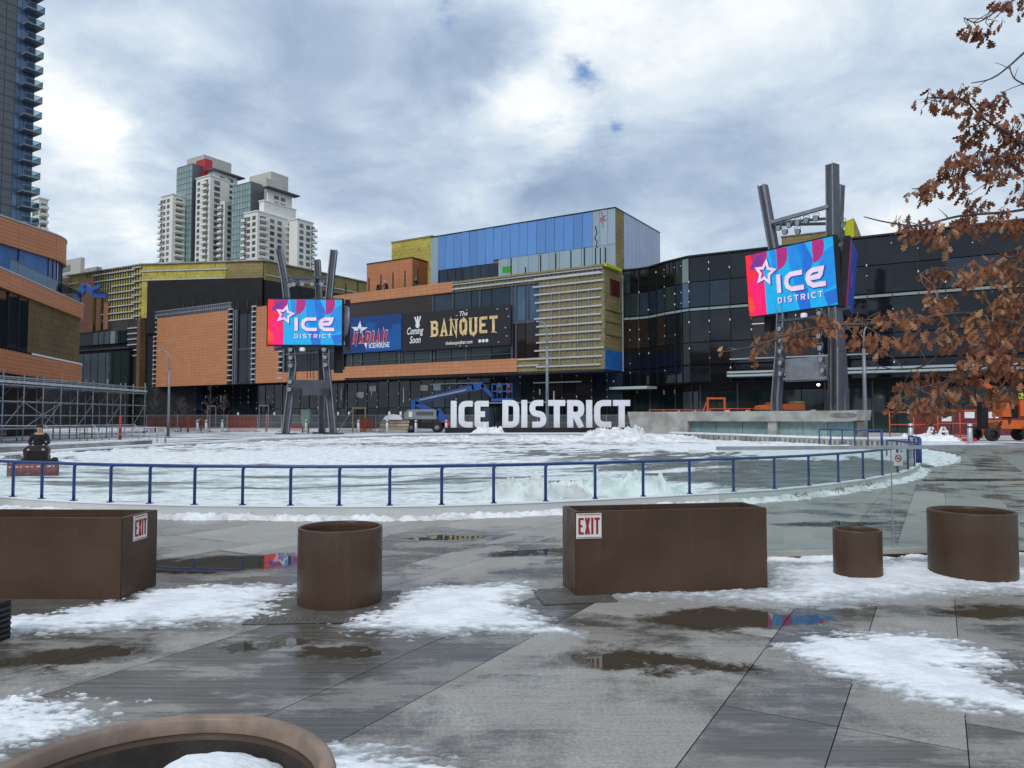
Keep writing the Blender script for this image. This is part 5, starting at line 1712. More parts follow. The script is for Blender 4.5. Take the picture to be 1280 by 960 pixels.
# ------------------------------------------------------------------ screens
def screen_graphics(Mx, w, h, parent, full=True):
    if not full:  # side screen: steep-angle dimming painted in with darker inks
        mb = MB(Mx); mb.poly([(0, -.02, 0), (w, -.02, 0), (w, -.02, h), (0, -.02, h)]); mb.mi = 1; mb.poly([(0, -.032, 0), (w*.2, -.032, 0), (w*.2, -.032, h*.8), (0, -.032, h)]); mb.mi = 2
        mb.poly([(w*.45, -.032, h*.35), (w*.56, -.032, h*.37), (w*.56, -.032, h*.62), (w*.5, -.032, h*.58)])
        return mb.build('display', [M['led_dimblue'], M['led_dimred'], M['led_violet']], parent)
    """the lit picture of a screen: flat inks in layers a few mm apart, on the panel's own face"""
    names = ['led_cyan','led_azure','led_blue','led_redd','led_pink','led_plum','led_violet','led_ember','led_glow','led_ink']
    ix = {n[4:]: i for i, n in enumerate(names)}
    mb = MB(Mx)
    X = lambda a: a*w
    Z = lambda b: h*(1-b)
    def lay(n, pts, k):
        mb.mi = ix[n]
        p = [(X(a), -.02-.012*k, Z(b)) for a, b in pts]
        if sum(p[i][0]*p[(i+1) % len(p)][2] - p[(i+1) % len(p)][0]*p[i][2] for i in range(len(p))) < 0: p = list(reversed(p))
        mb.poly(p)
    def arc(cx, cy, rx, ry, a0, a1, n=18): return [(cx+rx*math.cos(R(a0+(a1-a0)*k/n)), cy+ry*math.sin(R(a0+(a1-a0)*k/n))) for k in range(n+1)]
    lay('cyan', [(0,0),(1,0),(1,1),(0,1)], 0)
    for n, pts in (('azure', [(.50,0),(.66,0),(.68,.55),(.56,.62),(.52,.3)]), ('blue', [(.62,0),(.70,0),(.78,.28),(.74,.5),(.67,.45)]), ('azure', [(.84,.25),(1,.12),(1,.7),(.86,.78)]),
                   ('blue', [(.56,.72),(.70,.68),(.72,1),(.60,1)]), ('azure', [(.55,.45),(.66,.42),(.70,.7),(.58,.74)]), ('blue', [(.86,.8),(1,.76),(1,.97),(.9,1)]), ('azure', [(.3,0),(.37,0),(.39,.35),(.33,.42)])):
        lay(n, pts, 1)
    lay('redd', [(0,0),(.215,0),(.215,1),(0,1)], 1)
    lay('pink', [(.03,.45),(.215,.30),(.215,1),(.06,1)], 2)
    lay('ember', [(0,.66),(.06,.72),(.085,.9),(.03,.95),(0,.9)], 3)
    lay('plum', [(.06,0)] + arc(.165,.0,.105,.30,0,120), 3)
    lay('violet', [(.06,.18),(.14,.06),(.22,.02),(.21,.16),(.14,.24),(.05,.25)], 4)
    lay('plum', [(.38,0)] + [p for p in arc(.38,.09,.128,.245,-90,90) if p[1] >= 0] , 3)
    lay('plum', [(.78,0)] + [p for p in arc(.78,.09,.128,.245,-90,90) if p[1] >= 0], 3)
    # lettering
    def rib(n, path, t, k, closed=False):
        mb.mi = ix[n]
        mb.ribbon([(X(a), Z(b)) for a, b in path], t*w, -.02-.012*k, -.021, closed)
    for n, gx, gy, k, tk in (('ink', .006, .010, 5, .058), ('glow', 0, 0, 6, .046)):
        rib(n, [(.385+gx, .405+gy), (.385+gx, .695+gy)], tk, k)
        c = [(.655, .435), (.53, .435), (.485, .475), (.472, .55), (.485, .62), (.53, .665), (.665, .665)]
        rib(n, [(a+gx, b+gy) for a, b in c], tk, k)
        e = [(.90, .665), (.77, .665), (.725, .62), (.71, .55), (.725, .475), (.77, .435), (.865, .435), (.85, .51), (.83, .545), (.72, .55)]
        rib(n, [(a+gx, b+gy) for a, b in e], tk, k)
        S = [(.232 + gx + r_*math.sin(q)*h/w*1.0, .335 + gy - r_*math.cos(q)) for q, r_ in [(.22+PI*i/5, .175 if i % 2 == 0 else .085) for i in range(10)]]
        rib(n, S, tk*.62, k, True)
    mb.mi = ix['ink']; word(mb, 'DISTRICT', w*.366, Z(.865), h*.10, w*.050, w*.024, w*.0135, -.02-.012*5, -.021, wI=w*.0135)
    mb.mi = ix['glow']; word(mb, 'DISTRICT', w*.363, Z(.857), h*.092, w*.048, w*.026, w*.0105, -.02-.012*6, -.021, wI=w*.0135)
    o = mb.build('display', [M[n] for n in names], parent)
    return o

def flood(t, Mx, p, r=.34, aim=(0, -1, -.15)):
    mb = MB(Mx)
    p = Vector(p); a = Vector(aim).normalized()
    mb.tube([p - a*.30, p - a*.18, p, p + a*.06], [r*.45, r*.8, r, r*1.02], 14)
    o = mb.build('floodlight', M['steel'], t)
    mb = MB(Mx); mb.tube([p + a*.061, p + a*.075], [r*.9, r*.88], 14); mb.build('lens', M['galv'], o)
    mb = MB(Mx); sx = Vector((1, 0, 0)); mb.tube([p + sx*r*1.05, p + sx*r*1.05 + Vector((0, 0, r*1.6)), p - sx*r*1.05 + Vector((0, 0, r*1.6)), p - sx*r*1.05], .035, 5); mb.build('bracket', M['steel_lt'], o)

def screen_tower(label, loc, rot, ptsL, ptsR, ptsB, scr, tilt, side, lampz):
    """local frame: x to the right along the main screen, y away behind it"""
    t = thing('screen_tower', label, 'screen tower', loc, rot, 'steel towers carrying big screens')
    for pts, wid in ((ptsL, .58), (ptsR, .80 if tilt else .64), (ptsB, .62)):
        mb = MB()
        for a, b_ in zip(pts[:-1], pts[1:]): mb.bar(a, b_, wid*.95, wid, up=(0, 1, 0))
        lg = mb.build('leg', M['steel'], t)
        mb = MB(); p = pts[0]; mb.box(p[0]-.9, p[0]+.9, p[1]-.9, p[1]+.9, 0, .12); mb.build('base_plate', M['charcoal'], lg)
        mb = MB()
        for a, b_ in zip(pts[:-1], pts[1:]):
            q = Vector((0, -.42, 0)); mb.bar(Vector(a)+q+Vector((-.3, 0, 0)), Vector(b_)+q+Vector((-.3, 0, 0)), .10, .16, up=(0, 1, 0)); mb.bar(Vector(a)+q+Vector((.3, 0, 0)), Vector(b_)+q+Vector((.3, 0, 0)), .10, .16, up=(0, 1, 0))
        mb.build('flange', M['steel_lt'], lg)
    x0, x1, z0, z1, y = scr
    w, h = x1-x0, z1-z0
    Ms = Matrix.Translation((x0, y, z0)) @ Matrix.Rotation(tilt, 4, 'X')
    mb = MB(Ms); mb.box(-.12, w+.12, 0, .55, -.12, h+.12)
    s = mb.build('screen', M['black'], t)
    screen_graphics(Ms, w, h, s)
    for (p, ang, ww) in side:
        Ms2 = Matrix.Translation(p) @ Matrix.Rotation(ang, 4, 'Z') @ Matrix.Rotation(tilt, 4, 'X')
        mb = MB(Ms2); mb.box(-.12, ww+.12, 0, .55, -.12, h+.12)
        s2 = mb.build('screen', M['black'], t)
        screen_graphics(Ms2, ww, h, s2, False)
    return t, Ms
# left tower
def left_tower():
    Yb = 78.0
    fr = Frame(W(340, 400, Yb).xy, (1, .03))
    def q(px, py, off): x, z = fr.xz(px, py, off); return (x, off, z)
    def leg(pxs, off):
        out = []
        for px, py in pxs:
            x, z = fr.xz(px, py, off); out.append((x, off, max(0, z)))
        out[0] = (out[0][0], off, 0); return out
    pl = leg([(357.5, 543), (364.5, 485), (367.5, 455), (363, 405), (357, 350), (349.5, 312)], .9)
    pr = leg([(417, 543), (412, 490), (408.5, 455), (409.5, 400), (414.5, 345), (418, 313)], .9)
    pb = leg([(403, 541), (403, 470), (401, 400), (397, 325)], 5.5)
    x0, z1 = fr.xz(335.3, 374.2); x1, z0 = fr.xz(427, 431)
    h = z1 - z0
    # second screen, seen edge-on at the right, and a third at the left edge
    side = [((x1+.7, .9, z0), R(100), 6.6), ((x0-.9, 5.6, z0), R(-62), 5.4)]
    t, Ms = screen_tower('steel screen tower left of the white letters with a cyan and red lit screen', fr.o, fr.rot, pl, pr, pb, (x0, x1, z0, z1, 0), 0.0, side, 0)
    def bar(nm, a, b_, w=.2, m='steel'):
        mb = MB(); mb.bar(a, b_, w, w); mb.build(nm, M[m], t)
    bar('truss', q(356, 347, .7), q(416, 347, .7), .32); bar('truss', q(358, 356, .7), q(414, 355, .7), .2); bar('truss', q(357, 352, 1.1), q(399, 347, 5.3), .22); bar('truss', q(415, 352, 1.1), q(399, 347, 5.3), .22)
    for px, py in ((362, 356.5), (367, 355.5), (378, 355), (390, 355), (402, 355)): flood(t, None, q(px, py, .3), .26)
    mb = MB(); a = q(364, 475, .4); b_ = q(412, 494, .4); mb.box(a[0], b_[0], .3, .9, b_[2], a[2]); mb.build('equipment_cabinet', M['steel'], t)
    mb = MB(); a = q(366, 486, .2); b_ = q(376, 495, .2); mb.box(a[0], b_[0], .0, .29, b_[2], a[2]); a = q(402, 486, .2); b_ = q(412, 495, .2); mb.box(a[0], b_[0], .0, .29, b_[2], a[2]); mb.build('junction_box', M['charcoal'], t)
    for px, py in ((363, 437), (363, 447), (363, 457), (362.5, 477), (361.5, 486.5), (405, 437), (406, 446.5), (406.5, 456)): flood(t, None, q(px, py, .2), .25)
    bar('truss', q(352, 435, .5), q(412, 435, .5), .2)
    mb = MB(); p = Vector(q(378, 439, .2)); mb.lathe([(.3, 0), (.3, .35), (.15, .4)], p, 12); mb.build('camera_dome', M['white'], t)
    for px in (384, 388, 392): bar('cable', q(px, 437, 1.5), q(px, 473, 1.5), .06, 'mull')
    # ribbed back of the speaker array at the right
    for k in range(4):
        mb = MB(); a = q(429+k*2.2, 381+k, .8); b_ = q(428+k*1.6, 424-k*2, .8)
        mb.tube([a, ((a[0]+b_[0])/2+.12, .8, (a[2]+b_[2])/2), b_], .16, 8); mb.build('speaker_array', M['steel_lt'], t)
    mb = MB(); a = q(418, 432, 1.6); b_ = q(427, 466, 1.6); mb.box(a[0], b_[0], 1.5, 2.3, b_[2], a[2]); mb.build('speaker_cabinet', M['black'], t)
    return t
left_tower()

def right_tower():
    A = W(931.8, 320, 69.0); B = W(1041.2, 294.5, 61.4)
    fr = Frame(A.xy, (B - A).xy)
    w = (Vector((B.x, B.y)) - Vector((A.x, A.y))).length
    z1 = fr.z(931.8, 320); z0 = fr.z(938, 395)
    h = (z1 - z0)
    tl = math.radians(-5.5)
    def q(px, py, off): x, z = fr.xz(px, py, off); return (x, off, z)
    def leg(pxs, off):
        out = []
        for px, py in pxs:
            x, z = fr.xz(px, py, off); out.append((x, off, z))
        return [(out[0][0], off, 0)] + out
    pl = leg([(972, 500), (977, 440), (979, 395), (972, 330), (963, 280), (954.5, 232)], .9)
    pr = leg([(1047, 510), (1047, 440), (1044.5, 390), (1041.5, 300), (1040.5, 206)], 1.0)
    pb = leg([(1056, 520), (1052, 440), (1048, 395), (1046, 330), (1050, 232)], 5.2)
    off0 = h*math.sin(-tl)
    side = [((w+.9, 2.0, z0), R(62), 6.6)]
    t, Ms = screen_tower('tall steel screen tower at the right with a larger tilted lit screen', fr.o, fr.rot, pl, pr, pb, (0, w, z0, z1, off0*0), .001, [], 0)
    # the pitched-forward screens: rebuild them tilted
    for ch in [c for c in t.children if c.name.split('.')[0] == 'screen']:
        for g in list(ch.children): bpy.data.objects.remove(g)
        bpy.data.objects.remove(ch)
    sx = w/ w
    def scr(Ms, ww, full=True):
        mb = MB(Ms); mb.box(-.12, ww+.12, 0, .5, -.12, h+.12)
        s = mb.build('screen', M['black'], t); screen_graphics(Ms, ww, h, s, full)
    # top edge stays put, the foot swings back
    scr(Matrix.Translation((0, 0, z1)) @ Matrix.Rotation(R(5.0), 4, 'X') @ Matrix.Translation((0, 0, -h)), w)
    x2, z2 = fr.xz(1063, 300, 1.5)
    scr(Matrix.Translation((x2, 1.5, z1)) @ Matrix.Rotation(R(118.5), 4, 'Z') @ Matrix.Rotation(R(5.0), 4, 'X') @ Matrix.Translation((0, 0, -h)), 7.0, False)
    def bar(nm, a, b_, w_=.2, m='steel'):
        mb = MB(); mb.bar(a, b_, w_, w_); mb.build(nm, M[m], t)
    bar('truss', q(964, 278, .6), q(1036, 258, .6), .30, 'steel_lt'); bar('truss', q(970, 281, 1.0), q(1034, 279.5, 1.0), .24); bar('truss', q(966, 279, 1.2), q(1048, 272, 5.0), .22)
    bar('truss', q(1044, 260, 1.2), q(1054, 283, 4.8), .22)
    for px, py in ((973, 285), (986, 281.5), (997, 278.5), (1008, 275.5), (1020, 273), (981, 290), (997, 289.5)): flood(t, None, q(px, py, .2), .27, (-.1, -1, -.2))
    for px, py in ((1050, 275), (1053, 281)): flood(t, None, q(px, py, 2.6), .3, (1, -.2, -.5))
    mb = MB(); a = q(982, 449, .6); b_ = q(1031, 475, .6); mb.box(a[0], b_[0], .5, 1.1, b_[2], a[2]); mb.build('equipment_cabinet', M['steel_lt'], t)
    for px, py in ((974.5, 411), (974.5, 425), (975, 439), (975.5, 453.5), (975.5, 467), (1024, 392), (1023.5, 420), (1025, 435), (1026, 449), (1028, 463)): flood(t, None, q(px, py, .1), .25, (-.2, -1, 0))
    bar('truss', q(974, 401, .5), q(1036, 394, .5), .2); bar('truss', q(980, 474, .4), q(1034, 472, .4), .22, 'steel_lt')
    mb = MB(); mb.lathe([(.28, 0), (.28, .35), (.14, .4)], Vector(q(1005, 397, .2)), 12); mb.build('camera_dome', M['white'], t)
    mb = MB(); a = q(956, 390, 1.5); b_ = q(964, 415, 1.5); mb.box(a[0], b_[0], 1.4, 2.2, b_[2], a[2]); mb.build('speaker_cabinet', M['black'], t)
    bar('bracket', q(1045, 308, 1.0), q(1062, 301, 2.2), .28, 'steel_lt'); bar('bracket', q(1046, 388, 1.0), q(1062, 384, 2.2), .24)
    for px in (1036, 1041): bar('conduit', q(px, 400, .4), q(px, 505, .4), .12, 'charcoal')
    p = Vector(q(1023, 481, .2)); mb = MB(); mb.lathe([(.001, -.11), (.12, -.05), (.12, .05), (.001, .11)], p, 12); mb.build('work_lamp', M['lamp_on'], t)
right_tower()

# ------------------------------------------------------------------ big standing letters
def letter_sign(text, label, pl, pr, Yd, zb=.72):
    fr = Frame(W(pl, 500, Yd).xy, (1, 0.0))
    L = fr.x(pr)
    t = thing('letter_sign', label, 'letter sign', fr.o, fr.rot)
    z0 = zb; z1 = fr.z(pl, 501.0 if text == 'ICE' else 500)
    mb = MB(); mb.box(-.55 if text == 'ICE' else -.35, L+.35, -.45, 1.0, 0, zb-.02); mb.build('base', M['black'], t)
    n = len(text); h = z1 - z0
    tk = h*.215
    nI = text.count('I'); gap = h*.075
    lw = (L - nI*tk - (n-1)*gap)/(n - nI)
    x = 0
    for ch in text:
        mb = MB(); e = word(mb, ch, x, z0, h, lw, 0, tk, 0, .45, wI=tk)
        mb.build('letter', M['letter'], t); x += (tk if ch == 'I' else lw) + gap
letter_sign('ICE', 'short row of three big white standing letters on a black base', 563.5, 611, 78)
letter_sign('DISTRICT', 'long row of eight big white standing letters on a black base', 628, 787, 78)

# ------------------------------------------------------------------ concrete structure right of the letters
def pavilion():
    A = W(793, 515, 68); B = W(1072, 512, 55)
    fr = Frame(A.xy, (B-A).xy); L = fr.x(1066)
    t = thing('concrete_pavilion', 'low concrete wall block with two strip windows right of the letters', 'pavilion', fr.o, fr.rot)
    zt = 2.27; zb = 1.45
    x1, x2, x3, x4 = fr.x(858), fr.x(957), fr.x(968), L - .3
    mb = MB()
    mb.extr([(-.75, zt), (-.15, 0), (x1, 0), (x1, zt)], 0, 3)
    mb.build('end_wall', M['conc'], t)
    mb = MB(); mb.box(x1+.005, L-.55, -.05, 3, zb, zt); mb.extr([(L-.55, zt), (L+.25, zt+.05), (L+.15, zb+.1), (L-.55, zb)], -.05, 3); mb.build('beam', M['conc'], t)
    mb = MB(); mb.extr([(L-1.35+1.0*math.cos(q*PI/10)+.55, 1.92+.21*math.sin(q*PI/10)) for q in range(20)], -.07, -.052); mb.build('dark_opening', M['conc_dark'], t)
    mb = MB(); mb.box(x2, x3, .1, 3, 0, zb-.003); mb.build('pier', M['conc'], t)
    for a, b_ in ((x1, x2), (x3, x4)):
        n = 3; w = (b_-a)/n
        for i in range(n):
            mb = MB(); mb.box(a+i*w+.02, a+(i+1)*w-.02, .6, .66, .1, zb-.01); mb.build('window', M['glass_pool'], t)
    mb = MB(); mb.box(x1+.01, x4, 1.4, 2.9, 0, zb-.02); mb.build('dark_interior', M['glass_sky'], t)
pavilion()
def ledge():
    pts = [(837, 548, 64), (870, 549, 60.5), (930, 552, 55), (985, 554.5, 50.6), (1040, 557, 47), (1100, 558, 45.7), (1150, 556, 48)]
    P = [W(a, 540, c) for a, b_, c in pts]
    t = thing('low_wall', 'low snow topped concrete wall curving in front of the concrete pavilion', 'wall', (P[0].x, P[0].y, 0))
    A = [tuple(p.xy) for p in P]; B = inset(A, -.5)
    mb = MB(); mb.prism(A + list(reversed(B)), 0, .42); mb.build('wall', M['conc'], t, world=True)
    mb = MB(); n = 46
    for i in range(len(A)-1):
        for k in range(9):
            a = Vector(A[i]).lerp(Vector(A[i+1]), (k+.5)/9)
            mb.box(a.x-.06, a.x+.06, a.y-.05, a.y+.02, .05, .34)
    mb.build('dark_ribs', M['conc_dark'], t, world=True)
    C = inset(A, .04); D = inset(A, -.6)
    mb = MB(); mb.prism(C + list(reversed(D)), .421, .55); mb.build('snow_cap', M['snow'], t, world=True)
ledge()
def ramp_rail(label, pts, n_posts, h, bal=0):
    P = [W(px, py, Yd) for px, py, Yd in pts]
    t = thing('ramp_railing', label, 'railing', (P[0].x, P[0].y, 0), 0, 'short blue railings at the rink gate')
    mb = MB(); mb.tube([(p.x, p.y, h) for p in P], .05, 8); mb.build('top_rail', M['rail_blue'], t, world=True)
    seg = []
    for a, b_ in zip(P[:-1], P[1:]): seg.append((a, b_))
    for i in range(n_posts):
        f = i/(n_posts-1)*len(seg); k = min(int(f), len(seg)-1); p = seg[k][0].lerp(seg[k][1], f-k)
        mb = MB(); r_ = .075 if i in (n_posts-1,) else .04
        mb.tube([(p.x, p.y, 0), (p.x, p.y, h)], r_, 8); mb.build('post', M['rail_blue'], t, world=True)
ramp_rail('short blue railing in front of the concrete pavilion', [(1024, 540, 47.5), (1060, 540, 46.2), (1102, 540, 45)], 6, 1.0)
ramp_rail('low blue railing stub where the rink gate opens', [(1108, 545, 34), (1126, 545, 32), (1137, 545, 31)], 3, .72)
ramp_rail('blue gate railing at the far end of the curved rink rail', [(1136, 545, 30.0), (1146, 545, 28.4), (1149, 545, 27.2)], 4, 1.0)

# ------------------------------------------------------------------ scaffold and low walls on the left
def scaffold():
    x = -35.4
    t = thing('scaffold', 'grey tube scaffold walkway in front of the curved orange building', 'scaffold', (x, 50, 0))
    ys = [45.5 + 2.25*k for k in range(13)]
    def tb(nm, a, b_, r=.05):
        mb = MB(); mb.tube([a, b_], r, 6); mb.build(nm, M['tube'], t, world=True)
    for i, y in enumerate(ys):
        for k, xx in enumerate((x, x-1.9)):
            tb('standard', (xx, y, 0), (xx, y, 4.85 + .25*(i % 3 == 0)), .052)
        tb('transom', (x, y, 4.05), (x-1.9, y, 4.05)); tb('transom', (x, y, 2.9), (x-1.9, y, 2.9), .04)
    for k, xx in enumerate((x, x-1.9)):
        for z in (.35, .95, 1.9, 2.9, 4.05, 4.62):
            if k and z < .5: continue
            tb('ledger', (xx, ys[0]-1, z), (xx, ys[-1]+.3, z), .05 if z < 4 else .06)
    for i in range(0, 12, 1):
        xx = x if i % 2 else x-1.9
        if i % 2 == 1: tb('brace', (x, ys[i], .95), (x, ys[i+1], 2.9), .035)
        tb('brace', (x-1.9, ys[i], 2.9), (x-1.9, ys[i+1], 4.62), .035)
    tb('brace', (x, ys[4], 2.9), (x, ys[6], .95), .035); tb('brace', (x, ys[6], 2.9), (x, ys[4], .95), .035)
    mb = MB(); mb.box(x-1.95, x+.05, ys[0]-1, ys[-1]+.3, 4.10, 4.16); mb.build('deck', M['steel'], t, world=True)
    mb = MB(); mb.box(x+.055, x+.085, ys[0]-1, ys[-1]+.3, 4.2, 4.38); mb.build('toe_board', M['stud'], t, world=True)
scaffold()
def low_wall(label, pts, h, th=.45, cap=True, m='conc', hs='snow'):
    P = [(Vector(p)) for p in pts]
    t = thing('low_wall', label, 'wall', (P[0].x, P[0].y, 0))
    A = [tuple(p) for p in P]; B = inset(A, -th)
    mb = MB(); mb.prism(A + list(reversed(B)), 0, h); mb.build('wall', M[m], t, world=True)
    if cap:
        C = inset(A, .05); D = inset(A, -th-.1)
        mb = MB(); mb.prism(C + list(reversed(D)), h+.002, h+.10); mb.build('snow_cap', M['snow'], t, world=True)
low_wall('low concrete wall topped with snow in front of the scaffold', [(-27.5, 29), (-24.9, 36.6), (-22.9, 48)], .30)
low_wall('long low rink edge with a snowy top along the far left side', [(-22.4, 30), (-21.9, 33), (-21.6, 38), (-20.6, 44.2), (-18.4, 52)], .10, .5, m='conc_dark')
low_wall('low snowy rink edge curving below the letters on the far side', [(-18.3, 52.3), (-14.8, 60.2), (-9.2, 66.9), (-2, 71), (6, 71.5), (11, 68.6), (13.5, 65.5)], .22, .5, m='kerb')
def step_rail():
    t = thing('step_railing', 'grey tube railing on the low wall beside the scaffold', 'railing', (-25, 40, 0), 0)
    for k in range(5):
        y = 33.5 + 3.6*k; x_ = -26.2 + (y-33.5)*.17
        mb = MB(); mb.tube([(x_, y, .1), (x_+.05, y, .95), (x_-.35, y+.1, 1.35)], .03, 6); mb.build('post', M['galv'], t, world=True)
    mb = MB(); mb.tube([(-26.6, 33.6, 1.35), (-26.3, 37.2, 1.35), (-25.6, 41, 1.3), (-24.2, 48, 1.3)], .03, 6); mb.build('handrail', M['galv'], t, world=True)
step_rail()
def bike_rail():
    a = W(100, 540, 57); b_ = W(207, 535, 53)
    t = thing('guard_railing', 'grey guard railing with many posts behind the low wall', 'railing', (a.x, a.y, 0), 0)
    n = 12
    for i in range(n):
        p = a.lerp(b_, i/(n-1)); mb = MB(); mb.tube([(p.x, p.y, 0), (p.x, p.y, 1.05)], .035 if i < n-1 else .06, 6); mb.build('post', M['galv'], t, world=True)
    for z in (1.05, .55): mb = MB(); mb.tube([(a.x, a.y, z), (b_.x, b_.y, z)], .035, 6); mb.build('rail', M['galv'], t, world=True)
bike_rail()

# ------------------------------------------------------------------ street lamps
def street_lamp(label, px, pyb, Yd, ptop, arm, r=.13):
    p = W(px, 500, Yd)
    fr = Frame((p.x, p.y), (1, 0))
    zt = fr.z(px, ptop)
    t = thing('street_lamp', label, 'street lamp', (p.x, p.y, 0), 0, 'grey street lamps')
    mb = MB(); mb.tube([(0,0,0),(0,0,zt*.5),(0,0,zt*.78)], [r*1.2, r, r*.85], 10); mb.build('pole', M['steel_lt'], t)
    mb = MB(); mb.tube([(0,0,zt*.78),(0,0,zt*.86),(arm*.06,0,zt*.93),(arm*.25,0,zt*.98),(arm*.6,0,zt),(arm,0,zt+.02)], r*.55, 8); mb.build('arm', M['steel_lt'], t)
    mb = MB(); mb.box(min(arm, arm*1.35), max(arm, arm*1.35), -.15, .15, zt-.05, zt+.06); mb.build('lamp_head', M['galv'], t)
    mb = MB(); mb.lathe([(r*1.9, 0), (r*1.9, .08), (r*1.3, .12)], n=12); mb.build('base_flange', M['steel_lt'], t)
street_lamp('slim street lamp before the large orange panel on the left', 211, 545, 66, 439, -.75, .10)
street_lamp('street lamp rising behind the letter sign', 684, 540, 84, 402, -.9, .17)
street_lamp('street lamp beside the right screen tower partly behind brown leaves', 1081, 545, 62, 404, 1.1, .15)

# ------------------------------------------------------------------ fencing and site clutter
def fence_panel(label, pl, pr, Yl, Yr, h=2.0, net=None):
    A = W(pl, 530, Yl); B = W(pr, 530, Yr)
    fr = Frame(A.xy, (B-A).xy); L = (B.xy-A.xy).length
    t = thing('fence_panel', label, 'fence panel', (A.x, A.y, 0), fr.rot, 'temporary wire fence panels')
    mb = MB(); mb.tube([(0, 0, .08), (0, 0, h), (L, 0, h), (L, 0, .08), (0, 0, .08)], .028, 6, smooth=False); mb.tube([(0, 0, h*.55), (L, 0, h*.55)], .018, 6); mb.build('frame', M['galv'], t)
    mb = MB(); mb.poly([(.03, .0, .1), (L-.03, .0, .1), (L-.03, .0, h-.03), (.03, .0, h-.03)]); mb.build('wire_mesh', M['chain'], t)
    if net:
        mb = MB(); mb.poly([(.05, -.06, .1), (L-.05, -.06, .1), (L-.05, -.04, net), (.05, -.05, net)]); mb.build('orange_netting', M['net'], t)
    for x in (0.15, L-.15): mb = MB(); mb.box(x-.1, x+.1, -.35, .35, 0, .08); mb.build('foot', M['conc_dark'], t)
nn = 0
edges = [(183, 'left of the slim street lamp', 1.7), (222, 'right of the slim street lamp', 1.8), (262, 'behind the walking worker', None), (284, 'below the right end of the orange panel', 1.9), (322, 'left of the left screen tower', None), (352, 'behind the left screen tower legs', 1.0), (383, 'right under the left screen', None), (420, 'just right of the left screen tower', None), (450, 'beside the orange sheeted frame', 1.6), (470, 'left of the blue boom lift', None), (498, 'behind the blue boom lift', None), (545, 'behind the short row of white letters', None), (600, '', None)]
for (pa, lb, nt), (pb_, _, _) in zip(edges[:-1], edges[1:]):
    fence_panel('wire fence panel %s%s' % ('with orange netting ' if nt else '', lb), pa, pb_-.4, 93 - (pa-183)*.008, 93 - (pb_-183)*.008, 2.05, nt)
for pa, pb_, lb in ((628, 672, 'behind the first three letters of the long row'), (672, 716, 'behind the middle letters of the long row'), (716, 758, 'near the right end of the long letter row'), (758, 800, 'beside the last letter of the long row')):
    fence_panel('wire fence panel ' + lb, pa, pb_-.4, 90, 89, 2.05)
def barrier(label, pl, pr, Yd, z1, z0=.15, m='safety', posts=4):
    A = W(pl, 530, Yd); B = W(pr, 530, Yd)
    t = thing('safety_railing', label, 'safety railing', (A.x, A.y, 0), 0, 'orange site railings')
    L = B.x - A.x
    for z in (z1, (z1+z0)/2, z0): mb = MB(); mb.tube([(0, 0, z), (L, 0, z)], .045, 6); mb.build('rail', M[m], t)
    for i in range(posts): x = L*i/(posts-1); mb = MB(); mb.tube([(x, 0, 0), (x, 0, z1+.05)], .05, 6); mb.build('post', M[m], t)
barrier('orange site railing under the hanging brown leaves', 1112, 1172, 62, 2.2, posts=3); barrier('orange site railing left of the orange boom lift', 1172, 1228, 64, 2.35, posts=3)
barrier('orange site railing on the terrace behind the concrete pavilion', 812, 884, 82, 2.6, 1.9, posts=5); barrier('orange site railing between the doorway frame and the tower', 888, 960, 80, 2.7, 1.9, posts=4)
def bollard(label, px, Yd, h=1.55, r=.16, m='galv'):
    p = W(px, 530, Yd)
    t = thing('bollard', label, 'bollard', (p.x, p.y, 0), 0, 'grey steel bollards')
    mb = MB(); mb.lathe([(r*1.5, 0), (r*1.5, .04), (r, .05), (r, h-.03), (r*.9, h), (.001, h)], n=14); mb.build('post', M[m], t)
    mb = MB(); mb.lathe([(r+.004, h-.28), (r+.006, h-.26), (r+.006, h-.18), (r+.004, h-.16)], n=14); mb.build('band', M['charcoal'], t)
for px, Yd, lb in ((247, 84, 'beside the walking worker'), (258, 83, 'just right of the walking worker'), (278, 90, 'below the right edge of the orange panel'), (383, 84, 'between the left tower legs'), (448, 82, 'left of the orange sheeted frame'), (484, 82, 'between the orange sheet and the boom lift'), (520, 80, 'in front of the blue boom lift'), (558, 82, 'at the left end of the white letter row'), (1138, 52, 'under the brown leaves at the right'), (1212, 50, 'beside the red block at the right')):
    bollard('grey steel bollard ' + lb, px, Yd, 1.5 if px < 1000 else 1.35)
def red_post(label, px, Yd, h):
    p = W(px, 530, Yd); t = thing('marker_post', label, 'marker post', (p.x, p.y, 0), 0, 'red marker posts')
    mb = MB(); mb.tube([(0, 0, 0), (0, 0, h)], .11, 8); mb.build('post', M['red'], t)
    mb = MB(); mb.box(-.18, .18, -.18, .18, 0, .06); mb.build('foot', M['conc_dark'], t)
red_post('red marker post in front of the scaffold end', 150.5, 58, 1.9); red_post('red marker post by the doorway left of the tower', 333, 92, 2.2); red_post('orange red post beside the slim street lamp', 235, 90, 1.9)
def frame_stand(label, pl, pr, pt, Yd, m='wood', sheet=None):
    a = W(pl, 530, Yd); b_ = W(pr, 530, Yd); h = W(pl, pt, Yd).z; L = b_.x-a.x
    t = thing('timber_frame', label, 'frame', (a.x, a.y, 0), 0, 'braced doorway frames')
    for x in (0, L): mb = MB(); mb.box(x-.08, x+.08, -.08, .08, 0, h); mb.build('upright', M[m], t)
    mb = MB(); mb.box(-.1, L+.1, -.081, .081, h+.001, h+.18); mb.build('header', M[m], t)
    mb = MB(); mb.bar((-.05, -.1, h*.95), (-1.7, -.1, .1), .1, .1); mb.build('brace', M[m], t)
    if sheet: mb = MB(); mb.box(L*.3, L*1.6, -.2, -.12, .1, h*.62); mb.build('orange_sheet', M[sheet], t)
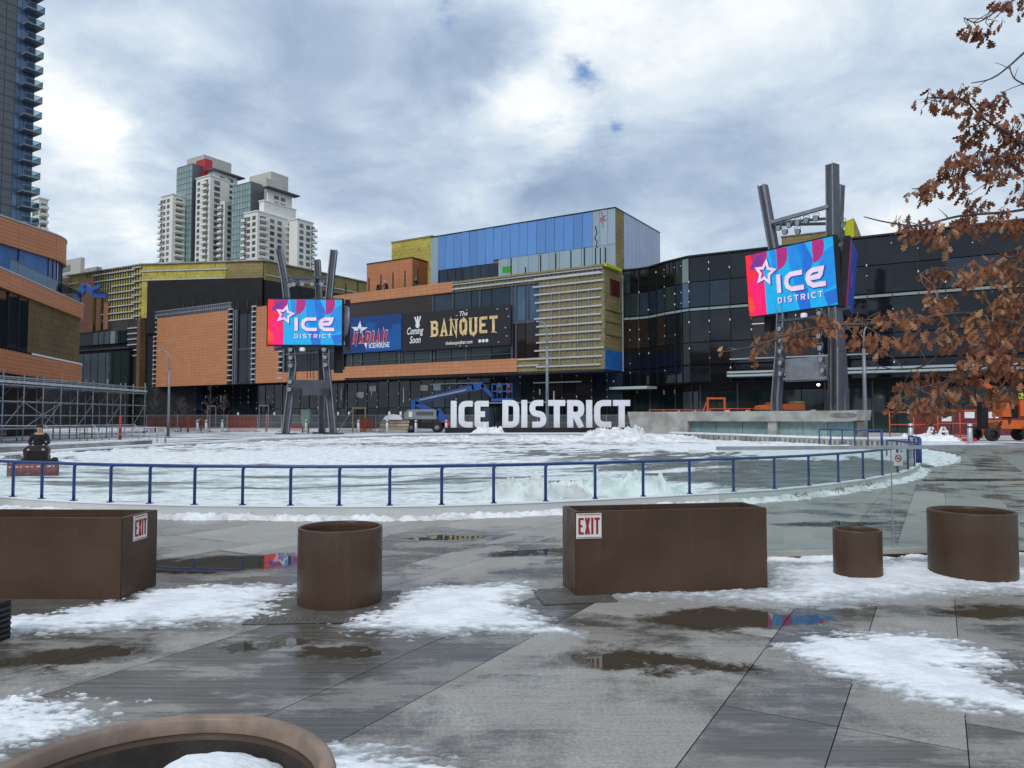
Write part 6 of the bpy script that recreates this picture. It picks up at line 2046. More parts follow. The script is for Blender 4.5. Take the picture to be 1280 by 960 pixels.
frame_stand('pale braced frame with an orange sheet left of the boom lift', 441, 456.5, 511, 88, 'wood', 'net')
frame_stand('orange braced doorway frame behind the concrete pavilion', 885, 906, 499, 80, 'safety')
def green_tote():
    p = W(376, 530, 86); t = thing('waste_tote', 'pale green waste hopper between the left tower legs', 'hopper', (p.x, p.y, 0))
    w = W(387, 530, 86).x - p.x
    mb = MB(); z1 = W(376, 513, 86).z
    mb.extr([(0, z1), (w, z1), (w, z1*.5), (w*.75, z1*.25), (w*.25, z1*.25), (0, z1*.5)], 0, 1.1); mb.build('hopper', M['green_bin'], t)
    mb = MB(); mb.box(-.05, w+.05, -.05, 1.15, z1+.002, z1+.1); mb.build('lid', M['green_bin'], t)
    for x in (.15, w-.15): mb = MB(); mb.box(x-.06, x+.06, .1, .25, 0, z1*.5); mb.build('leg', M['steel'], t)
green_tote()
def pallet_stack():
    p = W(476, 530, 87); t = thing('material_stack', 'stack of boards and bags left of the boom lift', 'material stack', (p.x, p.y, 0))
    for k in range(4): mb = MB(); mb.box(-.3+.1*k, 3.1+.05*k, .1*k, 1.4, .02+k*.36, .32+k*.36); mb.build('board', M['wood' if k % 2 else 'conc'], t)
    mb = MB(); mb.extr([(.2, 1.5), (2.4, 1.5), (2.2, 2.0), (1.3, 2.15), (.5, 1.95)], .1, 1.3); mb.build('covered_load', M['white'], t)
pallet_stack()
def trestle(label, px, Yd):
    p = W(px, 540, Yd); t = thing('trestle_barricade', label, 'barricade', (p.x, p.y, 0), 0, 'white folding barricades')
    for y in (-.2, .2):
        for s in (-1, 1): mb = MB(); mb.bar((s*.5, y, 0), (s*.10, y*.2, 1.05), .13, .06); mb.build('leg', M['white'], t)
    for z, w in ((.35, .78), (.72, .5)): mb = MB(); mb.box(-w/2, w/2, -.23, -.20, z-.07, z+.07); mb.build('board', M['white'], t)
trestle('white A shaped barricade beside the orange post, left one', 1164, 56); trestle('white A shaped barricade with its top against the orange railing', 1179, 56.5)
def concrete_block():
    p = W(1207, 543, 55); t = thing('weight_block', 'red ballast block lying in the snow beside a bollard', 'block', (p.x, p.y, 0))
    mb = MB(); mb.prism([(0, 0), (.8, 0), (.8, .5), (0, .5)], .0, .24); mb.build('block', M['red'], t); mb = MB(); mb.tube([(.3, .25, .24), (.3, .25, .33), (.5, .25, .33), (.5, .25, .24)], .02, 6); mb.build('handle', M['steel'], t)
concrete_block()
def equipment(label, pl, pr, pt, pb_, Yd, m, m2):
    a = W(pl, 505, Yd); w = W(pr, 505, Yd).x - a.x; zt = W(pl, pt, Yd).z; zb = W(pl, pb_, Yd).z
    t = thing('covered_machine', label, 'machine', (a.x, a.y, 0), 0)
    mb = MB(); mb.extr([(0, zb), (w, zb), (w, zt-.1), (w*.75, zt), (w*.12, zt-.12), (0, zb+.3)], 0, 1.6); mb.build('cover', M[m], t)
    mb = MB(); mb.box(.1, w-.1, .1, 1.5, zb-.25, zb-.003); mb.build('chassis', M['steel'], t)
    for x in (.3, w-.3): 
        mb = MB(Matrix.Translation((x, .1, .45)) @ Matrix.Rotation(R(90), 4, 'X')); mb.lathe([(.12, -.12), (.42, -.12), (.45, -.06), (.45, .06), (.42, .12), (.12, .12)], n=16); mb.build('wheel', M['rubber'], t)
    mb = MB(); mb.box(.4, w-.4, .3, 1.3, .45, zb-.255); mb.build('support', M['steel'], t)
    mb = MB(); mb.box(w*.5, w*.98, -.02, 1.5, zt+.003, zt+.16); mb.build('load', M[m2], t)
equipment('long orange covered machine behind the left half of the pavilion roof', 949, 976, 505, 512, 76, 'lift_orange', 'lift_orange'); equipment('orange machine with green tarp behind the screen tower leg', 980, 1006, 503.5, 512, 75, 'lift_orange', 'tarp')
def site_cabin():
    a = W(1216, 520, 72); w = 9; t = thing('site_hoarding', 'dark red site hoarding with pale notices behind the orange boom lift', 'hoarding', (a.x-6, a.y, 0))
    mb = MB(); mb.box(0, 16, 0, .15, .1, 2.6); mb.build('panel', M['darkred'], t)
    for x in (0, 4, 8, 12, 16): mb = MB(); mb.box(x-.06, x+.06, -.1, .0, 0, 2.7); mb.build('post', M['steel'], t)
    for x, z in ((5.2, 1.7), (7.5, 1.7), (11.4, 1.75), (3.0, 1.4)): mb = MB(); mb.box(x, x+.95, -.03, -.004, z, z+.6); mb.build('notice', M['clip'], t)
    mb = MB(); mb.lathe([(.001, -.12), (.12, -.06), (.12, .06), (.001, .12)], (8.6, -.15, 1.2), 10); mb.build('site_lamp', M['lamp_on'], t)
site_cabin()

# ------------------------------------------------------------------ boom lifts
def wheel(t, x, y, z, r, w=.4, hub='lift_grey'):
    Mx = Matrix.Translation((x, y, z)) @ Matrix.Rotation(R(90), 4, 'X')
    mb = MB(Mx); mb.lathe([(r*.55, -w/2), (r*.92, -w/2), (r, -w/2+.08), (r, w/2-.08), (r*.92, w/2), (r*.55, w/2)], n=22); o = mb.build('wheel', M['rubber'], t)
    mb = MB(Mx); mb.lathe([(.001, -w*.3), (r*.2, -w*.42), (r*.3, -w*.3), (r*.56, -w*.36), (r*.56, w*.36), (.001, w*.3)], n=18); mb.build('rim', M[hub], o)
def boom_lift_blue():
    Yd = 88; p = W(508, 540, Yd); fr = Frame((p.x, p.y), (1, 0))
    t = thing('boom_lift', 'blue boom lift with grey engine cover beside the short row of white letters', 'boom lift', (p.x, p.y, 0))
    q = lambda px, py, off=0: (fr.x(px, off), off, fr.z(px, py, off))
    for px in (514, 547): 
        for y in (-.2, 1.9): wheel(t, fr.x(px), y, .58, .58)
    mb = MB(); mb.box(fr.x(507), fr.x(556), .1, 1.6, .55, 1.15); mb.build('chassis', M['black'], t)
    a = q(506, 512); b_ = q(546, 524)
    mb = MB(); mb.extr([(a[0], b_[2]), (b_[0], b_[2]), (b_[0], a[2]-.1), (b_[0]-.4, a[2]+.05), (a[0]+.5, a[2]), (a[0], a[2]-.35)], -.1, 1.9); o = mb.build('engine_cover', M['lift_grey'], t)
    mb = MB(); mb.box(a[0]+.55, a[0]+.95, -.14, -.101, b_[2]+.25, a[2]-.25); mb.build('vent', M['white'], o)
    mb = MB(); c = q(519, 517); mb.box(c[0]+.2, c[0]+2.2, -.13, -.101, c[2]-.2, c[2]+.22); mb.build('decal', M['steel'], o)
    def beam(nm, p0, p1, w, m='lift_blue', y=.6):
        mb = MB(); mb.bar((p0[0], y, p0[2]), (p1[0], y, p1[2]), .5, w, up=(0, 0, 1)); return mb.build(nm, M[m], t)
    beam('turret', q(516.5, 512), q(517, 500), .9); beam('lower_arm', q(516, 503), q(548, 517), .55); beam('riser', q(546, 512), q(558, 530), .85)
    beam('main_boom', q(515, 503.5), q(592, 484), .62); beam('boom_edge', q(525, 500), q(583, 487.3), .22, 'lift_grey', .3)
    beam('fly_boom', q(590, 485), q(604, 480.5), .78); beam('jib', q(602, 480.5), q(616, 496), .42)
    mb = MB(); a = q(615, 480); b_ = q(640, 498)
    for x in np.linspace(a[0], b_[0], 5): mb.tube([(x, .1, b_[2]), (x, .1, a[2])], .05, 5); mb.tube([(x, 1.1, b_[2]), (x, 1.1, a[2])], .05, 5)
    for z in (a[2], (a[2]+b_[2])/2): mb.tube([(a[0], .1, z), (b_[0], .1, z), (b_[0], 1.1, z), (a[0], 1.1, z), (a[0], .1, z)], .05, 5, smooth=False)
    mb.box(a[0]-.1, b_[0]+.1, .05, 1.15, b_[2]-.3, b_[2]); mb.build('basket', M['lift_blue'], t)
    mb = MB(); mb.box(fr.x(553), fr.x(563), .1, 1.4, .75, 1.35); mb.build('red_toolbox', M['red'], t)
boom_lift_blue()
def boom_lift_far():
    Yd = 120; p = W(96, 372, Yd); fr = Frame((p.x, p.y), (1, .1))
    q = lambda px, py, off=0: (fr.x(px, off), off, fr.z(px, py, off))
    t = thing('boom_lift', 'blue boom lift raised over the curved building at the bare framing', 'boom lift', (p.x, p.y, 0), fr.rot)
    def beam(nm, p0, p1, w, m='lift_blue', y=.6):
        mb = MB(); mb.bar((p0[0], y, p0[2]), (p1[0], y, p1[2]), .6, w, up=(0, 0, 1)); return mb.build(nm, M[m], t)
    b0 = q(96, 372); 
    beam('main_boom', (b0[0]-13, 0, 1.8), q(104, 356), 1.0); beam('jib', q(103, 355.5), q(115, 367.5), .8); beam('basket_floor', q(114, 367.5), q(131, 368.5), .9, 'lift_blue')
    mb = MB(); a = q(119, 358); b_ = q(131, 367)
    for x in np.linspace(a[0], b_[0], 5): mb.tube([(x, .0, b_[2]), (x, .0, a[2])], .08, 5)
    mb.tube([(a[0], 0, a[2]), (b_[0], 0, a[2])], .08, 5); mb.build('basket_rail', M['charcoal'], t)
    mb = MB(); a = q(113, 358.5); mb.extr([(a[0], a[2]-.2), (a[0]+1.0, a[2]+.35), (a[0]+1.6, a[2]+.3), (a[0]+1.2, a[2]-.3), (a[0]+.3, a[2]-.6)], -.2, .6); mb.build('hood', M['lift_blue'], t)
    mb = MB(); mb.box(b0[0]-16, b0[0]-12, -.6, 1.4, .5, 1.9); mb.build('chassis', M['lift_grey'], t)
    for x in (b0[0]-15.6, b0[0]-12.4): wheel(t, x, -.5, .55, .55)
boom_lift_far()
def boom_lift_orange():
    Yd = 56; p = W(1236, 545, Yd); fr = Frame((p.x, p.y), (1, 0))
    t = thing('boom_lift', 'orange boom lift with black tyres at the right edge', 'boom lift', (p.x, p.y, 0))
    q = lambda px, py, off=0: (fr.x(px, off), off, fr.z(px, py, off))
    for px, y, r in ((1234, -.2, .52), (1278, -.4, .55), (1234, 1.9, .52), (1290, 1.9, .52)): wheel(t, fr.x(px), y, r, r, .42, 'black')
    a = q(1243, 525); b_ = q(1300, 537)
    mb = MB(); mb.extr([(a[0], b_[2]+.1), (b_[0], b_[2]), (b_[0], a[2]), (a[0]+.3, a[2]), (a[0], a[2]-.2)], -.1, 1.8); mb.build('chassis', M['lift_orange'], t)
    mb = MB(); a = q(1250, 503); b_ = q(1262, 521); mb.extr([(a[0], b_[2]), (b_[0], b_[2]), (b_[0]-.1, a[2]), (a[0]+.15, a[2])], .1, 1.3); mb.build('left_hood', M['lift_orange'], t)
    mb = MB(); a = q(1273, 500); b_ = q(1300, 520); mb.box(a[0], b_[0], .1, 1.3, b_[2], a[2]); mb.build('right_hood', M['lift_orange'], t)
    mb = MB(); a = q(1262.5, 505); b_ = q(1272.5, 523); mb.box(a[0], b_[0], .3, 1.2, b_[2], a[2]); mb.build('turntable', M['black'], t)
    mb = MB(); a = q(1229, 498); b_ = q(1237, 538); mb.box(a[0], b_[0], .5, 1.1, .9, a[2]); mb.build('mast', M['black'], t)
    mb = MB(); a = q(1225, 470); b_ = q(1250, 500); mb.bar((a[0]+.3, .8, a[2]-.3), (b_[0]+1.2, .8, b_[2]-.1), .3, .3); mb.build('boom', M['lift_orange'], t)
    mb = MB(); a = q(1271, 498); mb.box(a[0], a[0]+.35, .02, .08, a[2]-.05, a[2]+.4); mb.build('warning_plate', M['hivis'], t)
boom_lift_orange()
# ------------------------------------------------------------------ people
def person(label, loc, rotz, J, mats, scale=1.0, group=None, zones=None, hair=True, lvl=1):
    """one continuous skinned body from a joint tree; J: name -> (parent, position, radius)"""
    t = thing('person', label, 'person', loc, rotz, group)
    names = list(J)
    me = bpy.data.meshes.new('body')
    me.from_pydata([tuple(Vector(J[n][1])*scale) for n in names], [(names.index(J[n][0]), i) for i, n in enumerate(names) if J[n][0]], [])
    o = bpy.data.objects.new('body', me); COL.objects.link(o)
    sk = o.modifiers.new('skin', 'SKIN'); sk.use_smooth_shade = True
    d = me.skin_vertices[0].data if me.skin_vertices else None
    if d is None:
        me.attributes; 
    for i, n in enumerate(names):
        r = J[n][2]; r = r if isinstance(r, tuple) else (r, r)
        d[i].radius = (r[0]*scale, r[1]*scale)
        d[i].use_root = (i == 0)
    ss = o.modifiers.new('sub', 'SUBSURF'); ss.levels = lvl; ss.render_levels = lvl
    dg = bpy.context.evaluated_depsgraph_get(); dg.update()
    m2 = bpy.data.meshes.new_from_object(o.evaluated_get(dg))
    bpy.data.objects.remove(o); bpy.data.meshes.remove(me)
    b = bpy.data.objects.new('body', m2); COL.objects.link(b); b.parent = t
    m2.materials.clear()
    for m in mats: m2.materials.append(M[m])
    # clothes by the nearest joint
    P = [Vector(J[n][1])*scale for n in names]
    for p in m2.polygons:
        k = min(range(len(P)), key=lambda i: (P[i]-p.center).length)
        p.material_index = zones(names[k]) if zones else 0
        p.use_smooth = True
    return t
def zone(n):
    if n in ('head', 'neck', 'crown', 'chin', 'nose'): return 0
    if n.startswith('hand') or n.startswith('fing'): return 3
    if n.startswith('hip') or n.startswith('knee') or n.startswith('ank') or n.startswith('toe') or n == 'pelvis': return 2
    return 1
def hands(J, side, wrist, d, s):
    w = Vector(wrist); d = Vector(d).normalized()
    J['hand'+side] = ('wrist'+side, tuple(w + d*.08), (.038, .022))
    x = Vector((1, 0, 0))
    for k in range(4): J['fing%d%s' % (k, side)] = ('hand'+side, tuple(w + d*(.16 + .012*(1.5-abs(k-1.5))) + x*(.022*(k-1.5)) + Vector((0, -.02, -.03))), .009)
    J['fingT'+side] = ('hand'+side, tuple(w + d*.10 + x*(-.055*s) + Vector((0, -.01, .0))), .010)
def seated():
    J = {'pelvis': (None, (0, 0, .95), (.17, .14)), 'spine': ('pelvis', (0, .02, 1.16), (.17, .13)), 'chest': ('spine', (0, .0, 1.38), (.20, .14)), 'neck': ('chest', (0, -.03, 1.56), .06),
         'chin': ('neck', (0, -.06, 1.64), .075), 'head': ('chin', (0, -.06, 1.72), .10), 'crown': ('head', (0, -.045, 1.80), .075)}
    for s, S in ((-1, 'L'), (1, 'R')):
        J['shoulder'+S] = ('chest', (s*.21, 0, 1.47), .085); J['elbow'+S] = ('shoulder'+S, (s*.30, -.06, 1.20), .062); J['wrist'+S] = ('elbow'+S, (s*.17, -.34, 1.13), .045)
        hands(J, S, (s*.17, -.34, 1.13), (-s*.1, -1, -.05), s)
        J['hip'+S] = ('pelvis', (s*.11, -.03, .93), .10); J['knee'+S] = ('hip'+S, (s*.16, -.46, .98), .078); J['ankle'+S] = ('knee'+S, (s*.16, -.50, .56), .055); J['toe'+S] = ('ankle'+S, (s*.17, -.66, .50), .045)
    return J
def walking():
    J = {'pelvis': (None, (0, 0, .95), (.15, .12)), 'spine': ('pelvis', (0, 0, 1.15), (.15, .11)), 'chest': ('spine', (0, -.02, 1.36), (.18, .13)), 'neck': ('chest', (0, -.04, 1.52), .06),
         'chin': ('neck', (0, -.06, 1.60), .075), 'head': ('chin', (0, -.06, 1.68), .10), 'crown': ('head', (0, -.05, 1.75), .075)}
    for s, S in ((-1, 'L'), (1, 'R')):
        J['shoulder'+S] = ('chest', (s*.20, 0, 1.44), .08); J['elbow'+S] = ('shoulder'+S, (s*.27, .06*s, 1.16), .058); J['wrist'+S] = ('elbow'+S, (s*.26, -.10+.10*s, .92), .042)
        hands(J, S, (s*.26, -.10+.10*s, .92), (0, -.1, -1), s)
        J['hip'+S] = ('pelvis', (s*.10, 0, .90), .095); J['knee'+S] = ('hip'+S, (s*.11, -.16*s-.05, .50), .07); J['ankle'+S] = ('knee'+S, (s*.11, -.24*s+.08, .09), .05); J['toe'+S] = ('ankle'+S, (s*.12, -.24*s-.12, .05), .042)
    return J
def crouch():
    J = {'pelvis': (None, (0, 0, .45), (.15, .12)), 'spine': ('pelvis', (0, -.08, .64), (.15, .11)), 'chest': ('spine', (0, -.22, .82), (.18, .13)), 'neck': ('chest', (0, -.32, .95), .06), 'chin': ('neck', (0, -.37, 1.0), .07), 'head': ('chin', (0, -.40, 1.07), .10), 'crown': ('head', (0, -.40, 1.14), .07)}
    for s, S in ((-1, 'L'), (1, 'R')):
        J['shoulder'+S] = ('chest', (s*.19, -.24, .88), .08); J['elbow'+S] = ('shoulder'+S, (s*.24, -.42, .66), .058); J['wrist'+S] = ('elbow'+S, (s*.18, -.60, .46), .042)
        hands(J, S, (s*.18, -.60, .46), (0, -.5, -.8), s)
        J['hip'+S] = ('pelvis', (s*.11, 0, .43), .095); J['knee'+S] = ('hip'+S, (s*.17, -.38, .50), .07); J['ankle'+S] = ('knee'+S, (s*.16, -.12, .09), .05); J['toe'+S] = ('ankle'+S, (s*.17, -.32, .05), .042)
    return J
def head_bits(t, c, hat=None, col='hair', s=1.0):
    c = Vector(c)
    mb = MB(); mb.lathe([(.085, -.005), (.105, .02), (.103, .06), (.08, .105), (.04, .125), (.001, .13)], c + Vector((0, .015, .02)), 16); mb.build(hat or 'hair', M[col], t)
    mb = MB(); mb.tube([c + Vector((0, -.095, .02)), c + Vector((0, -.125, -.02)), c + Vector((0, -.10, -.035))], [.012, .017, .010], 6); mb.build('nose', M['skin'], t)
    for sx in (-1, 1):
        mb = MB(); mb.lathe([(.001, -.008), (.010, 0), (.001, .008)], c + Vector((sx*.036, -.096, .022)), 8); mb.build('eye', M['hair'], t)
        mb = MB(); mb.tube([c + Vector((sx*.10, .01, .03)), c + Vector((sx*.112, .012, 0)), c + Vector((sx*.10, .01, -.03))], [.010, .014, .008], 6); mb.build('ear', M['skin'], t)
    mb = MB(); mb.tube([c + Vector((-.026, -.098, -.055)), c + Vector((0, -.106, -.058)), c + Vector((.026, -.098, -.055))], .006, 6); mb.build('mouth', M['darkred'], t)

def snow_machine():
    p = G(43, 597) + Vector((-.33, .66, 0)); p.z = 0
    t = thing('snow_plough', 'dark red ride on machine pushing a battered red snow blade', 'snow plough', p, R(27)); t.scale = (.82, .82, .82)
    mb = MB(); n = 8
    pr = [(-.05 - .16*math.sin(k/n*PI), .02 + .50*k/n) for k in range(n+1)]
    for i in range(n):
        a, b_ = pr[i], pr[i+1]
        mb.poly([(-.80, -.9+a[0], a[1]), (.72, -.9+a[0], a[1]), (.72, -.9+b_[0], b_[1]), (-.80, -.9+b_[0], b_[1])], smooth=True)
        mb.poly([(-.80, -.87+b_[0], b_[1]), (.72, -.87+b_[0], b_[1]), (.72, -.87+a[0], a[1]), (-.80, -.87+a[0], a[1])], smooth=True)
    mb.box(-.80, .72, -.99, -.90, .53, .57); mb.box(-.82, -.78, -1.05, -.85, .0, .57); mb.box(.70, .74, -1.05, -.85, .0, .57)
    bl = mb.build('blade', M['blade_red'], t)
    mb = MB()
    for k in range(9): x = -.76 + .165*k; mb.box(x, x+.05+.06*(k % 2), -1.07, -1.058, .15+.04*(k % 3), .42)
    mb.build('snow_smear', M['snow_dirty'], bl)
    mb = MB(); mb.box(-.78, .70, -.93, -.70, .572, .63); mb.build('blade_top', M['black'], t)
    mb = MB(); mb.extr([(-.36, .5), (.36, .5), (.40, .98), (.28, 1.12), (-.28, 1.12), (-.40, .98)], -.72, .1); mb.build('hood', M['maroon'], t)
    mb = MB(); mb.extr([(-.30, .58), (.30, .58), (.26, .92), (-.26, .92)], -.75, -.722); mb.build('grille', M['black'], t)
    mb = MB(); mb.box(-.33, .33, .05, 1.0, .42, .70); mb.build('frame', M['black'], t)
    mb = MB(); mb.box(-.26, .26, .18, .62, .70, .82); mb.box(-.24, .24, .60, .70, .80, 1.15); mb.build('seat', M['black'], t)
    mb = MB(); mb.tube([(0, -.1, 1.05), (0, .0, 1.18)], .03, 8); mb.tube([(-.28, -.02, 1.20), (0, .0, 1.18), (.28, -.02, 1.20)], .022, 8); mb.build('handlebar', M['black'], t)
    for x in (-.30, .30):
        mb = MB(); mb.lathe([(.001, -.04), (.05, -.03), (.05, .03), (.001, .04)], (x*.75, -.74, .98), 10); mb.build('headlight', M['galv'], t)
    for x, y, r in ((-.46, -.45, .26), (.46, -.45, .26), (-.48, .72, .32), (.48, .72, .32)):
        Mx = Matrix.Translation((x, y, r)) @ Matrix.Rotation(R(90), 4, 'Y')
        mb = MB(Mx); mb.lathe([(r*.5, -.1), (r*.92, -.1), (r, -.04), (r, .04), (r*.92, .1), (r*.5, .1)], n=20); o = mb.build('wheel', M['rubber'], t)
        mb = MB(Mx); mb.lathe([(.001, -.06), (r*.52, -.07), (r*.52, .07), (.001, .06)], n=14); mb.build('rim', M['darkred'], o)
    mb = MB(); mb.box(-.62, -.34, -.7, -.2, .50, .56); mb.box(.34, .62, -.7, -.2, .50, .56); mb.build('mudguard', M['black'], t)
    J = seated()
    d = person('seated driver in black on the dark red snow plough with pale gloves', (p.x, p.y, 0), R(27), {k: (v[0], (v[1][0], v[1][1]+.36, v[1][2]-.06+.0), v[2]) for k, v in J.items()}, ['skin', 'cloth_black', 'cloth_black', 'glove'], 1.0, None, zone)
    head_bits(d, (0, -.06+.36, 1.66)); d.scale = (.86, .86, .86)
snow_machine()
def far_people():
    p = W(249, 541, 86)
    t = person('worker in a dark red vest walking past the wire fence', (p.x, p.y, 0), R(60), walking(), ['skin', 'cloth_red', 'cloth_black', 'skin'], 1.0, None, zone)
    head_bits(t, (0, -.06, 1.68), 'cap', 'cloth_black')
    for px, lb, rz in ((471, 'crouching worker in dark clothes left on the roof edge', 60), (484, 'crouching worker with a light cap on the roof edge', -40), (518.5, 'worker crouching by the penthouse right corner on the roof', 30)):
        x = FA.x(px, 1.2); q = FA.P(x, 1.2, ZR-.1)
        t = person(lb, tuple(q), R(rz), crouch(), ['skin', 'cloth_black', 'cloth_navy', 'skin'], 1.5, 'workers on the roof', zone)
        head_bits(t, (0, -.60, 1.62), 'cap', 'clip' if 'light cap' in lb else 'hair')
    fr = FA
    p = W(624, 497, 88.7)
    t = person('worker in grey standing in the blue lift basket', (p.x, p.y, 4.05), R(20), walking(), ['skin', 'cloth_grey', 'cloth_navy', 'skin'], 1.0, 'workers in the lift basket', zone); head_bits(t, (0, -.06, 1.68), 'cap', 'lift_blue')
    p = W(636, 497, 88.7)
    t = person('worker in red standing at the right end of the lift basket', (p.x, p.y, 4.05), R(-40), walking(), ['skin', 'cloth_red', 'cloth_navy', 'skin'], .95, 'workers in the lift basket', zone); head_bits(t, (0, -.06, 1.60), 'cap', 'hair')
far_people()

# ------------------------------------------------------------------ bare saplings by the far fence
def sapling(label, px, Yd, h, seed):
    rnd = random.Random(seed)
    p = W(px, 535, Yd)
    t = thing('bare_sapling', label, 'tree', (p.x, p.y, 0), 0, 'bare saplings along the far fence')
    mb = MB(); mb.tube([(0, 0, 0), (.05, 0, h*.4), (-.03, .05, h*.75), (.02, 0, h)], [.07, .055, .03, .01], 6); mb.build('trunk', M['bark'], t)
    mb = MB()
    for k in range(26):
        z = h*rnd.uniform(.3, .92); a = rnd.uniform(0, 2*PI); L = (1.15 - z/h)*rnd.uniform(1.0, 2.1)
        p0 = Vector((0, 0, z)); d = Vector((math.cos(a), math.sin(a), rnd.uniform(.5, 1.1))).normalized()
        p1 = p0 + d*L*.5 + Vector((0, 0, .1)); p2 = p0 + d*L
        mb.tube([p0, p1, p2], [.022, .014, .006], 4)
        for j in range(3):
            s = p1.lerp(p2, rnd.random()); mb.tube([s, s + Vector((rnd.uniform(-.4, .4), rnd.uniform(-.4, .4), rnd.uniform(.1, .5)))], [.010, .005], 4)
    mb.build('crown', M['twig'], t)
for px, Yd, h, lb in ((194, 92, 5.6, 'bare sapling left of the slim street lamp'), (226, 95, 4.4, 'small bare sapling right of the slim street lamp'), (262, 96, 6.0, 'tall bare sapling behind the walking worker'), (279, 97, 4.6, 'bare sapling below the right end of the orange panel')):
    sapling(lb, px, Yd, h, int(px))
# dead stalks poking out of the snow along the dasher boards
def stalks():
    rnd = random.Random(4)
    mb = MB()
    for k in range(330):
        px = rnd.gauss(1050, 38); 
        if not 985 < px < 1098: continue
        py = 621 - (px-985)*.135 + rnd.choice((rnd.uniform(-7, 6), rnd.uniform(-3, 3)))
        p = G(px, py) + Vector((0, 0, .05)); h = rnd.uniform(.03, .15)
        mb.tube([p, p + Vector((rnd.uniform(-.13, .13), rnd.uniform(-.05, .05), h))], [.007, .004], 3)
    o = mb.build('dead_stalks', M['stalk']); o['kind'] = 'stuff'
stalks()
# ------------------------------------------------------------------ oak with its dry leaves, right
def oak():
    rnd = random.Random(21)
    base = Vector((8.2, 8.9, 0))
    t = thing('oak_tree', 'oak holding brown dried leaves with branches reaching in from the right', 'tree', base)
    mb = MB()
    trunk = [base + Vector(q) for q in ((0, 0, 0), (.03, 0, .8), (-.04, .02, 1.8), (.02, .05, 3.0), (.05, 0, 4.4), (.0, 0, 5.8), (.05, .05, 7.0))]
    mb.tube(trunk, [.17, .13, .115, .10, .08, .055, .02], 10)
    mb.build('trunk', M['bark'], t, world=True)
    def tz(z):
        for a, b_ in zip(trunk[:-1], trunk[1:]):
            if a.z <= z <= b_.z: return a.lerp(b_, (z-a.z)/(b_.z-a.z))
        return trunk[-1]
    limbs = []
    def limb(pts, z0, r0, Yd):
        P = [W(px, py, y) for (px, py), y in zip(pts, Yd)]
        P = [tz(z0)] + P
        # smooth it
        Q = []
        for i in range(len(P)-1):
            p0 = P[max(0, i-1)]; p1 = P[i]; p2 = P[i+1]; p3 = P[min(len(P)-1, i+2)]
            for k in range(4):
                s = k/4; Q.append(.5*((2*p1) + (p2-p0)*s + (2*p0-5*p1+4*p2-p3)*s*s + (3*p1-p0-3*p2+p3)*s**3))
        Q.append(P[-1])
        n = len(Q)
        mb = MB(); mb.tube(Q, [r0*(1-i/n)**.8 + .0035 for i in range(n)], 7)
        mb.build('branch', M['bark'], t, world=True); limbs.append(Q)
    yy = lambda a, b_, n: [a + (b_-a)*i/(n-1) for i in range(n)]
    limb([(1330,425),(1270,405),(1200,392),(1120,404),(1040,407),(990,417),(945,432),(902,440)], 2.0, .026, yy(8.5, 7.6, 8))
    limb([(1320,395),(1240,408),(1190,425),(1160,455),(1120,462),(1085,452)], 2.3, .012, yy(8.6, 8.1, 6))
    limb([(1330,240),(1280,262),(1200,270),(1150,282),(1110,278),(1080,271)], 3.1, .017, yy(8.6, 7.8, 6))
    limb([(1330,230),(1290,215),(1240,225),(1195,205),(1165,232),(1140,236)], 3.3, .015, yy(8.6, 7.9, 6))
    limb([(1330,170),(1280,180),(1258,165),(1232,150),(1205,125),(1180,122),(1160,122)], 3.9, .016, yy(8.6, 7.8, 7))
    limb([(1330,30),(1285,62),(1262,82),(1240,98),(1214,104)], 4.6, .015, yy(8.6, 8.0, 5))
    limb([(1320,130),(1285,108),(1268,98),(1262,84)], 4.4, .010, yy(8.6, 8.1, 4))
    limb([(1320,-20),(1275,-4),(1248,12),(1222,28),(1205,22)], 5.0, .012, yy(8.6, 8.0, 5))
    limb([(1320,345),(1270,365),(1220,345),(1180,335),(1150,342)], 2.7, .016, yy(8.6, 7.9, 5))
    limb([(1325,490),(1270,485),(1215,505),(1180,520),(1145,495),(1122,500)], 1.6, .016, yy(8.6, 8.0, 6))
    limb([(1325,450),(1270,452),(1215,470),(1170,480),(1140,486)], 1.8, .013, yy(8.6, 8.0, 5))
    limb([(1330,320),(1280,330),(1240,310),(1215,290)], 2.8, .012, yy(8.6, 8.1, 4))
    # leaf: lobed oak blade, folded along its rib and curled
    half = [(0, 0), (.07, .06), (.05, .16), (.20, .27), (.17, .33), (.09, .38), (.27, .55), (.22, .62), (.11, .62), (.22, .80), (.15, .85), (.06, .86), (0, 1.0)]
    V, Fc, tint = [], [], []
    def leaf(p, L, dirv, nrm, curl, fold, tn):
        d = dirv.normalized(); s = d.cross(nrm)
        if s.length < 1e-4: return
        s.normalize(); n_ = s.cross(d)
        def pt(x, y):
            return p + s*(x*L) + d*(y*L*(1-.18*curl*y)) + n_*(abs(x)*fold*L - curl*y*y*L*.5)
        i0 = len(V)
        R_ = [pt(x, y) for x, y in half]; Lf = [pt(-x, y) for x, y in half[1:-1]]
        V.extend(R_); V.extend(Lf)
        nR = len(half)
        rib0, rib1 = i0, i0 + nR - 1
        mid = len(V); V.append(pt(0, .35)); V.append(pt(0, .65))
        a = [i0+i for i in range(nR)]
        b_ = [i0] + [i0+nR+i for i in range(nR-2)] + [i0+nR-1]
        for q, flip in ((a, False), (b_, True)):
            for seq in ([q[0], q[1], q[2], q[3], q[4], q[5], mid], [mid, q[5], q[6], q[7], q[8], mid+1], [mid+1, q[8], q[9], q[10], q[11], q[12]]):
                Fc.append(list(reversed(seq)) if flip else seq); tint.append(tn)
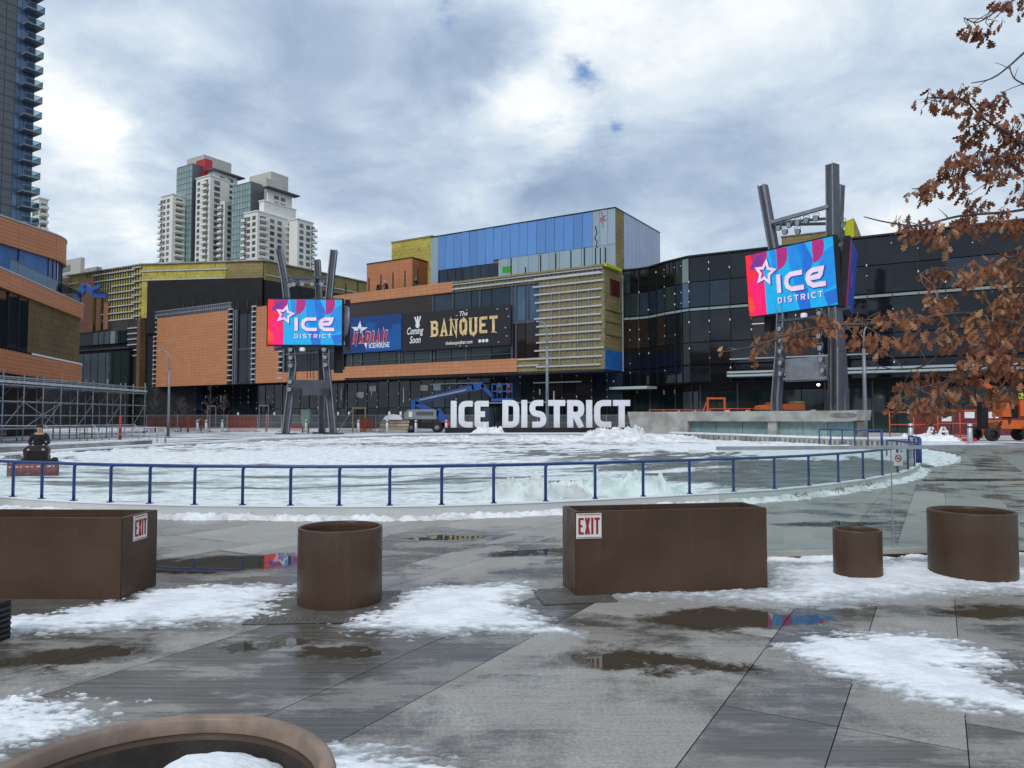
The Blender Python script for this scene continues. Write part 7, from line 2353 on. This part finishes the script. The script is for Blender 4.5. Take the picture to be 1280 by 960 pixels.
    CL = [ # px, py, radius x, radius y, leaves, tint (painted dark where backlit by the sky)
        (946,437,9,13,10,.45),(961,424,12,13,10,.5),(944,450,5,9,4,.45),(905,440,5,4,2,.6),(985,428,9,16,10,.45),(1003,419,20,22,40,.42),(1031,404,14,14,16,.6),(1045,420,6,12,5,.35),(1072,402,12,12,14,.5),(1076,428,10,16,14,.5),(1098,394,7,6,4,.35),
        (1102,425,16,18,22,.55),(1098,440,8,8,6,.45),(1115,400,14,12,14,.5),(1135,398,18,13,24,.5),(1132,428,12,14,14,.45),(1150,430,14,18,22,.5),(1180,388,18,14,22,.5),(1186,425,15,20,26,.6),(1172,398,8,10,6,.4),
        (1222,412,20,26,52,.6),(1258,420,22,28,56,.5),(1280,400,18,40,50,.5),(1255,385,18,16,24,.6),
        (1165,127,17,13,18,.08),(1186,140,9,7,6,.08),(1196,125,14,16,22,.22),(1212,120,10,12,12,.3),(1222,150,16,20,34,.2),(1238,135,14,14,18,.15),(1250,128,8,9,6,.12),(1250,120,5,4,2,.1),(1218,170,14,18,22,.25),(1208,180,9,8,8,.15),
        (1265,165,18,20,36,.18),(1278,185,14,22,30,.25),(1190,205,12,12,14,.3),(1208,205,16,14,22,.25),(1232,200,20,18,34,.25),(1262,205,20,20,36,.28),(1245,222,16,16,22,.35),(1200,228,12,14,16,.3),
        (1186,218,10,14,12,.25),(1168,238,11,14,18,.4),(1150,246,9,11,10,.55),(1138,246,5,9,3,.7),(1206,250,10,12,8,.25),(1225,258,12,11,12,.25),(1215,268,9,8,8,.3),(1278,245,12,22,22,.4),
        (1130,278,8,8,6,.35),(1136,294,10,14,13,.6),(1155,288,11,14,12,.4),(1165,298,8,10,7,.4),(1180,290,9,14,10,.55),(1178,310,11,13,13,.75),(1205,282,10,9,9,.35),(1218,284,14,12,16,.5),(1248,278,14,20,24,.55),(1272,285,14,14,18,.4),
        (1168,348,14,16,22,.42),(1165,372,7,7,5,.6),(1178,378,10,10,10,.6),(1188,345,9,9,8,.4),(1205,352,12,18,18,.6),(1220,335,14,14,18,.5),(1232,352,16,18,24,.6),(1250,335,16,16,22,.5),(1268,350,16,26,36,.5),(1262,378,16,22,30,.65),(1225,372,8,10,6,.6),(1280,325,16,20,24,.4),
        (1128,488,12,14,16,.5),(1122,508,10,14,14,.55),(1145,478,14,14,18,.35),(1150,500,14,14,20,.45),(1170,475,14,14,18,.4),(1172,500,14,16,20,.5),(1160,520,14,12,16,.5),(1140,515,10,9,9,.5),(1195,478,16,15,22,.45),(1205,500,14,12,14,.45),(1225,465,20,18,34,.45),
        (1250,460,22,20,42,.5),(1275,470,18,24,38,.45),(1240,495,18,12,20,.5),(1265,500,18,12,22,.5),(1225,440,18,14,24,.3),(1250,440,20,16,30,.3),(1205,455,12,12,14,.45),(1250,525,8,10,5,.6),(1162,535,5,8,4,.4),(1190,515,9,8,7,.5),
        (1222,45,12,10,10,.1),(1232,50,9,10,7,.08),(1247,12,9,8,6,.1),(1258,8,12,9,10,.12),(1248,30,5,7,3,.08),(1278,18,5,16,7,.1),(1240,40,6,6,3,.1),(1212,38,6,7,4,.1)]
    tw = MB()
    for (px, py, rx, ry, n, tn) in CL:
        yc = 8.2 + rnd.uniform(-.45, .45)
        c = W(px, py, yc)
        # twig from the nearest branch point
        best = min((q for L_ in limbs for q in L_), key=lambda q: (q - c).length)
        if (best - c).length > .02:
            m_ = best.lerp(c, .5) + Vector((rnd.uniform(-.04, .04), rnd.uniform(-.03, .03), .03))
            tw.tube([best, m_, c + Vector((0, 0, .03))], [.006, .0045, .003], 4)
        sc = yc/F
        for k in range(int(n*(1.45 if py < 300 else 1.2))):
            for _ in range(20):
                ox, oz = rnd.uniform(-1, 1), rnd.uniform(-1, 1)
                if ox*ox + oz*oz < 1: break
            L = rnd.uniform(.065, .15) if n > 3 else rnd.uniform(.08, .11)
            oy = rnd.uniform(-1, 1)*max(rx, ry)*sc*.8
            p = c + Vector((ox*rx*sc*.95, oy, oz*ry*sc*.85 + .04))
            if rnd.random() < .3: tw.tube([c.lerp(best, .35*rnd.random()), c.lerp(p, .5) + Vector((0, 0, .02)), p], [.0035, .0028, .0016], 3)
            a = rnd.uniform(0, 2*PI)
            out = Vector((ox, rnd.uniform(-1, 1)*.7, 0))
            d = Vector((math.cos(a)*.55, math.sin(a)*.55, -1.0 + rnd.uniform(-.1, .55))) + out*.5
            nr = Vector((rnd.uniform(-1, 1), -1 + rnd.uniform(-.6, .8), rnd.uniform(-.3, .8)))
            leaf(p, L, d, nr, rnd.uniform(.1, .9), rnd.uniform(-.5, .6), min(1, max(0, tn + rnd.gauss(0, .2))))
    # twigs without leaves
    for _ in range(60):
        L_ = rnd.choice(limbs); q = L_[rnd.randrange(5, len(L_))]
        d = Vector((rnd.uniform(-.14, .05), rnd.uniform(-.1, .1), rnd.uniform(-.08, .12)))
        tw.tube([q, q + d*.6 + Vector((0, 0, .01)), q + d], [.0045, .0035, .002], 4)
    tw.build('twigs', M['twig'], t, world=True)['kind'] = 'stuff'
    me = bpy.data.meshes.new('foliage')
    iv = WM[t.name].inverted()
    me.from_pydata([tuple(iv @ v) for v in V], [], Fc); me.materials.append(M['leaf'])
    a = me.attributes.new('tint', 'FLOAT', 'FACE'); a.data.foreach_set('value', tint)
    me.update()
    o = bpy.data.objects.new('foliage', me); COL.objects.link(o); o.parent = t; o['kind'] = 'stuff'
oak()
scene.cycles.use_denoising = True
scene.cycles.max_bounces = 8
scene.cycles.transparent_max_bounces = 16
scene.cycles.use_adaptive_sampling = True
